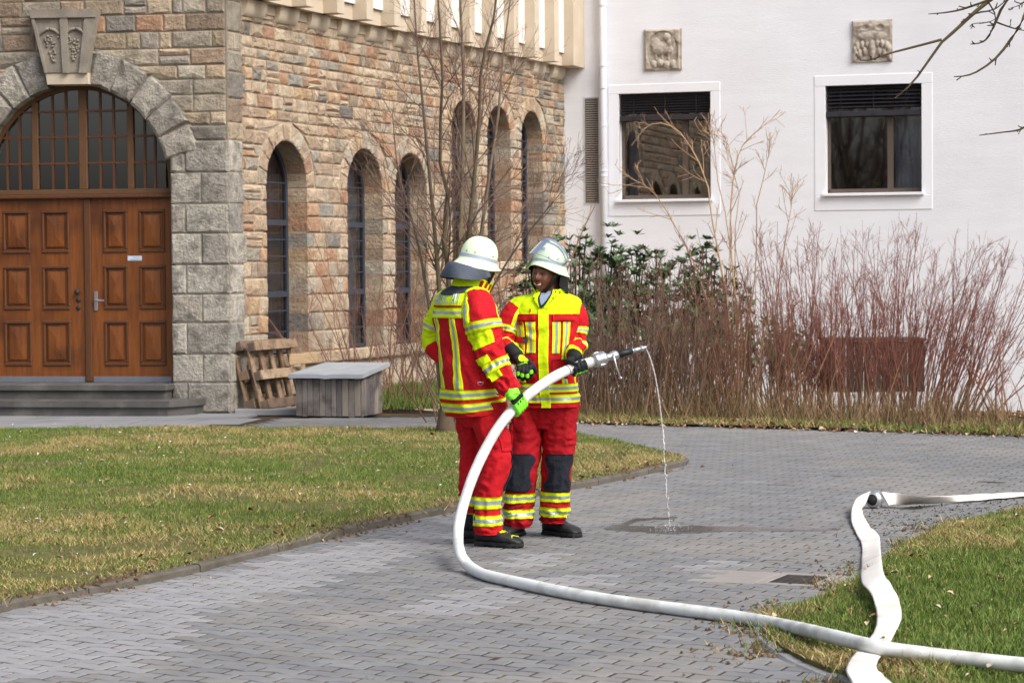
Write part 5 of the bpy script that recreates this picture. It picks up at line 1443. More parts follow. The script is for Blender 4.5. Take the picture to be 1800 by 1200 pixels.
# two bare trees standing left behind the photographer; the right window mirrors them
for i, (tx, ty, h_) in enumerate(((-13.5, 1.5, 9.0), (-17.5, -3.0, 10.0))):
    rg_ = np.random.default_rng(600 + i); t_ = empty('bare_tree', (tx, ty, 0)); tag(t_, ('tall bare tree mirrored darkly in the left part of the right window', 'second bare tree mirrored in the right window')[i], 'tree')
    st = np.tile(np.array([[tx, ty, -.1]]), (5, 1)); d_ = np.stack([rg_.normal(0, .16, 5), rg_.normal(0, .16, 5), np.ones(5)], 1)
    p_ = walk_paths(st, d_, h_ * rg_.uniform(.8, 1.05, 5), 12, .05, .03, rg_); r_a = np.full((5, 1), .13) * np.linspace(1, .12, 12)[None]
    q_, r_b = kids(p_, r_a, 14, .25, .95, lambda k: rg_.uniform(1, 3, k), .6, 9, .08, .04, rg_, .5); w_, r_c = kids(q_, r_b, 8, .2, .95, lambda k: rg_.uniform(.3, 1.2, k), .6, 6, .1, .02, rg_, .6)
    a_ = Plant(); a_.add(p_, r_a, OLV, PUR, .1, rg_, 7); a_.build('trunk', t_)
    a_ = Plant(); a_.add(q_, r_b, OLV, PUR, .05, rg_, 4); a_.add(w_, r_c, PUR, PUR, .02, rg_, 3); a_.build('crown', t_)
# ================================================================ CLOTH MATERIALS
def cloth(name, col, rough=.85, var=.10, bump=.25, bscale=55, spec=.25, metal=0, bdist=.012):
    m_ = mat(name, col, rough, var, 9, bump, bscale, bdist, spec=spec, metal=metal, bdetail=2.5, brough=.42)
    return m_
M['red_cloth'] = cloth('red turnout cloth', (.50, .007, .014), var=.14, bump=.75, bscale=11, bdist=.04)
M['dark_red_cloth'] = cloth('darker red turnout cloth', (.36, .005, .012), var=.16, bump=.85, bscale=11, bdist=.045)
M['yellow_cloth'] = cloth('fluorescent yellow cloth', (.62, .84, .004), var=.06, bump=.7, bscale=11, bdist=.035)
M['tape_yellow'] = cloth('yellow reflective tape', (.70, .86, .01), rough=.5, var=.03, bump=.1)
M['tape_silver'] = cloth('silver reflective tape', lin((158, 172, 182)), rough=.35, var=.05, bump=.1, spec=.6, metal=.25)
M['knee'] = cloth('dark navy knee fabric', lin((36, 38, 48)), rough=.9, var=.15, bump=.4, bscale=120)
M['charcoal'] = cloth('charcoal cloth', lin((66, 70, 82)), rough=.85, var=.1)
M['leather'] = mat('grey leather flap', lin((76, 84, 96)), .72, .15, 8, .5, 12, .02, spec=.3)
M['black_leather'] = mat('black leather', lin((26, 26, 30)), .5, .2, 12, .3, 60, .004)
M['glove_black'] = mat('black glove fabric', lin((18, 22, 26)), .75, .2, 30, .3, 120, .003)
M['glove_green'] = mat('neon green glove rubber', (.22, .86, .03), .55, .08, 20, .25, 90, .003)
M['glove_yellow'] = mat('yellow glove panel', (.68, .88, .01), .65, .06, 20, .2, 90, .003)
M['helmet'] = mat('pale lime helmet shell', (.76, .90, .62), .28, .05, 5, .03, 30, .002, spec=.5, coat=.4, extra=(.68, .80, .56), extra_scale=14, extra_amt=.35)
M['helmet_band'] = mat('silver helmet band', lin((170, 182, 198)), .4, .05, 30, .05, 60, .002, metal=.2)
M['visor'] = glass_mat('clear visor', (.88, .91, .95), ior=1.22, rough=.05, boost=1.0)
M['visor_rim'] = mat('grey visor edge', lin((130, 142, 168)), .3, .05, 10, 0)
M['skin_dark'] = mat('dark brown skin', lin((116, 72, 54)), .42, .12, 30, .12, 160, .002, spec=.5, extra=lin((132, 84, 64)), extra_scale=30)
M['skin_fair'] = mat('fair skin', lin((190, 138, 116)), .5, .08, 30, .1, 160, .002, subsurf=.1)
M['teeth'] = mat('teeth', lin((232, 226, 214)), .3, .02, 10, 0)
M['lip'] = mat('lips', lin((120, 62, 60)), .45, .08, 20, 0)
M['mouth'] = mat('mouth shadow', lin((48, 18, 18)), .6, .05, 20, 0)
M['eye'] = mat('eye white', lin((205, 196, 186)), .25, .02, 20, 0)
M['iris'] = mat('dark iris', lin((20, 14, 12)), .15, .02, 20, 0)
M['shirt'] = mat('grey blue shirt', lin((136, 150, 172)), .9, .06, 10, .1)
M['black_strap'] = mat('black strap', lin((20, 20, 22)), .7, .1, 20, .1)
M['tan_strap'] = mat('tan strap', lin((170, 140, 104)), .7, .1, 20, .1)
M['boot'] = mat('black boot leather', lin((34, 34, 38)), .5, .25, 16, .35, 60, .004, extra=lin((62, 60, 60)), extra_scale=18, extra_amt=.6)
M['rubber'] = mat('black rubber sole', lin((30, 30, 34)), .7, .2, 16, .2, 80, .003, extra=lin((70, 68, 66)), extra_scale=20, extra_amt=.5)
M['hose'] = mat('white hose jacket', lin((222, 224, 222)), .55, .05, 4, .12, 180, .002, extra=lin((172, 172, 164)), extra_scale=8, extra_amt=.75)
M['hose_flat'] = mat('creamy flat hose cloth', lin((224, 220, 214)), .75, .06, 5, .2, 160, .002, extra=lin((198, 184, 168)), extra_scale=6, extra_amt=.6)
M['alu'] = mat('cast aluminium', lin((196, 198, 204)), .34, .1, 24, .15, 60, .003, metal=.85)
M['grip'] = mat('black rubber grip', lin((22, 26, 32)), .5, .1, 30, .1, 120, .002)
M['ink'] = mat('dark blue ink', lin((40, 46, 70)), .7, .1, 30, 0)

# ================================================================ LOFTED CLOTHES
_ng = np.random.default_rng(5).random((32, 32, 32)) * 2 - 1
def n3(x, y, z):
    x = np.asarray(x, float); y = np.asarray(y, float); z = np.asarray(z, float)
    xi, yi, zi = np.floor(x).astype(int), np.floor(y).astype(int), np.floor(z).astype(int)
    f = [x - xi, y - yi, z - zi]; f = [q * q * (3 - 2 * q) for q in f]
    r = 0
    for a in (0, 1):
        for b in (0, 1):
            for c in (0, 1):
                r = r + _ng[(xi + a) % 32, (yi + b) % 32, (zi + c) % 32] * (f[0] if a else 1 - f[0]) * (f[1] if b else 1 - f[1]) * (f[2] if c else 1 - f[2])
    return r
class Loft:
    """rings: dict(c, a, b, wa, wb, e, py) from top to bottom; a is the wearer's right, b the front"""
    def __init__(s, rings, amp=.006, kc=1.6, kv=6.0, seed=0, ampf=None, skew=.8):
        s.r = rings; s.n = len(rings); s.amp, s.kc, s.kv, s.seed, s.ampf, s.skew = amp, kc, kv, seed, ampf, skew
        s.T = np.array([list(r['c']) + list(Vector(r['a']).normalized() * r['wa']) + list(Vector(r['b']).normalized() * r['wb']) + [r.get('e', 2.0)] for r in rings])
        s.py = np.array([r.get('py', i) for i, r in enumerate(rings)], float)
    def vy(s, py):
        return float(np.interp(py, s.py, np.arange(s.n))) / (s.n - 1)
    def tab(s, v):
        x = np.clip(np.asarray(v, float), 0, 1) * (s.n - 1); i = np.minimum(x.astype(int), s.n - 2); t = (x - i)[..., None]
        T = s.T; p0, p1, p2, p3 = T[np.maximum(i - 1, 0)], T[i], T[i + 1], T[np.minimum(i + 2, s.n - 1)]
        return .5 * ((2 * p1) + (p2 - p0) * t + (2 * p0 - 5 * p1 + 4 * p2 - p3) * t * t + (3 * p1 - p0 - 3 * p2 + p3) * t ** 3)
    def raw(s, u, v):
        q = s.tab(v); th = np.asarray(u, float) * 2 * np.pi; e = 2 / q[..., 9]
        cs, sn = np.cos(th), np.sin(th)
        x = (np.sign(sn) * np.abs(sn) ** e)[..., None]; y = (np.sign(cs) * np.abs(cs) ** e)[..., None]
        return q[..., 0:3] + q[..., 3:6] * x + q[..., 6:9] * y
    def S(s, u, v, off=0.0):
        u = np.asarray(u, float); v = np.asarray(v, float)
        p = s.raw(u, v); h = .004
        du = s.raw(u + h, v) - s.raw(u - h, v); dv = s.raw(u, np.minimum(v + h, 1)) - s.raw(u, np.maximum(v - h, 0))
        n = np.cross(du, dv); n /= np.linalg.norm(n, axis=-1, keepdims=True) + 1e-9
        c = s.tab(v)[..., :3]; sg = np.sign(((p - c) * n).sum(-1, keepdims=True)); sg[sg == 0] = 1; n = n * sg
        th = u * 2 * np.pi; k = s.seed * 7.31
        x, y, z = np.cos(th) * s.kc + k, np.sin(th) * s.kc + k * .7, v * s.kv + k
        zz = z + s.skew * n3(x * .7 + 9, y * .7, z * .4)
        w = n3(x, y, zz) * .6 + .4 * (1 - 2 * np.abs(n3(x * 1.5 + 5, y * 1.5, zz * 2.1))) + .22 * n3(x * 3, y * 3, zz * 3.3)
        a = s.amp * (s.ampf(v) if s.ampf else 1) * (1 - .75 * np.clip((v - .93) / .07, 0, 1))
        return p + n * (w * a + off)[..., None]
    def into(s, mb, nu=64, nv=60, cls=None, v0=0.0, v1=1.0, cap=True, r=.5):
        U, V = np.meshgrid(np.arange(nu) / nu, np.linspace(v0, v1, nv)); P = s.S(U, V).reshape(-1, 3)
        base = mb.n; fs = []; mi = []
        for j in range(nv - 1):
            for i in range(nu):
                k = (i + 1) % nu; fs.append((j * nu + i, j * nu + k, (j + 1) * nu + k, (j + 1) * nu + i))
                mi.append(cls(((i + .5) / nu), (V[j, 0] + V[j + 1, 0]) / 2) if cls else 0)
        mb.add(P, [], 0, r); mb.f.extend([tuple(q + base for q in f) for f in fs]); mb.mi.extend(mi)
        if cap:
            mb.f.append(tuple(base + i for i in range(nu))); mb.mi.append(mi[0]); mb.f.append(tuple(base + (nv - 1) * nu + i for i in range(nu))[::-1]); mb.mi.append(mi[-1])
        return mb
    def patch(s, name, mats, parent, uf, vf, nu=24, nv=6, off=.0035, mi=None, thick=True):
        """uf(s,t), vf(s,t): surface place for s,t in 0..1; mi(t) gives the material of a row"""
        A, B = np.meshgrid(np.linspace(0, 1, nu), np.linspace(0, 1, nv))
        U = uf(A, B) * np.ones_like(A); V = vf(A, B) * np.ones_like(A)
        P = s.S(U, V, np.full(U.shape, off)).reshape(-1, 3); Q = s.S(U, V, np.full(U.shape, -.002)).reshape(-1, 3)
        mb = MB(); mb.add(np.concatenate([P, Q]), [])
        N = nu * nv
        for j in range(nv - 1):
            for i in range(nu - 1):
                mb.f.append((j * nu + i, j * nu + i + 1, (j + 1) * nu + i + 1, (j + 1) * nu + i)); mb.mi.append(mi((i + .5) / (nu - 1), (j + .5) / (nv - 1)) if mi else 0)
        for i in range(nu - 1):
            mb.f.append((i, i + 1, N + i + 1, N + i)); mb.mi.append(mb.mi[0]); e = (nv - 1) * nu
            mb.f.append((e + i, e + i + 1, N + e + i + 1, N + e + i)); mb.mi.append(mb.mi[0])
        for j in range(nv - 1):
            for e in (0, nu - 1):
                mb.f.append((j * nu + e, (j + 1) * nu + e, N + (j + 1) * nu + e, N + j * nu + e)); mb.mi.append(mb.mi[0])
        return mb.build(name, mats, parent, True)
TAPE = lambda: [M['tape_yellow'], M['tape_silver']]
tri3 = lambda s, t: 1 if .34 < t < .66 else 0
tri3s = lambda s, t: 1 if .34 < s < .66 else 0
def band(L, parent, v0, v1, u0=0.0, u1=1.0, nu=64, name='reflective_band', sl=0.0, off=.004):
    return L.patch(name, TAPE(), parent, lambda s, t: u0 + (u1 - u0) * s, lambda s, t: v0 + (v1 - v0) * t + sl * (s - .5), nu, 10, off, tri3)
def vband(L, parent, ut, ub, wt, wb, v0, v1, name='reflective_strip', off=.005):
    return L.patch(name, TAPE(), parent, lambda s, t: (ut + (ub - ut) * t) + (s - .5) * (wt + (wb - wt) * t), lambda s, t: v0 + (v1 - v0) * t, 10, 28, off, tri3s)

def remeshed(name, mb, mats, parent, voxel, smooth_it=4, cls=None):
    o = mb.build('tmp', mats, None)
    md = o.modifiers.new('r', 'REMESH'); md.mode = 'VOXEL'; md.voxel_size = voxel
    if smooth_it: sm = o.modifiers.new('s', 'SMOOTH'); sm.factor = .5; sm.iterations = smooth_it
    dg = bpy.context.evaluated_depsgraph_get(); dg.update()
    me = bpy.data.meshes.new_from_object(o.evaluated_get(dg)); me.name = name
    bpy.data.objects.remove(o)
    me.materials.clear()
    q = bpy.data.objects.new(name, me); C.objects.link(q)
    for mt in (mats if isinstance(mats, (list, tuple)) else [mats]): me.materials.append(mt)
    me.polygons.foreach_set('use_smooth', np.ones(len(me.polygons), bool))
    if cls:
        for p in me.polygons: p.material_index = cls(p.center)
    attach(q, parent)
    return q

def ring(c, a, b, wa, wb, py=None, e=2.2):
    d = dict(c=Vector(c), a=Vector(a), b=Vector(b), wa=wa, wb=wb, e=e)
    if py is not None: d['py'] = py
    return d
UP = Vector((0, 0, 1))

# ---------------------------------------------------------------- head with a face
def head_into(mb, c, f, up, sc=1.0, skin=0, open_mouth=True):
    f = Vector(f).normalized(); up = Vector(up); up = (up - f * up.dot(f)).normalized(); l = up.cross(f)    # l = wearer's left
    na, nb_ = 72, 56
    def g(x, s_): return math.exp(-(x / s_) ** 2)
    def hp(al, be, off=0.0):
        x = math.sin(al) * math.cos(be); y = math.cos(al) * math.cos(be); z = math.sin(be)
        lo = max(0, -z)
        sx = .076 * (1 - .30 * lo ** 1.6); sy = .097 * (1 - .12 * lo); sz = .118
        px_, py_, pz_ = x * sx, y * sy + (.012 * lo if y > -.2 else .02 * lo), z * sz
        d = off
        if y > 0:
            d += .024 * g(al, .13) * g(be + .13, .13) + .012 * g(al, .09) * g(be - .05, .16) + .008 * g(abs(al) - .16, .08) * g(be + .19, .08)
            d -= .012 * g(abs(al) - .36, .17) * g(be - .10, .11)
            d += .007 * g(abs(al) - .35, .3) * g(be - .27, .09)
            d += .009 * g(abs(al) - .60, .22) * g(be + .20, .18)
            d += .007 * g(al, .30) * g(be + .44, .06) + .008 * g(al, .26) * g(be + .64, .07) - .006 * g(al, .28) * g(be + .54, .04)
            d += .012 * g(al, .30) * g(be + .95, .2)
        r_ = math.sqrt(px_ * px_ + py_ * py_ + pz_ * pz_); k = (r_ + d) / r_
        px_, py_, pz_ = px_ * k, py_ * k, pz_ * k
        px_ += math.copysign(.016 * g(abs(al) - 1.62, .16) * g(be, .24), px_)      # ears
        return Vector(c) + (l * px_ + f * py_ + up * pz_) * sc
    vs = []
    for j in range(nb_):
        for i in range(na):
            al = 2 * math.pi * i / na
            vs.append(hp(al - 2 * math.pi if al > math.pi else al, -math.pi / 2 + math.pi * j / (nb_ - 1)))
    fs = [(j * na + i, j * na + (i + 1) % na, (j + 1) * na + (i + 1) % na, (j + 1) * na + i) for j in range(nb_ - 1) for i in range(na)]
    mb.add(vs, fs)
    return hp

# ---------------------------------------------------------------- helmet
def helmet(parent, c, f, up, name='helmet'):
    f = Vector(f).normalized(); up = Vector(up); up = (up - f * up.dot(f)).normalized(); l = up.cross(f); c = Vector(c)
    h = empty(name, c, parent)
    def surf(ph, t, off=0.0):
        """ph 0 = front, t 0 = crown .. 1 = rim"""
        cs, sn = math.cos(ph), math.sin(ph)
        A, B, Hh = .103 + off, (.118 if cs < 0 else .114) + off, .125 + off
        if t < .62:
            a = t / .62 * math.pi / 2 * .99; k = math.sin(a) ** .84
            x, y, z = sn * A * k, cs * B * k, Hh * math.cos(a) ** .90 - .015
            z += .005 * math.exp(-(x / .018) ** 2) * (1 if t < .5 else 0)      # low comb along the crown
        else:
            s_ = (t - .62) / .38
            side_ = abs(sn) ** 1.5; back = max(0, -cs); fr = max(0, cs)
            drop = .050 + .020 * side_ + .012 * back - .010 * fr ** 3
            fl = (.012 + .008 * side_ + .024 * back) * s_ ** 2.0 + .024 * fr ** 6 * s_ ** 3
            x, y, z = sn * (A + fl), cs * (B + fl), -.015 - drop * s_ ** 1.05
        return c + l * x + f * y + up * z
    b = MB(); nu, nv = 72, 40
    b.grid(lambda s, t: surf(s * 2 * math.pi, t), nu, nv, closeu=True)
    b.grid(lambda s, t: surf(s * 2 * math.pi, .55 + .45 * t, -.006 * (1 - .6 * t)), nu, 12, closeu=True, mi=1)
    b.build('shell', [M['helmet'], M['black_leather']], h, True)
    b = MB(); b.grid(lambda s, t: surf(s * 2 * math.pi, .615 + .095 * t, .0018), nu, 4, closeu=True); b.build('reflective_band', M['helmet_band'], h, True)
    b = MB()
    b.tube([surf(2 * math.pi * k / 72, 1.0) for k in range(73)], .0035, 6, cap=False); b.build('rim', M['helmet'], h, True)
    for ph in (.5, 1.05, 2.1, 2.6, -.5, -1.05, -2.1, -2.6):
        p = surf(ph, .57, .001); n = (p - c).normalized(); b = MB(); b.lathe([(-.001, .006), (.002, .0055), (.003, .002)], p, n, 10); b.build('rivet', M['steel'], h, True)
    return h, surf, l, f, up

# ---------------------------------------------------------------- boots
def boot(parent, heel, d, L=.31, yellow=False, sc=1.0):
    """heel: ground point under the heel's back; d: where the toe points"""
    d = Vector(d).normalized(); r = Vector((d.y, -d.x, 0)); heel = Vector(heel)
    root = empty('boot', heel, parent)
    prof = [  # along, half width, top height
        (0.00, .026, .085), (.02, .038, .125), (.06, .043, .135), (.11, .044, .128), (.15, .046, .105), (.19, .050, .086), (.235, .053, .074), (.27, .050, .066), (.30, .038, .050), (.318, .018, .036)]
    rings = []
    for a, w_, h in prof:
        zc = (.022 + h) / 2
        rings.append(dict(c=heel + d * a * sc + UP * zc, a=r, b=UP, wa=w_, wb=(h - .022) / 2, e=2.6))
    L_ = Loft(rings, amp=.002, kc=1.2, kv=8, seed=sc)
    b = MB(); L_.into(b, 32, 40); b.build('upper', M['boot'], root, True)
    ank = Loft([dict(c=heel + d * .068 + UP * z_, a=r, b=d, wa=w_, wb=w2, e=2.2) for z_, w_, w2 in ((.24, .05, .062), (.19, .05, .062), (.13, .046, .060), (.08, .043, .058))], amp=.002, seed=2)
    b = MB(); ank.into(b, 32, 16); b.build('shaft', M['boot'], root, True)
    b = MB()
    for (z0, z1, k, e_) in ((0.012, .030, 1.07, .006), (.0, .012, 1.03, .002)):
        outl = []
        n = 40
        pr = [(-.006, .0)] + [(a * sc, w_ * k) for a, w_, _ in prof] + [(.324 * sc, 0)]
        left = [(a, w_) for a, w_ in pr]; right = [(a, -w_) for a, w_ in pr[::-1]][1:-1]
        poly = left + right; n = len(poly)
        vs = [heel + d * a + r * w_ + UP * z0 for a, w_ in poly] + [heel + d * a + r * w_ + UP * z1 for a, w_ in poly]
        if z0 == 0:
            # tread blocks: lower layer only under parts of the foot
            for (a0, a1) in ((.0, .035), (.04, .075), (.14, .165), (.172, .2), (.208, .235), (.243, .27), (.278, .305)):
                wv = np.interp((a0 + a1) / 2, [q[0] for q in prof], [q[1] for q in prof]) * 1.0
                b.box(heel + d * (a0 + a1) / 2 * sc + UP * .008, (a1 - a0, wv * 2, .016), ax=(d, r, UP), bev=.002)
        else: b.add(vs, [(i, (i + 1) % n, n + (i + 1) % n, n + i) for i in range(n)] + [tuple(range(n))[::-1], tuple(n + i for i in range(n))])
    b.build('sole', M['rubber'], root)
    b = MB()
    for i, a in enumerate((.105, .128, .15)):
        h = np.interp(a, [q[0] for q in prof], [q[2] for q in prof]); p = heel + d * a * sc + UP * (h + .002)
        b.tube([p + r * .022, p + UP * .004, p - r * .022], .0035, 6)
    b.build('lace', M['black_strap'], root)
    if yellow:
        L_.patch('tongue', [M['yellow_cloth']], root, lambda s, t: (s - .5) * .16, lambda s, t: .34 + .2 * t, 10, 10, .004)
        L_.patch('toe_mark', [M['tape_yellow']], root, lambda s, t: (s - .5) * .26, lambda s, t: .735 + .015 * t + .03 * np.cos(s * 6.28), 16, 3, .002)
    return root

# ---------------------------------------------------------------- gloves
def sph_tube(mb, pts, rad, n=12):
    pts = [Vector(p) for p in pts]
    mb.tube(pts, rad, n)
    for p, r_ in ((pts[0], rad[0]), (pts[-1], rad[-1])):
        mb.lathe([(-r_ * .98, r_ * .05), (-r_ * .7, r_ * .7), (0, r_), (r_ * .7, r_ * .7), (r_ * .98, r_ * .05)], p, (0, 0, 1), 10)
def grip_glove(parent, hc, ax, r0, wrist, a_start, a_end, thumb_sign, marks, mats, scale=1.0, thumb=None, nvec=None, rh=.031):
    """fingers closed round a tube: hc centre, ax axis (index finger side), r0(a) unit vector at angle a round the tube"""
    mb = MB(); gr_ = .0125
    kn = []
    for k in range(4):
        off = ax * ((1.5 - k) * .0245)
        L_ = (1.0, 1.08, 1.0, .86)[k]
        st = hc + off + r0(a_start) * (rh + .026)
        pts = [st]
        for q in range(1, 7):
            a = a_start + (a_end - a_start) * L_ * q / 6; pts.append(hc + off + r0(a) * (rh + gr_ * (1.0 - .0 * q)))
        sph_tube(mb, pts, [.0155, .0145, .0135, .0135, .013, .0125, .0115]); kn.append(st)
    w = Vector(wrist); km = (kn[0] + kn[3]) / 2
    back = r0(a_start) * .004
    for k in range(4):
        sph_tube(mb, [w + (kn[k] - km) * .55, w.lerp(kn[k], .5) + (kn[k] - km) * .1 + back, kn[k]], [.021, .021, .0165])
    tb = thumb or []
    if tb: sph_tube(mb, tb, [.019, .0165, .015, .0125][:len(tb)])
    return mb, kn
def fin_glove(parent, mb, mats, marks, name='glove'):
    def cls(c):
        best = 0
        c = Vector(c)
        for mk in marks:
            if len(mk) == 3:
                if (c - Vector(mk[0])).length < mk[1]: best = mk[2]
            else:
                p, q, r_, m_ = mk; d = q - p; t = max(0, min(1, (c - p).dot(d) / d.length_squared))
                if (c - p - d * t).length < r_: best = m_
        return best
    return remeshed(name, mb, mats, parent, .0042, 3, cls)

# ================================================================ THE HOSE (its course is needed by the hands)
hose_px = [(1052, 632, 14.73), (1035, 637.5, 14.72), (1010, 645.5, 14.70), (978, 660, 14.63), (948, 679, 14.53), (922, 700, 14.43), (902, 719, 14.36), (878, 748, 14.30), (855, 786, 14.24), (834, 830, 14.16), (818, 875, 14.05), (808, 915, 13.92), (805, 945, 13.78)]
hp = [D(*q) for q in hose_px]
gpts = [(809, 972, .10), (822, 992, .045), (848, 1008, .031), (900, 1021, .031), (1000, 1042, .031), (1100, 1058, .031), (1200, 1071, .031), (1290, 1083, .031), (1350, 1093, .040), (1430, 1110, .085), (1500, 1127, .105), (1530, 1134, .110), (1580, 1143, .10), (1680, 1155, .085), (1800, 1168, .08), (1930, 1181, .08), (2150, 1200, .08)]
hp += [G(a, b_, z) for a, b_, z in gpts]
hline = smooth_line(hp, 10)
def near_hose(px, py):
    """point and direction of the hose where the photograph shows px, py"""
    best = None
    for i, p in enumerate(hline[:-1]):
        x = 900 + FPX * (p - Vector((0, 0, CAM_H))).dot(CR) / (p - Vector((0, 0, CAM_H))).dot(_F); y = 600 - FPX * (p - Vector((0, 0, CAM_H))).dot(CU) / (p - Vector((0, 0, CAM_H))).dot(_F)
        d = math.hypot(x - px, y - py)
        if best is None or d < best[0]: best = (d, p.copy(), (hline[i] - hline[i + 1]).normalized())   # direction towards the nozzle
    return best[1], best[2]

# ================================================================ PERSON FACING THE CAMERA
Y2 = 15.0
def W2(px, py, dy=0.0): return D(px, py, Y2 + dy)
f2 = Vector((-.18, -.98, 0)).normalized(); rt2 = Vector((-.98, .18, 0)).normalized()     # rt2: his right hand side (left in the picture)
p2 = empty('person', G(950, 945))
tag(p2, 'smiling dark skinned firefighter facing the camera in a yellow and red jacket with raised visor', 'person')
S2 = FPX / Y2
def R2(xl, xr, y, wb, dy=0.0, e=2.2, k=1.0):
    return ring(W2((xl + xr) / 2, y, dy), rt2, f2, (xr - xl) / 2 / S2 * k, wb, y, e)
tor2 = Loft([R2(942, 990, 512, .075, .02), R2(930, 1002, 518, .10, .02), R2(908, 1020, 527, .125, .015), R2(903, 1022, 540, .14, .01, 2.4), R2(906, 1018, 560, .150, 0, 2.5), R2(910, 1015, 590, .152, -.005, 2.6), R2(912, 1012, 625, .150, -.01, 2.6),
             R2(913, 1012, 655, .150, -.01, 2.6), R2(914, 1014, 685, .153, 0, 2.6), R2(915, 1018, 706, .158, 0, 2.5), R2(915, 1019, 714, .160, 0, 2.5)], amp=.018, kc=1.5, kv=8, seed=3, ampf=lambda v: .35 + .9 * np.clip((v - .25) * 2, 0, 1))
vy = tor2.vy
def uf2(px):      # place round the torso of a picture column, on the front
    xc, hw = 965, 52
    s_ = max(-.98, min(.98, -(px - xc) / hw)); return math.asin(s_) / (2 * math.pi) - .03 * 0
def cls2(u, v):
    u = (u + .5) % 1 - .5
    if v < vy(553): return 1
    if abs(u) < .5 and abs(abs(u) - .25) < .014: return 1
    return 0
jk2 = empty('jacket', W2(965, 600), p2)
def sleeve(rings, seed, amp=.015, kv=7): return Loft(rings, amp=amp, kc=1.4, kv=kv, seed=seed, ampf=lambda v: .3 + np.clip(v * 2, 0, 1))
def arm_rings(pts, rads, fwd):
    P = [Vector(p) for p in pts]; out = []
    for i, p in enumerate(P):
        t = (P[min(i + 1, len(P) - 1)] - P[max(i - 1, 0)]).normalized(); b = (Vector(fwd) - t * Vector(fwd).dot(t)).normalized(); a = t.cross(b)
        out.append(dict(c=p, a=a, b=b, wa=rads[i], wb=rads[i], e=2.1, py=i))
    return out
# his right arm (left in the picture): hangs, forearm towards the camera
sr2 = sleeve(arm_rings([W2(935, 531, .02), W2(917, 537, .01), W2(902, 555, 0), W2(893, 580, -.02), W2(888, 601, -.05), W2(891, 613, -.12), W2(899, 621, -.19), W2(906, 626, -.235)], [.05, .066, .072, .066, .060, .058, .053, .050], (0, -1, .25)), 11)
sl2 = sleeve(arm_rings([W2(990, 531, .02), W2(1003, 538, .01), W2(1013, 556, 0), W2(1015, 580, -.01), W2(1014, 602, -.03), W2(1011, 613, -.10), W2(1009, 620, -.17), W2(1008, 625, -.22)], [.05, .062, .062, .058, .055, .053, .049, .046], (0, -1, .25)), 12)
def clsS2(u, v):
    if v < .20: return 1
    return 0
b = MB(); tor2.into(b, 96, 110, cls2, v0=.02); b.mi[-1] = 0
sr2.into(b, 56, 70, clsS2); sl2.into(b, 56, 70, clsS2)
b.build('jacket_shell', [M['red_cloth'], M['yellow_cloth']], jk2, True)
band(tor2, jk2, vy(672), vy(687), -.49, .49, 120); band(tor2, jk2, vy(690), vy(706), -.49, .49, 120)
tor2.patch('placket', [M['yellow_cloth'], M['tape_silver']], jk2, lambda s, t: uf2(965.5) + (s - .5) * .031, lambda s, t: vy(543) + (vy(714.5) - vy(543)) * t, 8, 60, .010,
           lambda s, t: 1 if (vy(677) < vy(543) + (vy(714) - vy(543)) * t < vy(682)) or (vy(695) < vy(543) + (vy(714) - vy(543)) * t < vy(700)) else 0)
for (xa, xb, ya, yb) in ((920, 935, 565, 670), (940, 956, 565, 619), (976, 989, 565, 620), (993, 1004, 565, 672)):
    ua, ub = uf2(xa), uf2(xb); vband(tor2, jk2, (ua + ub) / 2, (ua + ub) / 2, abs(ua - ub), abs(ua - ub), vy(ya), vy(yb))
for (xa, xb, ya, yb) in ((913, 957, 553, 564), (976, 1009, 553, 564)):
    ua, ub = uf2(xb), uf2(xa)
    tor2.patch('pocket_flap', [M['red_cloth']], jk2, lambda s, t, ua=ua, ub=ub: ua + (ub - ua) * (.03 * t + s * (1 - .06 * t)), lambda s, t, ya=ya, yb=yb: vy(ya) + (vy(yb) - vy(ya)) * t, 16, 6, .011)
for (xa, xb, ya, yb, tip_) in ((914, 934, 567, 571, 0), (912, 936, 591, 602, 1)):
    ua, ub = uf2(xb), uf2(xa)
    tor2.patch('velcro_strap', [M['red_cloth']], jk2, lambda s, t, ua=ua, ub=ub: ua + (ub - ua) * s, lambda s, t, ya=ya, yb=yb: vy(ya) + (vy(yb) - vy(ya)) * t, 10, 5, .013)
    if tip_: tor2.patch('strap_tab', [M['charcoal']], jk2, lambda s, t: uf2(942) + (uf2(934) - uf2(942)) * s, lambda s, t: vy(591) + (vy(602) - vy(591)) * (.5 + (t - .5) * (.6 + .4 * s)), 6, 6, .016)
for (xa, xb) in ((921, 955), (977, 1005)):
    ua, ub = uf2(xb), uf2(xa)
    tor2.patch('lower_pocket', [M['dark_red_cloth']], jk2, lambda s, t, ua=ua, ub=ub: ua + (ub - ua) * s, lambda s, t: vy(630) + (vy(664) - vy(630)) * t - .012 * s * t, 12, 12, .006)
# sleeve tapes
for L_, uo in ((sr2, -.10), (sl2, .12)):
    band(L_, jk2, .40, .485, 0, 1, 60); 
    vband(L_, jk2, uo, uo, .16, .15, .17, .40)
band(sr2, jk2, .62, .70, 0, 1, 48); band(sl2, jk2, .60, .68, 0, 1, 48)
for L_ in (sr2, sl2):
    L_.patch('cuff', [M['yellow_cloth']], jk2, lambda s, t: s, lambda s, t: .90 + .10 * t, 40, 4, .004)
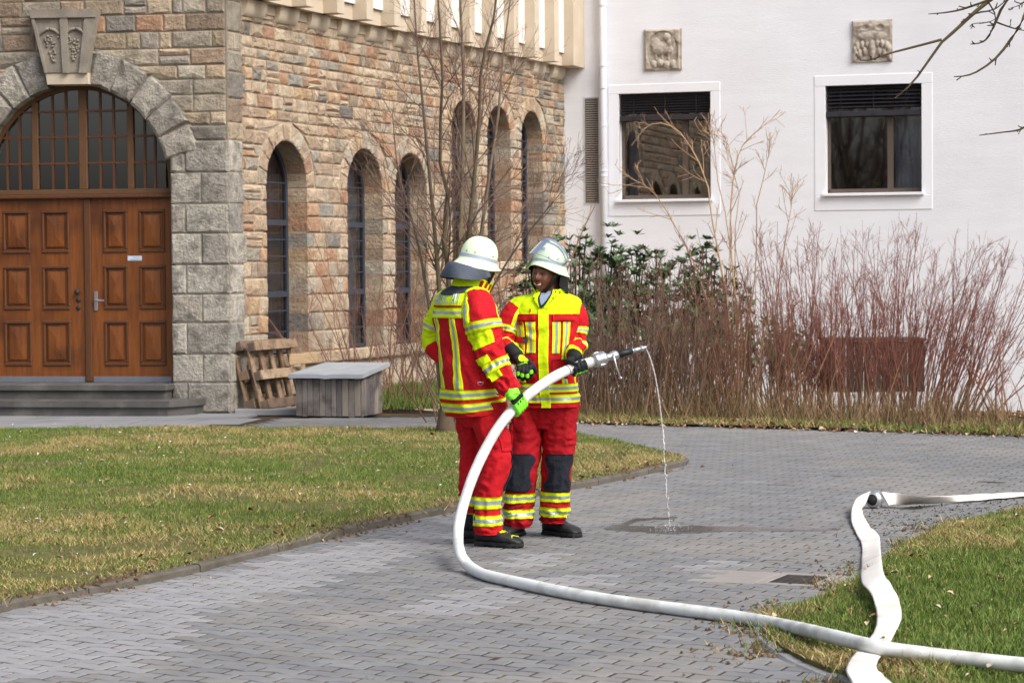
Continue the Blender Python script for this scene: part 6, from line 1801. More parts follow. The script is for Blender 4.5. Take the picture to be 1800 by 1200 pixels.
# collar, standing open at the throat
cB = W2(967, 519, .02)
def collar2(s, t):
    a = (s - .5) * 2 * math.pi * .86 + math.pi      # gap at the front
    rr = .088 + .016 * t
    p = cB + Vector((0, 0, 1)) * (.066 * t + .004 - .028 * (1 - abs(math.cos(a / 2))) * 0) + rt2 * math.sin(a) * rr * 1.08 + f2 * math.cos(a) * (rr * .98 + .01)
    fr_ = max(0, math.cos(a)); p.z -= fr_ * .040 * (1 if t > .0 else 1) + fr_ * .012 * (1 - t)
    return p
b = MB(); b.grid(collar2, 60, 8); b.grid(lambda s, t: collar2(s, t) + (cB + UP * .03 - collar2(s, t)) * .07, 60, 8, mi=1)
b.build('collar', [M['yellow_cloth'], M['red_cloth']], jk2, True)
tor2.patch('shirt_front', [M['shirt']], jk2, lambda s, t: uf2(963) + (s - .5) * (.085 * (1 - t) + .002), lambda s, t: vy(514) + (vy(539) - vy(514)) * t, 10, 10, .007)
tor2.patch('zip_edge', [M['knee']], jk2, lambda s, t: uf2(963) - .048 * (1 - t) + (s - .5) * .007, lambda s, t: vy(514) + (vy(541) - vy(514)) * t, 4, 12, .011)
tor2.patch('zip_edge', [M['knee']], jk2, lambda s, t: uf2(963) + .048 * (1 - t) + (s - .5) * .007, lambda s, t: vy(514) + (vy(541) - vy(514)) * t, 4, 12, .011)
for sg in (-1, 1):
    tor2.patch('collar_wing', [M['yellow_cloth']], jk2, lambda s, t, sg=sg: uf2(963) + sg * ((.052 + .035 * s) * (1 - t) + .006 + .018 * s), lambda s, t: vy(513) + (vy(542) - vy(513)) * (t * (1 - .22 * s) + .02 * s), 10, 14, .016)
    for tt in (.25, .62):
        q_ = Vector(tor2.S(np.array([uf2(963) + sg * ((.052 + .020) * (1 - tt) + .014)]), np.array([vy(513) + (vy(542) - vy(513)) * tt]), np.array([.0165]))[0])
        b = MB(); b.lathe([(-.001, .0055), (.002, .005), (.003, .002)], q_, f2, 10); b.build('snap_button', M['black_strap'], jk2)
for (s_, t_) in ((.055, .25), (.06, .7), (.945, .25), (.94, .7)):
    p = collar2(s_, t_) + f2 * .001; b = MB(); b.lathe([(-.001, .0055), (.003, .005), (.004, .002)], p, f2, 10); b.build('snap_button', M['black_strap'], jk2)
tor2.patch('chest_mark', [M['red_cloth']], jk2, lambda s, t: uf2(949) + .006 * s + .003 * np.sin(t * 9), lambda s, t: vy(543) + (vy(549) - vy(543)) * t, 3, 6, .005)

# trousers
tr2 = empty('trousers', W2(960, 800), p2)
def leg_loft(rows, Wf, S_, rt, f, seed, wbk=1.05, Y=0.0, amp=.028):
    rs = []
    for (y, xl, xr, dy) in rows:
        hw = (xr - xl) / 2 / S_
        rs.append(ring(Wf((xl + xr) / 2, y, dy), rt, f, hw, hw * wbk, y, 2.15))
    return Loft(rs, amp=amp, kc=1.4, kv=11, seed=seed, ampf=lambda v: .55 + .7 * np.clip((v - .6) * 2.4, 0, 1))
la2 = leg_loft([(700, 903, 960, 0), (730, 900, 955, 0), (762, 898, 951, 0), (795, 898, 949, -.01), (830, 895, 944, -.02), (862, 890, 939, -.01), (895, 889, 934, 0), (915, 889, 933, 0), (926, 892, 931, 0)], W2, S2, rt2, Vector((-.35, -.94, 0)), 21)
lb2 = leg_loft([(700, 958, 1016, 0), (730, 955, 1015, 0), (762, 952, 1012, 0), (795, 953, 1009, -.01), (830, 953, 1005, -.02), (862, 951, 1002, -.01), (890, 950, 998, 0), (908, 950, 996, 0), (918, 951, 992, 0)], W2, S2, rt2, Vector((.15, -.98, 0)), 22)
pel2 = Loft([R2(908, 1012, 690, .13), R2(906, 1012, 712, .125), R2(909, 1009, 735, .10), R2(925, 990, 752, .07)], amp=.004, seed=4)
b = MB(); la2.into(b, 56, 110); lb2.into(b, 56, 110); pel2.into(b, 64, 24); b.build('trouser_cloth', M['dark_red_cloth'], tr2, True)
for L_, st in ((la2, ((866, 881), (893, 908))), (lb2, ((863, 879), (889, 906)))):
    for (a, c_) in st: band(L_, tr2, L_.vy(a), L_.vy(c_), 0, 1, 56)
    L_.patch('knee_pad', [M['knee']], tr2, lambda s, t: (s - .5) * 2 * (.155 + .035 * np.cos(t * 2 * np.pi)) * np.minimum(1, 4.5 * np.minimum(t + .08, 1 - t + .08)) ** .5, lambda s, t, L_=L_: L_.vy(796) + (L_.vy(862) - L_.vy(796)) * t, 24, 24, .006)
la2.patch('cargo_pocket', [M['dark_red_cloth']], tr2, lambda s, t: .10 + .16 * s, lambda s, t: la2.vy(742) + (la2.vy(788) - la2.vy(742)) * t, 10, 14, .010)
boot(p2, G(916, 939), Vector((-.40, -.92, 0)))
boot(p2, G(958, 938), Vector((.66, -.75, 0)))
# head, neck and the body under the clothes of the smiling firefighter
hf2 = Vector((-.50, -.86, -.06)).normalized(); hu2 = Vector((.10, -.04, 1)).normalized()
hc2 = W2(959, 482, -.02)
mb = MB(); at2 = head_into(mb, hc2, hf2, hu2, 1.0)
mb.tube([hc2 + Vector((.02, .03, -.05)), W2(967, 505, .01), W2(968, 520, .02), W2(967, 545, .02)], [.058, .060, .066, .10], 24)
tb_ = Loft([R2(950, 985, 530, .06, .02), R2(925, 1008, 540, .09, .01), R2(925, 1005, 600, .11), R2(928, 1000, 700, .11), R2(926, 1004, 735, .10)], amp=0)
tb_.into(mb, 32, 24)
for L_ in (sr2, sl2): mb.tube([tuple(q[:3]) for q in L_.T], [.042, .045, .045, .040, .036, .034, .032, .028][:L_.n], 14)
for L_ in (la2, lb2): mb.tube([tuple(q[:3]) for q in L_.T], [.07, .07, .065, .058, .055, .055, .045, .04, .035], 14)
bd = remeshed('body', mb, [M['skin_dark']], p2, .0052, 1)
l2 = hu2.cross(hf2)
# eyes, teeth and lips set into the face
for sg in (-1, 1):
    e = empty('eye', at2(.36 * sg, .10), bd)
    b = MB(); b.lathe([(-.012, .002), (-.008, .009), (0, .012), (.007, .0095), (.011, .003)], at2(.35 * sg, .095, -.0035), hf2, 14); b.build('eyeball', M['eye'], e, True)
    b = MB(); b.lathe([(0, .0058), (.002, .0045), (.003, .001)], at2(.35 * sg - .03, .095, .0088), hf2, 12); b.build('iris', M['iris'], e, True)
    for (bo, rr) in ((.052, .0042), (-.050, .0036)):
        b = MB(); b.tube([at2(.35 * sg + q * .15, .095 + bo * (1 - q * q) * .8, .005) for q in (-1, -.5, 0, .5, 1)], [.002, rr, rr, rr, .002], 8); b.build('eyelid', M['skin_dark'], e, True)
    b = MB(); b.tube([at2(sg * (.20 + q * .36), .30 + .06 * math.sin(q * 3.1), .0015) for q in (0, .25, .5, .75, 1)], [.002, .0042, .004, .0035, .0015], 6); b.build('eyebrow', M['iris'], e, True)
def mouth(sx, sy, off): 
    return lambda s, t: at2((s - .5) * 2 * sx, -.50 + .17 * ((s - .5) * 2) ** 2 + (t - .5) * 2 * sy * (1 - ((s - .5) * 2) ** 2) ** .6, off + .004 * math.cos((s - .5) * 3))
b = MB(); b.grid(mouth(.50, .12, .0012), 24, 8); b.build('mouth', M['mouth'], bd, True)
b = MB()
for k in range(8):
    a0 = -.36 + k * .088; b.grid(lambda s, t: at2(a0 + .084 * s, -.425 + .17 * ((a0 + .04) / .50) ** 2 - .14 * t * (1 - abs(a0 + .04) * 1.3), .0095), 4, 4)
b.build('teeth', M['teeth'], bd)
b = MB()
b.tube([at2(q * .52, -.50 + .17 * q * q + .122 * (1 - q * q) ** .6, .0035) for q in np.linspace(-1, 1, 15)], [.002 + .0036 * (1 - q * q) for q in np.linspace(-1, 1, 15)], 8)
b.tube([at2(q * .52, -.50 + .17 * q * q - .122 * (1 - q * q) ** .6, .0035) for q in np.linspace(-1, 1, 15)], [.002 + .0055 * (1 - q * q) for q in np.linspace(-1, 1, 15)], 8)
b.build('lips', M['lip'], bd, True)
b = MB()
for sg in (-1, 1): b.lathe([(0, .004), (.002, .003), (.003, .001)], at2(.10 * sg, -.245, .001), (hf2 - hu2 * .8).normalized(), 8)
b.build('nostril', M['mouth'], bd, True)
# smile folds
b = MB(); 

# grey shirt in the open collar
b = MB(); b.grid(lambda s, t: W2(967, 524, .0) + rt2 * math.sin((s - .5) * 3.4) * (.060 + .03 * t) + f2 * math.cos((s - .5) * 3.4) * (.062 + .045 * t) + UP * (.034 - .085 * t - .02 * math.cos((s - .5) * 3)), 24, 8)
b.build('shirt', M['shirt'], p2, True)

hu2h = Vector((.17, .02, 1)).normalized()
hel2, hs2, hl2, hff2, huu2 = helmet(p2, W2(967, 456, -.005), Vector((-.52, -.85, .14)), hu2h)
# raised clear visor
def visor(s, t, off=0.0):
    ph = (s - .5) * 2 * 1.48
    x = math.sin(ph) * (.118 + off); y = math.cos(ph) * (.160 + off) - .0; z = .012 - .175 * t * (1 - .62 * abs(s - .5) * 2 * abs(s - .5) * 2)
    py_, pz_ = -.012, -.048
    y0, z0 = y - py_, z - pz_; ra = R(50)
    y1, z1 = y0 * math.cos(ra) - z0 * math.sin(ra), y0 * math.sin(ra) + z0 * math.cos(ra)
    return hel2_c + hl2 * x + hff2 * (y1 + py_ + .01) + huu2 * (z1 + pz_)
hel2_c = W2(967, 456, -.005)
vz = empty('visor', hel2_c, hel2)
b = MB(); b.grid(lambda s, t: visor(s, t), 48, 16); b.build('shield', M['visor'], vz, True)
b = MB(); b.tube([visor(k / 40, 1.0) for k in range(41)], .0022, 6, cap=False); b.tube([visor(k / 40, 0.0) for k in range(41)], .0045, 6, cap=False)
b.grid(lambda s, t: visor(s, .0 + .10 * t, .0015), 48, 3)
b.build('edge', M['visor_rim'], vz, True)
for k in range(5):
    b = MB(); b.grid(lambda s, t, k=k: visor(.20 + k * .022 + .012 * s, .02 + .06 * t, .003), 3, 3); b.build('lettering', M['ink'], vz)
for sg in (0, 1):
    p = visor(sg, .0); b = MB(); b.lathe([(-.008, .013), (0, .015), (.008, .012), (.014, .005)], p, hl2 * (1 if sg else -1), 14); b.build('hinge', M['steel'], vz, True)
# dark neck flap behind his left ear and the chin strap
def flap(surf, ph0, ph1, out, down, l, f, up):
    def fn(s, t):
        ph = ph0 + (ph1 - ph0) * s; p = surf(ph, .985, -.004)
        rad = (l * math.sin(ph) + f * math.cos(ph))
        k = math.sin(math.pi * min(1, max(0, s))) ** .5
        return p + rad * (out * t * k + .010 * math.sin(ph * 7) * t) - up * (down * t ** .9 * (.55 + .45 * k))
    return fn
b = MB(); fn = flap(hs2, 1.35, 4.6, .012, .115, hl2, hff2, huu2); b.grid(fn, 48, 10); b.grid(lambda s, t: fn(s, t) - (fn(s, t) - hel2_c).normalized() * .004, 48, 10); b.build('neck_flap', M['black_leather'], hel2, True)
b = MB(); b.tube([hs2(1.45, .98, -.01), at2(1.35, -.1, .012), at2(1.15, -.45, .014), at2(.75, -.85, .010), at2(.0, -1.12, .008), at2(-.75, -.85, .010), at2(-1.15, -.45, .014), at2(-1.35, -.1, .012), hs2(-1.45, .98, -.01)], .0065, 8); b.build('chin_strap', M['black_strap'], hel2, True)
b = MB(); b.tube([hs2(1.15, .98, -.01), at2(1.05, -.2, .02), at2(.95, -.62, .022), at2(.85, -.9, .018)], .0055, 8); b.build('front_strap', M['black_strap'], hel2, True)
b = MB(); q = at2(.85, -.92, .020); b.lathe([(-.004, .011), (.004, .011)], q, hf2, 12); b.tube([q, q + Vector((.004, -.01, -.03)), q + Vector((-.008, -.012, -.055))], [.005, .006, .004], 8); b.build('strap_end', M['tan_strap'], hel2, True)
b = MB(); b.grid(lambda s, t: hs2(-.16 + .32 * s, .40 + .07 * t, .002), 8, 4); b.build('front_label', M['helmet_band'], hel2, True)

# his right glove hangs open beside the hose
gw_ = W2(905, 622, -.235); kn_ = [W2(913 + k * 6.0, 641 - k * 1.0 + (1.5 if k in (0, 3) else 0), -.255 + .006 * k) for k in range(4)]
mb = MB()
tips = [[W2(909, 653, -.27), W2(907, 662, -.26)], [W2(917, 656, -.275), W2(918, 667, -.265)], [W2(926, 657, -.27), W2(928, 671, -.26)], [W2(934, 651, -.265), W2(936, 661, -.255)]]
tips = [[W2(912, 650, -.275), W2(910.5, 658, -.27), W2(911, 663, -.25)], [W2(919, 653, -.28), W2(918, 661, -.275), W2(919, 667, -.255)], [W2(926, 653, -.28), W2(927, 662, -.275), W2(928, 669, -.26)], [W2(932, 649, -.275), W2(934, 655, -.27), W2(934, 660, -.25)]]
for k in range(4):
    sph_tube(mb, [kn_[k]] + tips[k], [.0165, .0155, .0145, .0125])
    sph_tube(mb, [gw_ + (kn_[k] - (kn_[0] + kn_[3]) / 2) * .45, gw_.lerp(kn_[k], .5) + Vector((0, -.012, .004)), kn_[k]], [.026, .026, .018])
sph_tube(mb, [gw_ + Vector((.02, -.01, -.01)), W2(929, 634, -.25), W2(938, 645, -.25), W2(942, 654, -.24)], [.024, .018, .0155, .0125])
mb.tube([gw_ + Vector((-.03, .03, .03)), gw_ + Vector((-.006, .0, .005)), gw_ + Vector((.012, -.01, -.014))], [.052, .047, .040], 18)
gl = fin_glove(p2, mb, [M['glove_black'], M['glove_green'], M['glove_yellow']],
    [(kn_[k] + Vector((0, -.010, -.012)), tips[k][1] + Vector((0, -.010, .004)), .0125, 1) for k in range(4)] + [(W2(903, 612, -.20), .045, 2), (W2(918, 629, -.28), .024, 2), (W2(924, 633, -.28), .020, 2)])
b = MB(); b.tube([kn_[0] + Vector((-.012, -.018, .004)), kn_[1] + Vector((0, -.020, .006)), kn_[2] + Vector((0, -.020, .006)), kn_[3] + Vector((.012, -.018, .004))], .003, 6); b.build('knuckle_piping', M['glove_green'], gl, True)

# his left glove holds the hose from behind and below
hc_, hx_ = near_hose(1016, 642)
vb = (Vector((0, 1, 0)) - hx_ * hx_.y).normalized(); vu = hx_.cross(vb); vu = vu if vu.z > 0 else -vu
r0 = lambda a: vb * math.cos(a) + vu * math.sin(a)        # 0 = behind the hose, 90 deg = above, -90 = below, 180 = in front
mb, kn = grip_glove(p2, hc_, hx_, r0, W2(1009, 629, -.235), R(35), R(-205), 1, None, None)
sph_tube(mb, [W2(1009, 630, -.24), hc_ - hx_ * .05 + r0(R(95)) * .05, hc_ - hx_ * .03 + r0(R(150)) * .052], [.022, .018, .013])
mb.tube([W2(1008, 622, -.19), W2(1012, 629, -.24), W2(1018, 633, -.25)], [.047, .045, .038], 18)
gl = fin_glove(p2, mb, [M['glove_black'], M['glove_green'], M['glove_yellow']], [(hc_ + hx_ * (.02 * k - .03) + r0(R(-120)) * .05, .013, 1) for k in range(4)])

# ================================================================ PERSON SEEN FROM BEHIND
Y1 = 14.6; S1 = FPX / Y1
def W1(px, py, dy=0.0): return D(px, py, Y1 + dy)
f1 = Vector((.84, .54, 0)).normalized(); rt1 = Vector((.54, -.84, 0)).normalized()
p1 = empty('person', G(840, 960))
tag(p1, 'firefighter seen from behind gripping the white hose, grey leather flap hanging from the helmet', 'person')
def R1(xl, xr, y, wa, dy=0.0, e=2.3, tilt=0.0):
    hw = (xr - xl) / 2 / S1; wb = math.sqrt(max(1e-4, hw * hw - (wa * rt1.x) ** 2)) / f1.x
    return ring(W1((xl + xr) / 2, y, dy), rt1, f1 + UP * tilt, wa, wb, y, e)
tor1 = Loft([R1(796, 848, 503, .09, 0, 2.2), R1(786, 855, 509, .13), R1(773, 860, 520, .17), R1(766, 862, 535, .195), R1(764, 863, 556, .205), R1(768, 864, 580, .205, 0, 2.4), R1(772, 866, 610, .20, 0, 2.4), R1(775, 869, 640, .20, 0, 2.4),
             R1(778, 875, 668, .205, 0, 2.4), R1(780, 881, 695, .21, 0, 2.4, .10), R1(783, 885, 715, .21, 0, 2.4, .14), R1(785, 886, 724, .21, 0, 2.4, .16)], amp=.018, kc=1.5, kv=8, seed=8, ampf=lambda v: .45 + .8 * np.clip((v - .2) * 2, 0, 1))
# place round the back: image column -> u (0 front, .25 wearer's right, .5 back)
def uf1(px, py):
    v = tor1.vy(py); U = np.linspace(.20, .72, 200); P = tor1.S(U, np.full(200, v)); X = 900 + FPX * P[:, 0] / P[:, 1]
    return float(U[np.argmin(np.abs(X - px) + (P[:, 1] > Y1 + .06) * 50)])
v1y = tor1.vy
jk1 = empty('jacket', W1(820, 600), p1)
def cls1(u, v):
    if v < v1y(558): return 1
    return 0
s1r = sleeve(arm_rings([W1(832, 520, -.10), W1(838, 530, -.14), W1(843, 548, -.17), W1(848, 575, -.185), W1(855, 603, -.19), W1(866, 630, -.20), W1(879, 655, -.225), W1(890, 673, -.24), W1(899, 689, -.25)], [.07, .088, .098, .100, .092, .080, .068, .060, .054], (.9, .3, 0)), 31, .019, 9)
s1l = sleeve(arm_rings([W1(792, 520, .10), W1(785, 530, .15), W1(776, 552, .18), W1(768, 580, .20), W1(764, 603, .20), W1(778, 618, .14), W1(798, 630, .08), W1(818, 638, .04)], [.06, .075, .082, .080, .078, .074, .066, .056], (0, -1, -.1)), 32, .011, 8)
# on the near sleeve u 0 is towards +fwd; work out which side is what from picture columns
def us(L_, px, py_v, n=240):
    U = np.linspace(0, 1, n, endpoint=False); P = L_.S(U, np.full(n, py_v)); X = 900 + FPX * P[:, 0] / P[:, 1]
    c = L_.tab(np.array([py_v]))[0][:3]
    return float(U[np.argmin(np.abs(X - px) + (P[:, 1] > c[1]) * 50)])
ua_red = us(s1r, 853, .25)
def clsR(u, v):
    d = (u - ua_red + .5) % 1 - .5
    if v < .06: return 1
    if v < .36: return 0 if (abs(d) < .15 + .05 * (v - .1) and v > .07) or d * sgn_front > .42 else 1
    if v < .52: return 1 if d * sgn_front < .02 else 0
    return 0
sgn_front = 1 if ((us(s1r, 868, .3) - ua_red + .5) % 1 - .5) > 0 else -1
b = MB(); tor1.into(b, 96, 110, cls1, v0=.0); b.mi[-1] = 0
s1r.into(b, 64, 90, clsR); s1l.into(b, 56, 70, lambda u, v: 1 if v < .62 else 0)
b.build('jacket_shell', [M['red_cloth'], M['yellow_cloth']], jk1, True)
band(tor1, jk1, v1y(681), v1y(696), 0, .999, 130); band(tor1, jk1, v1y(701), v1y(716), 0, .999, 130)
ub0, ub1 = uf1(812, 552), .66
tor1.patch('red_piping', [M['red_cloth']], jk1, lambda s, t: ub0 + (ub1 - ub0) * s, lambda s, t: v1y(536.5) + (v1y(539.5) - v1y(536.5)) * t, 40, 3, .006)
tor1.patch('reflective_band', TAPE(), jk1, lambda s, t: ub0 + (ub1 - ub0) * s, lambda s, t: v1y(541) + (v1y(558) - v1y(541)) * t, 40, 12, .006, tri3)
um0 = uf1(794, 560); um1 = uf1(804, 679)
vband(tor1, jk1, um0, um1, .034, .055, v1y(557), v1y(681))
ul0 = uf1(769.5, 560)
vband(tor1, jk1, ul0 + .015, ul0 + .035, .034, .045, v1y(557), v1y(681))
tor1.patch('neck_yoke', [M['charcoal']], jk1, lambda s, t: .22 + .56 * s, lambda s, t: .004 + (v1y(516) + .02 * np.cos((s - .5) * 9) - .004) * t, 48, 10, .007)
# writing on the back
def wrap_text(txt, L_, u0, u1, va, vb_, mt, parent, off=.006, name='lettering'):
    cu = bpy.data.curves.new('t', 'FONT'); cu.body = txt; cu.size = 1; cu.resolution_u = 2; to = bpy.data.objects.new('t', cu); C.objects.link(to)
    dg = bpy.context.evaluated_depsgraph_get(); dg.update(); me = bpy.data.meshes.new_from_object(to.evaluated_get(dg)); bpy.data.objects.remove(to)
    bm = bmesh.new(); bm.from_mesh(me); bmesh.ops.triangulate(bm, faces=bm.faces)
    co = np.array([v.co[:] for v in bm.verts]); lo, hi = co.min(0), co.max(0)
    s = (co[:, 0] - lo[0]) / (hi[0] - lo[0]); t = (co[:, 1] - lo[1]) / (hi[1] - lo[1])
    P = L_.S(u0 + (u1 - u0) * s, va + (vb_ - va) * t, np.full(len(s), off))
    for v, p in zip(bm.verts, P): v.co = p
    bm.to_mesh(me); bm.free(); me.name = name
    return link_mesh(name, me, mt, parent)
wrap_text('FALKEN K.I. MAN', tor1, uf1(768.5, 525), uf1(806, 528), v1y(534.5), v1y(513), M['tape_silver'], jk1)
# near sleeve: red cap, chevron band, elbow patches, forearm tapes
def sl_vy(L_, py):
    V = np.linspace(0, 1, 200); T = L_.tab(V); Yp = 600 - FPX * (T[:, 2] - CAM_H + math.tan(PITCH) * T[:, 1]) / T[:, 1]
    return float(V[np.argmin(np.abs(Yp - py))])
dirf = .07 * sgn_front
band(s1r, jk1, .335, .405, 0, 1, 64, off=.007)
s1r.patch('reflective_strip', TAPE(), jk1, lambda s, t: ua_red - sgn_front * (.20 + .02 * t) + (s - .5) * .085, lambda s, t: .13 + .22 * t, 8, 24, .006, tri3s)
s1r.patch('elbow_patch', [M['yellow_cloth']], jk1, lambda s, t: ua_red - sgn_front * (.02 + .22 * s), lambda s, t: .41 + .11 * t + .01 * s, 16, 10, .006)
band(s1r, jk1, .655, .735, 0, 1, 56, off=.006)
s1r.patch('forearm_patch', [M['yellow_cloth']], jk1, lambda s, t: ua_red - sgn_front * (.10 + .16 * s), lambda s, t: .59 + .065 * t, 10, 8, .006)
s1r.patch('forearm_patch', [M['yellow_cloth']], jk1, lambda s, t: ua_red - sgn_front * (.06 + .16 * s), lambda s, t: .735 + .07 * t, 10, 8, .006)
band(s1l, jk1, .36, .44, 0, 1, 48, off=.006); s1l.patch('forearm_patch', [M['yellow_cloth']], jk1, lambda s, t: .30 + .4 * s, lambda s, t: .66 + .10 * t, 14, 8, .005)
# collar: tall, yellow, red bars on its side
cT = W1(826, 504, 0)
fx_ = (f1 + UP * -.30).normalized()
def collar1(s, t, off=0.0):
    a = s * 2 * math.pi
    p = W1(825 + 7 * t, 512 - 23 * t, 0) + rt1 * math.sin(a) * (.098 - .012 * t + off) + fx_ * math.cos(a) * (.122 - .004 * t + .02 * max(0, math.cos(a)) * t + off)
    return p
b = MB(); b.grid(collar1, 64, 8, closeu=True); b.grid(lambda s, t: collar1(s, t, -.006), 64, 8, closeu=True, mi=1); b.build('collar', [M['yellow_cloth'], M['red_cloth']], jk1, True)
for k in range(4):
    a0 = .200 - k * .047 if False else .235 - k * .052
    b = MB(); b.grid(lambda s, t: collar1(a0 + .030 * s - .022 * t, .12 + .74 * t, .003), 5, 6); b.build('collar_bar', M['dark_red_cloth'], jk1, True)
b = MB(); dc_ = W1(843, 668, -.0); u_ = uf1(843, 668); P0 = Vector(tor1.S(np.array([u_]), np.array([v1y(669)]), np.array([.010]))[0])
b.tube([P0 + rt1 * 0 + f1 * math.cos(a) * .020 + UP * math.sin(a) * .017 + rt1 * .004 for a in np.linspace(math.pi, 2 * math.pi, 12)] + [P0 + f1 * -.020 + rt1 * .004], .0025, 6); b.build('ring', M['steel'], jk1, True)
tor1.patch('hip_pocket', [M['red_cloth']], jk1, lambda s, t: u_ - .11 + .10 * s, lambda s, t: v1y(652) + (v1y(674) - v1y(652)) * t, 12, 10, .009)

# trousers
tr1 = empty('trousers', W1(840, 800), p1)
lr1 = leg_loft([(706, 824, 888, -.08), (740, 828, 888, -.09), (768, 840, 894, -.10), (790, 846, 899, -.10), (822, 844, 898, -.10), (850, 839, 889, -.10), (880, 836, 881, -.10), (915, 835, 880, -.10), (938, 838, 879, -.10)], W1, S1, rt1, f1, 41, 1.0)
ll1 = leg_loft([(706, 796, 860, .08), (740, 801, 852, .09), (768, 806, 850, .10), (790, 808, 848, .10), (822, 808, 846, .10), (850, 807, 843, .10), (880, 809, 840, .10), (910, 811, 839, .10), (930, 812, 838, .10)], W1, S1, rt1, f1, 42, 1.0)
pel1 = Loft([R1(792, 882, 690, .18), R1(798, 882, 712, .17), R1(804, 878, 732, .14), R1(818, 866, 750, .09)], amp=.004, seed=5)
b = MB(); lr1.into(b, 56, 110); ll1.into(b, 56, 110); pel1.into(b, 64, 24); b.build('trouser_cloth', M['red_cloth'], tr1, True)
for L_, st in ((lr1, ((872, 893), (903, 921))), (ll1, ((871, 888), (900, 917)))):
    for (a, c_) in st: band(L_, tr1, L_.vy(a), L_.vy(c_), 0, 1, 56)
lr1.patch('knee_pad', [M['knee']], tr1, lambda s, t: -.02 + (s - .5) * 2 * (.15 + .03 * np.cos(t * 2 * np.pi)), lambda s, t: lr1.vy(787) + (lr1.vy(862) - lr1.vy(787)) * t, 24, 24, .007)
ll1.patch('knee_pad', [M['knee']], tr1, lambda s, t: .0 + (s - .5) * 2 * (.17 + .03 * np.cos(t * 2 * np.pi)), lambda s, t: ll1.vy(787) + (ll1.vy(862) - ll1.vy(787)) * t, 24, 24, .007)
ll1.patch('ankle_gusset', [M['knee']], tr1, lambda s, t: .27 + .28 * s * (1 - .3 * t), lambda s, t: ll1.vy(901) + (1 - ll1.vy(901)) * t, 14, 14, .008)
lr1.patch('cargo_pocket', [M['red_cloth']], tr1, lambda s, t: .08 + .20 * s, lambda s, t: lr1.vy(752) + (lr1.vy(792) - lr1.vy(752)) * t, 12, 14, .006)
boot(p1, G(838, 958), Vector((.86, -.50, 0)), yellow=True)
boot(p1, G(814, 954), Vector((.985, .12, 0)), yellow=True)

# head and body
hf1 = Vector((.90, .38, -.16)).normalized(); hc1 = W1(845, 468, -.0)
mb = MB(); at1 = head_into(mb, hc1, hf1, Vector((.1, .05, 1)))
mb.tube([hc1 + Vector((-.02, 0, -.04)), W1(838, 496), W1(830, 515), W1(825, 530)], [.060, .060, .066, .09], 24)
t_ = Loft([R1(805, 845, 512, .09), R1(790, 845, 530, .14), R1(790, 845, 600, .14), R1(800, 862, 690, .14), R1(810, 868, 740, .13)], amp=0); t_.into(mb, 32, 24)
mb.tube([tuple(q[:3]) for q in s1r.T], [.05, .05, .05, .048, .044, .04, .036, .032, .028], 14); mb.tube([tuple(q[:3]) for q in s1l.T], [.045, .045, .045, .042, .04, .036, .032, .028], 14)
for L_ in (lr1, ll1): mb.tube([tuple(q[:3]) for q in L_.T], [.07, .07, .065, .058, .052, .052, .045, .04, .035], 14)
bd1 = remeshed('body', mb, [M['skin_fair']], p1, .0052, 1)
hel1, hs1, hl1, hff1, huu1 = helmet(p1, W1(843, 449, 0), Vector((.92, .32, -.24)), Vector((.24, .08, 1)))
h1c = W1(843, 449, 0)
def flap1(s, t):
    ph = 1.25 + (5.03 - 1.25) * s; p = hs1(ph, .985, -.003); rad = (hl1 * math.sin(ph) + hff1 * math.cos(ph)); k = math.sin(math.pi * s) ** .8
    bk = max(0, -math.cos(ph))
    return p + rad * ((.008 + .070 * bk) * t ** .8 + .014 * math.sin(ph * 5 + 1) * t * t) - UP * (.105 * t ** 1.5 * (.35 + .65 * k)) + UP * .05 * bk * t * (1 - t)
b = MB(); b.grid(flap1, 72, 16); b.grid(lambda s, t: flap1(s, t) - UP * .004 - (flap1(s, t) - h1c).normalized() * .003, 72, 16); b.build('neck_flap', M['leather'], hel1, True)
b = MB(); b.tube([hs1(-1.45, .98, -.008), at1(-1.35, -.2, .012), at1(-1.2, -.55, .014), at1(-.8, -.9, .010), at1(0, -1.15, .008)], .008, 8); b.tube([hs1(-.95, .98, -.01), at1(-1.0, -.2, .016), at1(-1.05, -.5, .016), at1(-.9, -.8, .012)], .007, 8); b.build('chin_strap', M['black_strap'], hel1, True)
b = MB(); b.tube([hs1(-.85, .99, -.012), at1(-.75, -.30, .02), at1(-.72, -.55, .022)], [.005, .005, .004], 8); b.build('front_strap', M['tan_strap'], hel1, True)

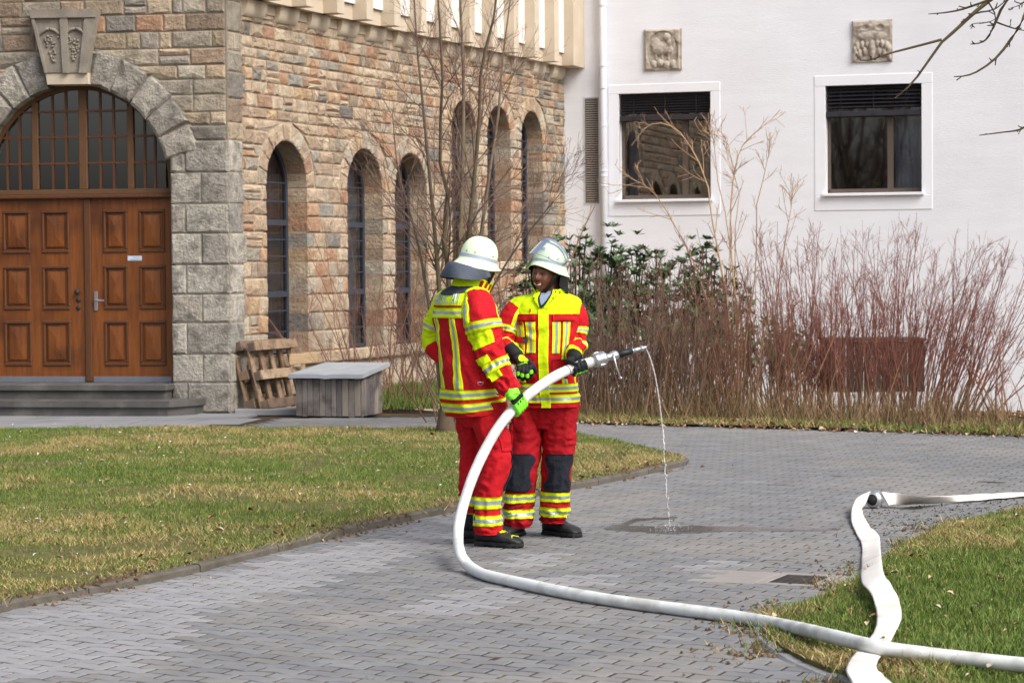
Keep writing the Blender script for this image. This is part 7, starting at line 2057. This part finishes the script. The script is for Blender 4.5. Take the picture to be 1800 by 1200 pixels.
# his right glove closed over the hose
hc_, hx_ = near_hose(908, 712)
vf = (Vector((0, -1, 0)) - hx_ * (-hx_.y)).normalized(); vu = hx_.cross(vf); vu = vu if vu.z > 0 else -vu
r0 = lambda a: vf * math.cos(a) + vu * math.sin(a)        # 0 = towards the camera, 90 = above, -90 = below
mb, kn = grip_glove(p1, hc_, hx_, r0, W1(901, 692, -.30), R(20), R(-200), 1, None, None)
sph_tube(mb, [W1(900, 694, -.26), hc_ + hx_ * .05 + r0(R(110)) * .05, hc_ + hx_ * .035 + r0(R(165)) * .046], [.022, .018, .014])
mb.tube([W1(896, 683, -.25), W1(900, 691, -.275), W1(904, 698, -.29)], [.050, .046, .040], 18)
kc = (kn[0] + kn[3]) / 2
bandp = W1(903, 692, -.30).lerp(kc, .72)
gl1 = fin_glove(p1, mb, [M['glove_green'], M['glove_black']], [(bandp + hx_ * q + Vector((0, -.015, 0)), .020, 1) for q in (-.04, -.02, 0, .02, .04)] + [(hc_ + hx_ * (.0245 * (1.5 - k)) + r0(R(-75)) * .058, .0085, 1) for k in range(4)] + [(hc_ + hx_ * (.0245 * (1 - k)) + r0(R(5)) * .062, hc_ + hx_ * (.0245 * (1 - k)) + r0(R(-120)) * .052, .0062, 1) for k in range(3)] + [(W1(905, 690, -.33), W1(914, 694, -.34), .009, 1)])

# ================================================================ HOSES AND NOZZLE
hose = empty('fire_hose', hline[0]); tag(hose, 'full round white hose running from the nozzle past the firefighters across the paving', 'fire hose')
b = MB(); b.tube(hline, [.031 * (1 + .012 * math.sin(i * .7) + .012 * math.sin(i * .23 + 1)) for i in range(len(hline))], 24); b.build('hose_jacket', M['hose'], hose, True)
def ring_mark(s_px, nm='printed_ring'):
    p, d = near_hose(*s_px); b = MB(); b.lathe([(-.0022, .0312), (-.0022, .0318), (.0022, .0318), (.0022, .0312)], p, d, 28); b.build(nm, M['ink'], hose, True)
ring_mark((998, 650)); ring_mark((1007, 646.5))
p, d = near_hose(1024, 640); vf = (Vector((0, -1, 0)) + d * d.y).normalized(); vu = d.cross(vf); vu = vu if vu.z > 0 else -vu
b = MB(); b.tube([p + (vf * math.cos(.55 + .17 * math.sin(a)) + vu * math.sin(.55 + .17 * math.sin(a))) * .0322 + d * .0085 * math.cos(a) for a in np.linspace(0, 2 * math.pi, 17)], .0012, 4, cap=False); b.build('printed_digit', M['ink'], hose)

nz = empty('nozzle', hline[0]); tag(nz, 'aluminium branch pipe with black rubber grip and shut-off lever dripping water', 'nozzle')
n0 = D(1046, 633.5, 14.72); n1 = D(1135, 610.5, 14.90); nd = (n1 - n0).normalized(); NL = (n1 - n0).length
b = MB(); b.lathe([(-.012, .033), (-.012, .040), (.0, .043), (.022, .045), (.026, .043), (.040, .043), (.044, .046), (.062, .045), (.070, .038), (.080, .030), (.085, .024)], n0, nd, 28); b.build('coupling', M['alu'], nz, True)
for k in range(2):
    a = k * math.pi + 1.0; v_ = Vector((0, -1, 0)); v_ = (v_ - nd * v_.dot(nd)).normalized(); w_ = nd.cross(v_); q = v_ * math.cos(a) + w_ * math.sin(a)
    b = MB(); b.box(n0 + nd * .030 + q * .046, (.036, .022, .012), ax=(nd, nd.cross(q), q), bev=.003); b.build('coupling_lug', M['alu'], nz)
b = MB(); b.lathe([(.078, .022), (.095, .023), (.105, .020), (.115, .024), (.13, .030), (.145, .031), (.160, .026), (.165, .020)], n0, nd, 24); b.build('valve_body', M['alu'], nz, True)
vp = n0 + nd * .138; dn = Vector((.0, -.25, -1)).normalized()
b = MB(); b.lathe([(.020, .014), (.038, .013), (.040, .006)], vp, Vector((0, -1, 0)), 14); b.tube([vp + Vector((-.004, -.036, 0)), D(1083.5, 645, 14.78), D(1090.5, 663, 14.76)], [.008, .006, .005], 10); b.lathe([(-.008, .003), (-.005, .009), (.0, .0105), (.005, .009), (.008, .003)], D(1091, 664, 14.76), (0, 0, 1), 12); b.build('lever', M['alu'], nz, True)
g0 = (1085 - 1046) / 89 * NL; g1 = (1110.5 - 1046) / 89 * NL; g2 = (1126 - 1046) / 89 * NL
b = MB(); b.lathe([(g0, .015), (g0 + .002, .0215), (g1 - .004, .0205), (g1, .016)], n0, nd, 24); b.build('grip', M['grip'], nz, True)
b = MB(); b.lathe([(g1 - .002, .018), (g1 + .003, .0195), (g1 + .006, .0150), (g1 + .030, .0135), (g2, .013), (g2 + .002, .018), (g2 + .014, .0185), (g2 + .018, .012), (NL - .006, .011), (NL - .004, .014), (NL, .0135), (NL, .008)], n0, nd, 24); b.build('tip', M['alu'], nz, True)

# water: falling stream, beads, splash and the wet patch
wt = empty('water_stream', n1); tag(wt, 'thin stream of water curving down from the nozzle and breaking into drops', 'water')
wpx = [(1135, 612), (1140, 622), (1146, 639), (1151, 658), (1155, 680), (1159, 705), (1162, 730), (1165, 755)]
wl = smooth_line([D(a, c_, 14.9 + .45 * i / 14) for i, (a, c_) in enumerate(wpx)], 8)
b = MB(); b.tube(wl, [.0042 + .0012 * math.sin(i * 1.9) * min(1, i / 12) for i in range(len(wl))], 8); b.build('stream', M['stream'], wt, True)
def drop(b, p, r_, st_=1.0): b.lathe([(-r_ * st_, r_ * .1), (-r_ * .6 * st_, r_ * .8), (0, r_), (r_ * .6 * st_, r_ * .8), (r_ * st_, r_ * .1)], p, (0, 0, 1), 7)
for k in range(46):
    t = k / 45; y = 757 + (928 - 757) * t ** .9; x = 1165.5 + 12 * t + random.gauss(0, .5 + 1.0 * t)
    b = MB(); drop(b, D(x, y, 15.13 + .22 * t), random.uniform(.003, .0062) * (1 - .3 * t), random.uniform(1.2, 2.5)); b.build('drop', M['stream'], wt, True)
b = MB()
for k in range(70):
    a = random.uniform(0, 6.28); rr = abs(random.gauss(0, .07)); gp_ = G(1178, 932); drop(b, gp_ + Vector((math.cos(a) * rr * 1.4, math.sin(a) * rr, abs(random.gauss(0, .03)))), random.uniform(.0015, .0035))
tag(b.build('splash', M['stream'], wt, True), kind='stuff')
M['wetfilm'] = glass_mat('thin water film', (.88, .87, .86), ior=1.33, rough=.15, boost=1.0)
def puddle(name, pts, label):
    poly = smooth_line([G(a, c_, .0035) for a, c_ in pts] + [G(*pts[0], .0035)], 6)[:-1]
    poly = [p + Vector((random.gauss(0, .012), random.gauss(0, .02), 0)) for p in poly]
    o = sheet(name, [(p.x, p.y) for p in poly], .0042, M['wetfilm']); return tag(o, label, 'puddle', kind='stuff')
puddle('puddle', [(1062, 926), (1090, 921), (1105, 914), (1125, 910), (1186, 908), (1182, 911), (1130, 915), (1108, 922), (1150, 924), (1230, 923), (1320, 925), (1400, 926), (1480, 928), (1440, 932), (1330, 932), (1240, 935), (1180, 937), (1110, 934), (1075, 931)], 'dark wet streak on the paving where the water lands')

# flat hose with coupling
fh = empty('flat_hose', G(1540, 1000)); tag(fh, 'empty flat white hose lying over paving and grass with a loop at its coupling', 'fire hose')
def ribbon(name, pts, mt, th=.005):
    """pts: (left edge point, right edge point); a flattened tube"""
    A = smooth_line([p[0] for p in pts], 8); B = smooth_line([p[1] for p in pts], 8); vs = []; n = 12
    N = len(A)
    for i in range(N):
        a, c_ = A[i], B[i]; t = ((A[min(i + 1, N - 1)] + B[min(i + 1, N - 1)]) - (A[max(i - 1, 0)] + B[max(i - 1, 0)])).normalized(); x = (c_ - a); w_ = x.length / 2; x.normalize(); nn = t.cross(x).normalized()
        cc = (a + c_) / 2
        for k in range(n):
            an = 2 * math.pi * k / n; vs.append(cc + x * math.cos(an) * w_ + nn * (math.sin(an) * th * (.75 + .25 * abs(math.cos(an))) + .002 * math.sin(i * .9) * math.cos(an)))
    fs = [(i * n + k, i * n + (k + 1) % n, (i + 1) * n + (k + 1) % n, (i + 1) * n + k) for i in range(N - 1) for k in range(n)] + [tuple(range(n))[::-1], tuple((N - 1) * n + k for k in range(n))]
    b = MB(); b.add(vs, fs); return b.build(name, mt, fh, True)
Zc = G(1545, 893).y
seg = [(D(1531, 862.5, Zc - .0), D(1519, 889, Zc - .05)), (D(1519, 867, Zc - .05), D(1514, 897, Zc - .14)), (D(1505, 876, Zc - .2), D(1517, 903, Zc - .30)),
       (D(1497, 893, Zc - .55), G(1519, 908, .03)), (G(1496, 915, .02), G(1523, 914, .02)), (G(1503, 934, .012), G(1530, 926, .012)), (G(1514, 957, .012), G(1545, 940, .012)),
       (G(1514, 990, .02), G(1548, 966, .05)), (G(1514, 1022, .095), G(1553, 1005, .12)), (G(1530, 1042, .11), G(1565, 1024, .115)), (G(1539, 1068, .09), G(1580, 1052, .09)), (G(1541, 1088, .09), G(1585, 1082, .09)),
       (G(1538, 1104, .085), G(1579, 1101, .085)), (G(1529, 1120, .075), G(1570, 1118, .075)), (G(1519, 1132, .06), G(1561, 1137, .06)), (G(1503, 1146, .085), G(1545, 1158, .085)), (G(1487, 1172, .11), G(1541, 1172, .11)), (G(1492, 1190, .11), G(1553, 1186, .11)), (G(1508, 1215, .11), G(1575, 1205, .11)), (G(1560, 1255, .08), G(1625, 1238, .08))]
ribbon('hose_jacket', seg, M['hose_flat'])
seg2 = [(D(1549, 864, Zc + .02), D(1562, 888, Zc - .02)), (D(1575, 866, Zc + .1), G(1575, 887, .02)), (G(1620, 872, .10), G(1610, 886, .015)), (G(1680, 870, .06), G(1680, 882, .012)), (G(1740, 866.5, .035), G(1740, 877, .012)), (G(1800, 864, .02), G(1800, 872, .012)), (G(1900, 857, .012), G(1900, 866, .012)), (G(2020, 848, .012), G(2020, 858, .012))]
ribbon('hose_jacket', seg2, M['hose_flat'])
cp = D(1537, 877.5, Zc); cd = Vector((.62, .78, .03)).normalized()
b = MB(); b.lathe([(-.030, .036), (-.036, .040), (-.036, .050), (-.02, .054), (-.016, .060), (.012, .060), (.016, .050), (.040, .048), (.040, .036), (-.030, .036)], cp, cd, 30, cap=False); b.build('coupling', M['alu'], fh, True)
for k in range(3):
    a = k * 2.1 + .6; q = UP * math.cos(a) + cd.cross(UP).normalized() * math.sin(a); b = MB(); b.box(cp + cd * .005 + q * .060, (.03, .024, .010), ax=(cd, cd.cross(q), q), bev=.003); b.build('coupling_lug', M['alu'], fh)
b = MB(); b.lathe([(-.052, .028), (-.030, .0355), (-.010, .0355), (-.006, .02)], cp + cd * .0, cd, 24); b.build('seal', M['black_strap'], fh, True)
# ================================================================ WOODEN BOX AND PALLETS
# box: front left bottom (520,730) to front right (640,732), right side runs back to (665,722)
bx0, bx1 = G(521, 730.0), G(639, 731.2); bux = (bx1 - bx0).normalized(); bvx = Vector((-bux.y, bux.x, 0)); WB = (bx1 - bx0).length; DBx = .62
box = empty('wooden_box', (bx0 + bx1) / 2); tag(box, 'weathered grey plank box with a sloping zinc lid beside the pallets', 'storage box')
zf = D(600, 665, bx0.y).z; zb_ = D(640, 652, bx0.y + DBx).z + .02
k = 0; u = 0
while u < WB - .01:
    w_ = min(random.uniform(.062, .078), WB - u)
    b = MB(); b.box(bx0 + bux * (u + w_ / 2) + UP * (zf / 2 - random.uniform(0, .012)), (w_ - .005, .018 + random.uniform(0, .006), zf), ax=(bux, bvx, UP), r=random.random(), bev=.003); b.build('plank', M['weather_wood'], box)
    u += w_
u = 0
while u < DBx - .01:
    w_ = min(random.uniform(.062, .078), DBx - u); h = zf + (zb_ - zf) * (u + w_ / 2) / DBx
    for sd_ in (0, 1):
        b = MB(); b.box(bx0 + bux * (WB if sd_ else 0) + bvx * (u + w_ / 2 + .01) + UP * (h / 2), (.018, w_ - .005, h), ax=(bux, bvx, UP), r=random.random(), bev=.003); b.build('plank', M['weather_wood'], box)
    u += w_
b = MB(); b.box(bx0 + bux * WB / 2 + bvx * (DBx + .01) + UP * zb_ / 2, (WB, .018, zb_), ax=(bux, bvx, UP)); b.build('back_board', M['weather_wood'], box)
lf0, lf1 = bx0 - bux * .055 - bvx * .10 + UP * (zf + .012), bx0 + bux * (WB + .03) - bvx * .10 + UP * (zf + .012)
lb0, lb1 = bx0 + bux * .10 + bvx * (DBx + .10) + UP * (zb_ + .04), bx0 + bux * (WB + .08) + bvx * (DBx + .10) + UP * (zb_ + .04)
b = MB()
n = 10; top = []
for j in range(2):
    for i in range(n + 1):
        t = i / n; p = (lf0.lerp(lf1, t) if j == 0 else lb0.lerp(lb1, t)); dz_ = -.012 * math.exp(-((t - .47) / .05) ** 2) if j == 0 else 0
        top.append(p + UP * (.045 + dz_ + random.gauss(0, .0015)))
bot = [p - UP * .045 for p in top]
m_ = n + 1
b.add(top + bot, [(i, i + 1, m_ + i + 1, m_ + i) for i in range(n)] + [(2 * m_ + i, 3 * m_ + i, 3 * m_ + i + 1, 2 * m_ + i + 1) for i in range(n)] + [(i, 2 * m_ + i, 2 * m_ + i + 1, i + 1) for i in range(n)] + [(m_ + i, m_ + i + 1, 3 * m_ + i + 1, 3 * m_ + i) for i in range(n)] + [(0, m_, 3 * m_, 2 * m_), (n, 2 * m_ + n, 3 * m_ + n, m_ + n)])
b.build('lid', M['zinc'], box)

stp = empty('concrete_step', D(460, 722, 28.2)); tag(stp, 'low concrete step under the pallets at the foot of the stone wall', 'step')
b = MB(); c0_ = D(425, 722, 28.0); b.box((c0_.x + .32, 28.1, .012), (.78, .42, .072), bev=.006); b.build('block', M['slab'], stp)
pb1 = SD.P(.10, .05, .245); pb2 = SD.P(.10, .05, .43)
pb1.z = pb2.z = .05
def tilt_pallet(label, base, W, H, seedo):
    root = empty('pallet', base); tag(root, label, 'pallet', 'wooden pallets leaning on the stone wall')
    # lies against the long side wall, its boards running back along it
    ux = SD.eu.copy(); up = (UP * .97 - SD.en * .24).normalized(); nn = ux.cross(up).normalized()
    ax = (ux, up, nn)
    def bd(nm, u0, u1, v0, v1, d0, d1, mt='pallet'):
        b = MB(); b.box(base + ux * (u0 + u1) / 2 + up * (v0 + v1) / 2 + nn * (d0 + d1) / 2, (u1 - u0, v1 - v0, d1 - d0), ax=ax, r=random.random(), bev=.003); b.build(nm, M[mt], root)
    for v0 in (0, H / 2 - .055, H - .11): bd('board', 0, W, v0, v0 + .11, .0, .022)
    for v0 in (0, H / 2 - .055, H - .11):
        for u0 in (0, W / 2 - .05, W - .10): bd('block', u0, u0 + .10, v0 + .004, v0 + .106, -.080, 0)
    u0 = 0; 
    for u0 in (0, W * .24, W * .48, W * .72, W - .09): bd('deck_board', u0, u0 + .09, 0, H, -.102, -.080)
    return root
tilt_pallet('grey end pallet closest to the corner of the stone wall', pb1, 1.2, .80, 0)
tilt_pallet('pallet leaning in front with a pale weathered end towards the camera', pb2, 1.1, .80, 1)
r_ = empty('timber_offcut', D(520, 640, 28.6)); tag(r_, 'pale sawn board resting behind the pallets above the box', 'board')
b = MB(); a0, a1 = D(508, 632, 28.75), D(557, 627.5, 28.9); dx = (a1 - a0).normalized(); b.box((a0 + a1) / 2, ((a1 - a0).length, .03, .125), ax=(dx, Vector((-dx.y, dx.x, 0)), UP), r=.3, bev=.004); b.box((a0 + a1) / 2 - UP * .28 + Vector((0, .02, 0)), (.05, .05, .52), bev=.003); b.build('board', M['pallet_fresh'], r_)

# brown garden screen box among the shrubs
sc0, sc1 = D(1456, 600, 31.5), D(1624, 596, 31.5)
scr = empty('garden_screen', ((sc0.x + sc1.x) / 2, 31.5, 0)); tag(scr, 'brown boarded garden bin standing behind the red stemmed shrubs', 'garden bin')
zt_ = sc0.z; Wd = sc1.x - sc0.x; x = 0
while x < Wd - .02:
    w_ = min(.115, Wd - x); b = MB(); b.box((sc0.x + x + w_ / 2, 31.5 + random.uniform(-.004, .004), zt_ / 2), (w_ - .006, .02, zt_ - random.uniform(0, .01)), r=random.random(), bev=.003); b.build('board', M['brown_board'], scr); x += w_
for k in range(7):
    for xx in (sc0.x, sc1.x):
        b = MB(); b.box((xx, 31.57 + k * .115, zt_ / 2), (.02, .109, zt_), r=random.random()); b.build('board', M['brown_board'], scr)
b = MB(); b.box(((sc0.x + sc1.x) / 2, 31.9, zt_ + .015), (Wd + .06, .86, .03), r=.2); b.build('lid', M['brown_board'], scr)
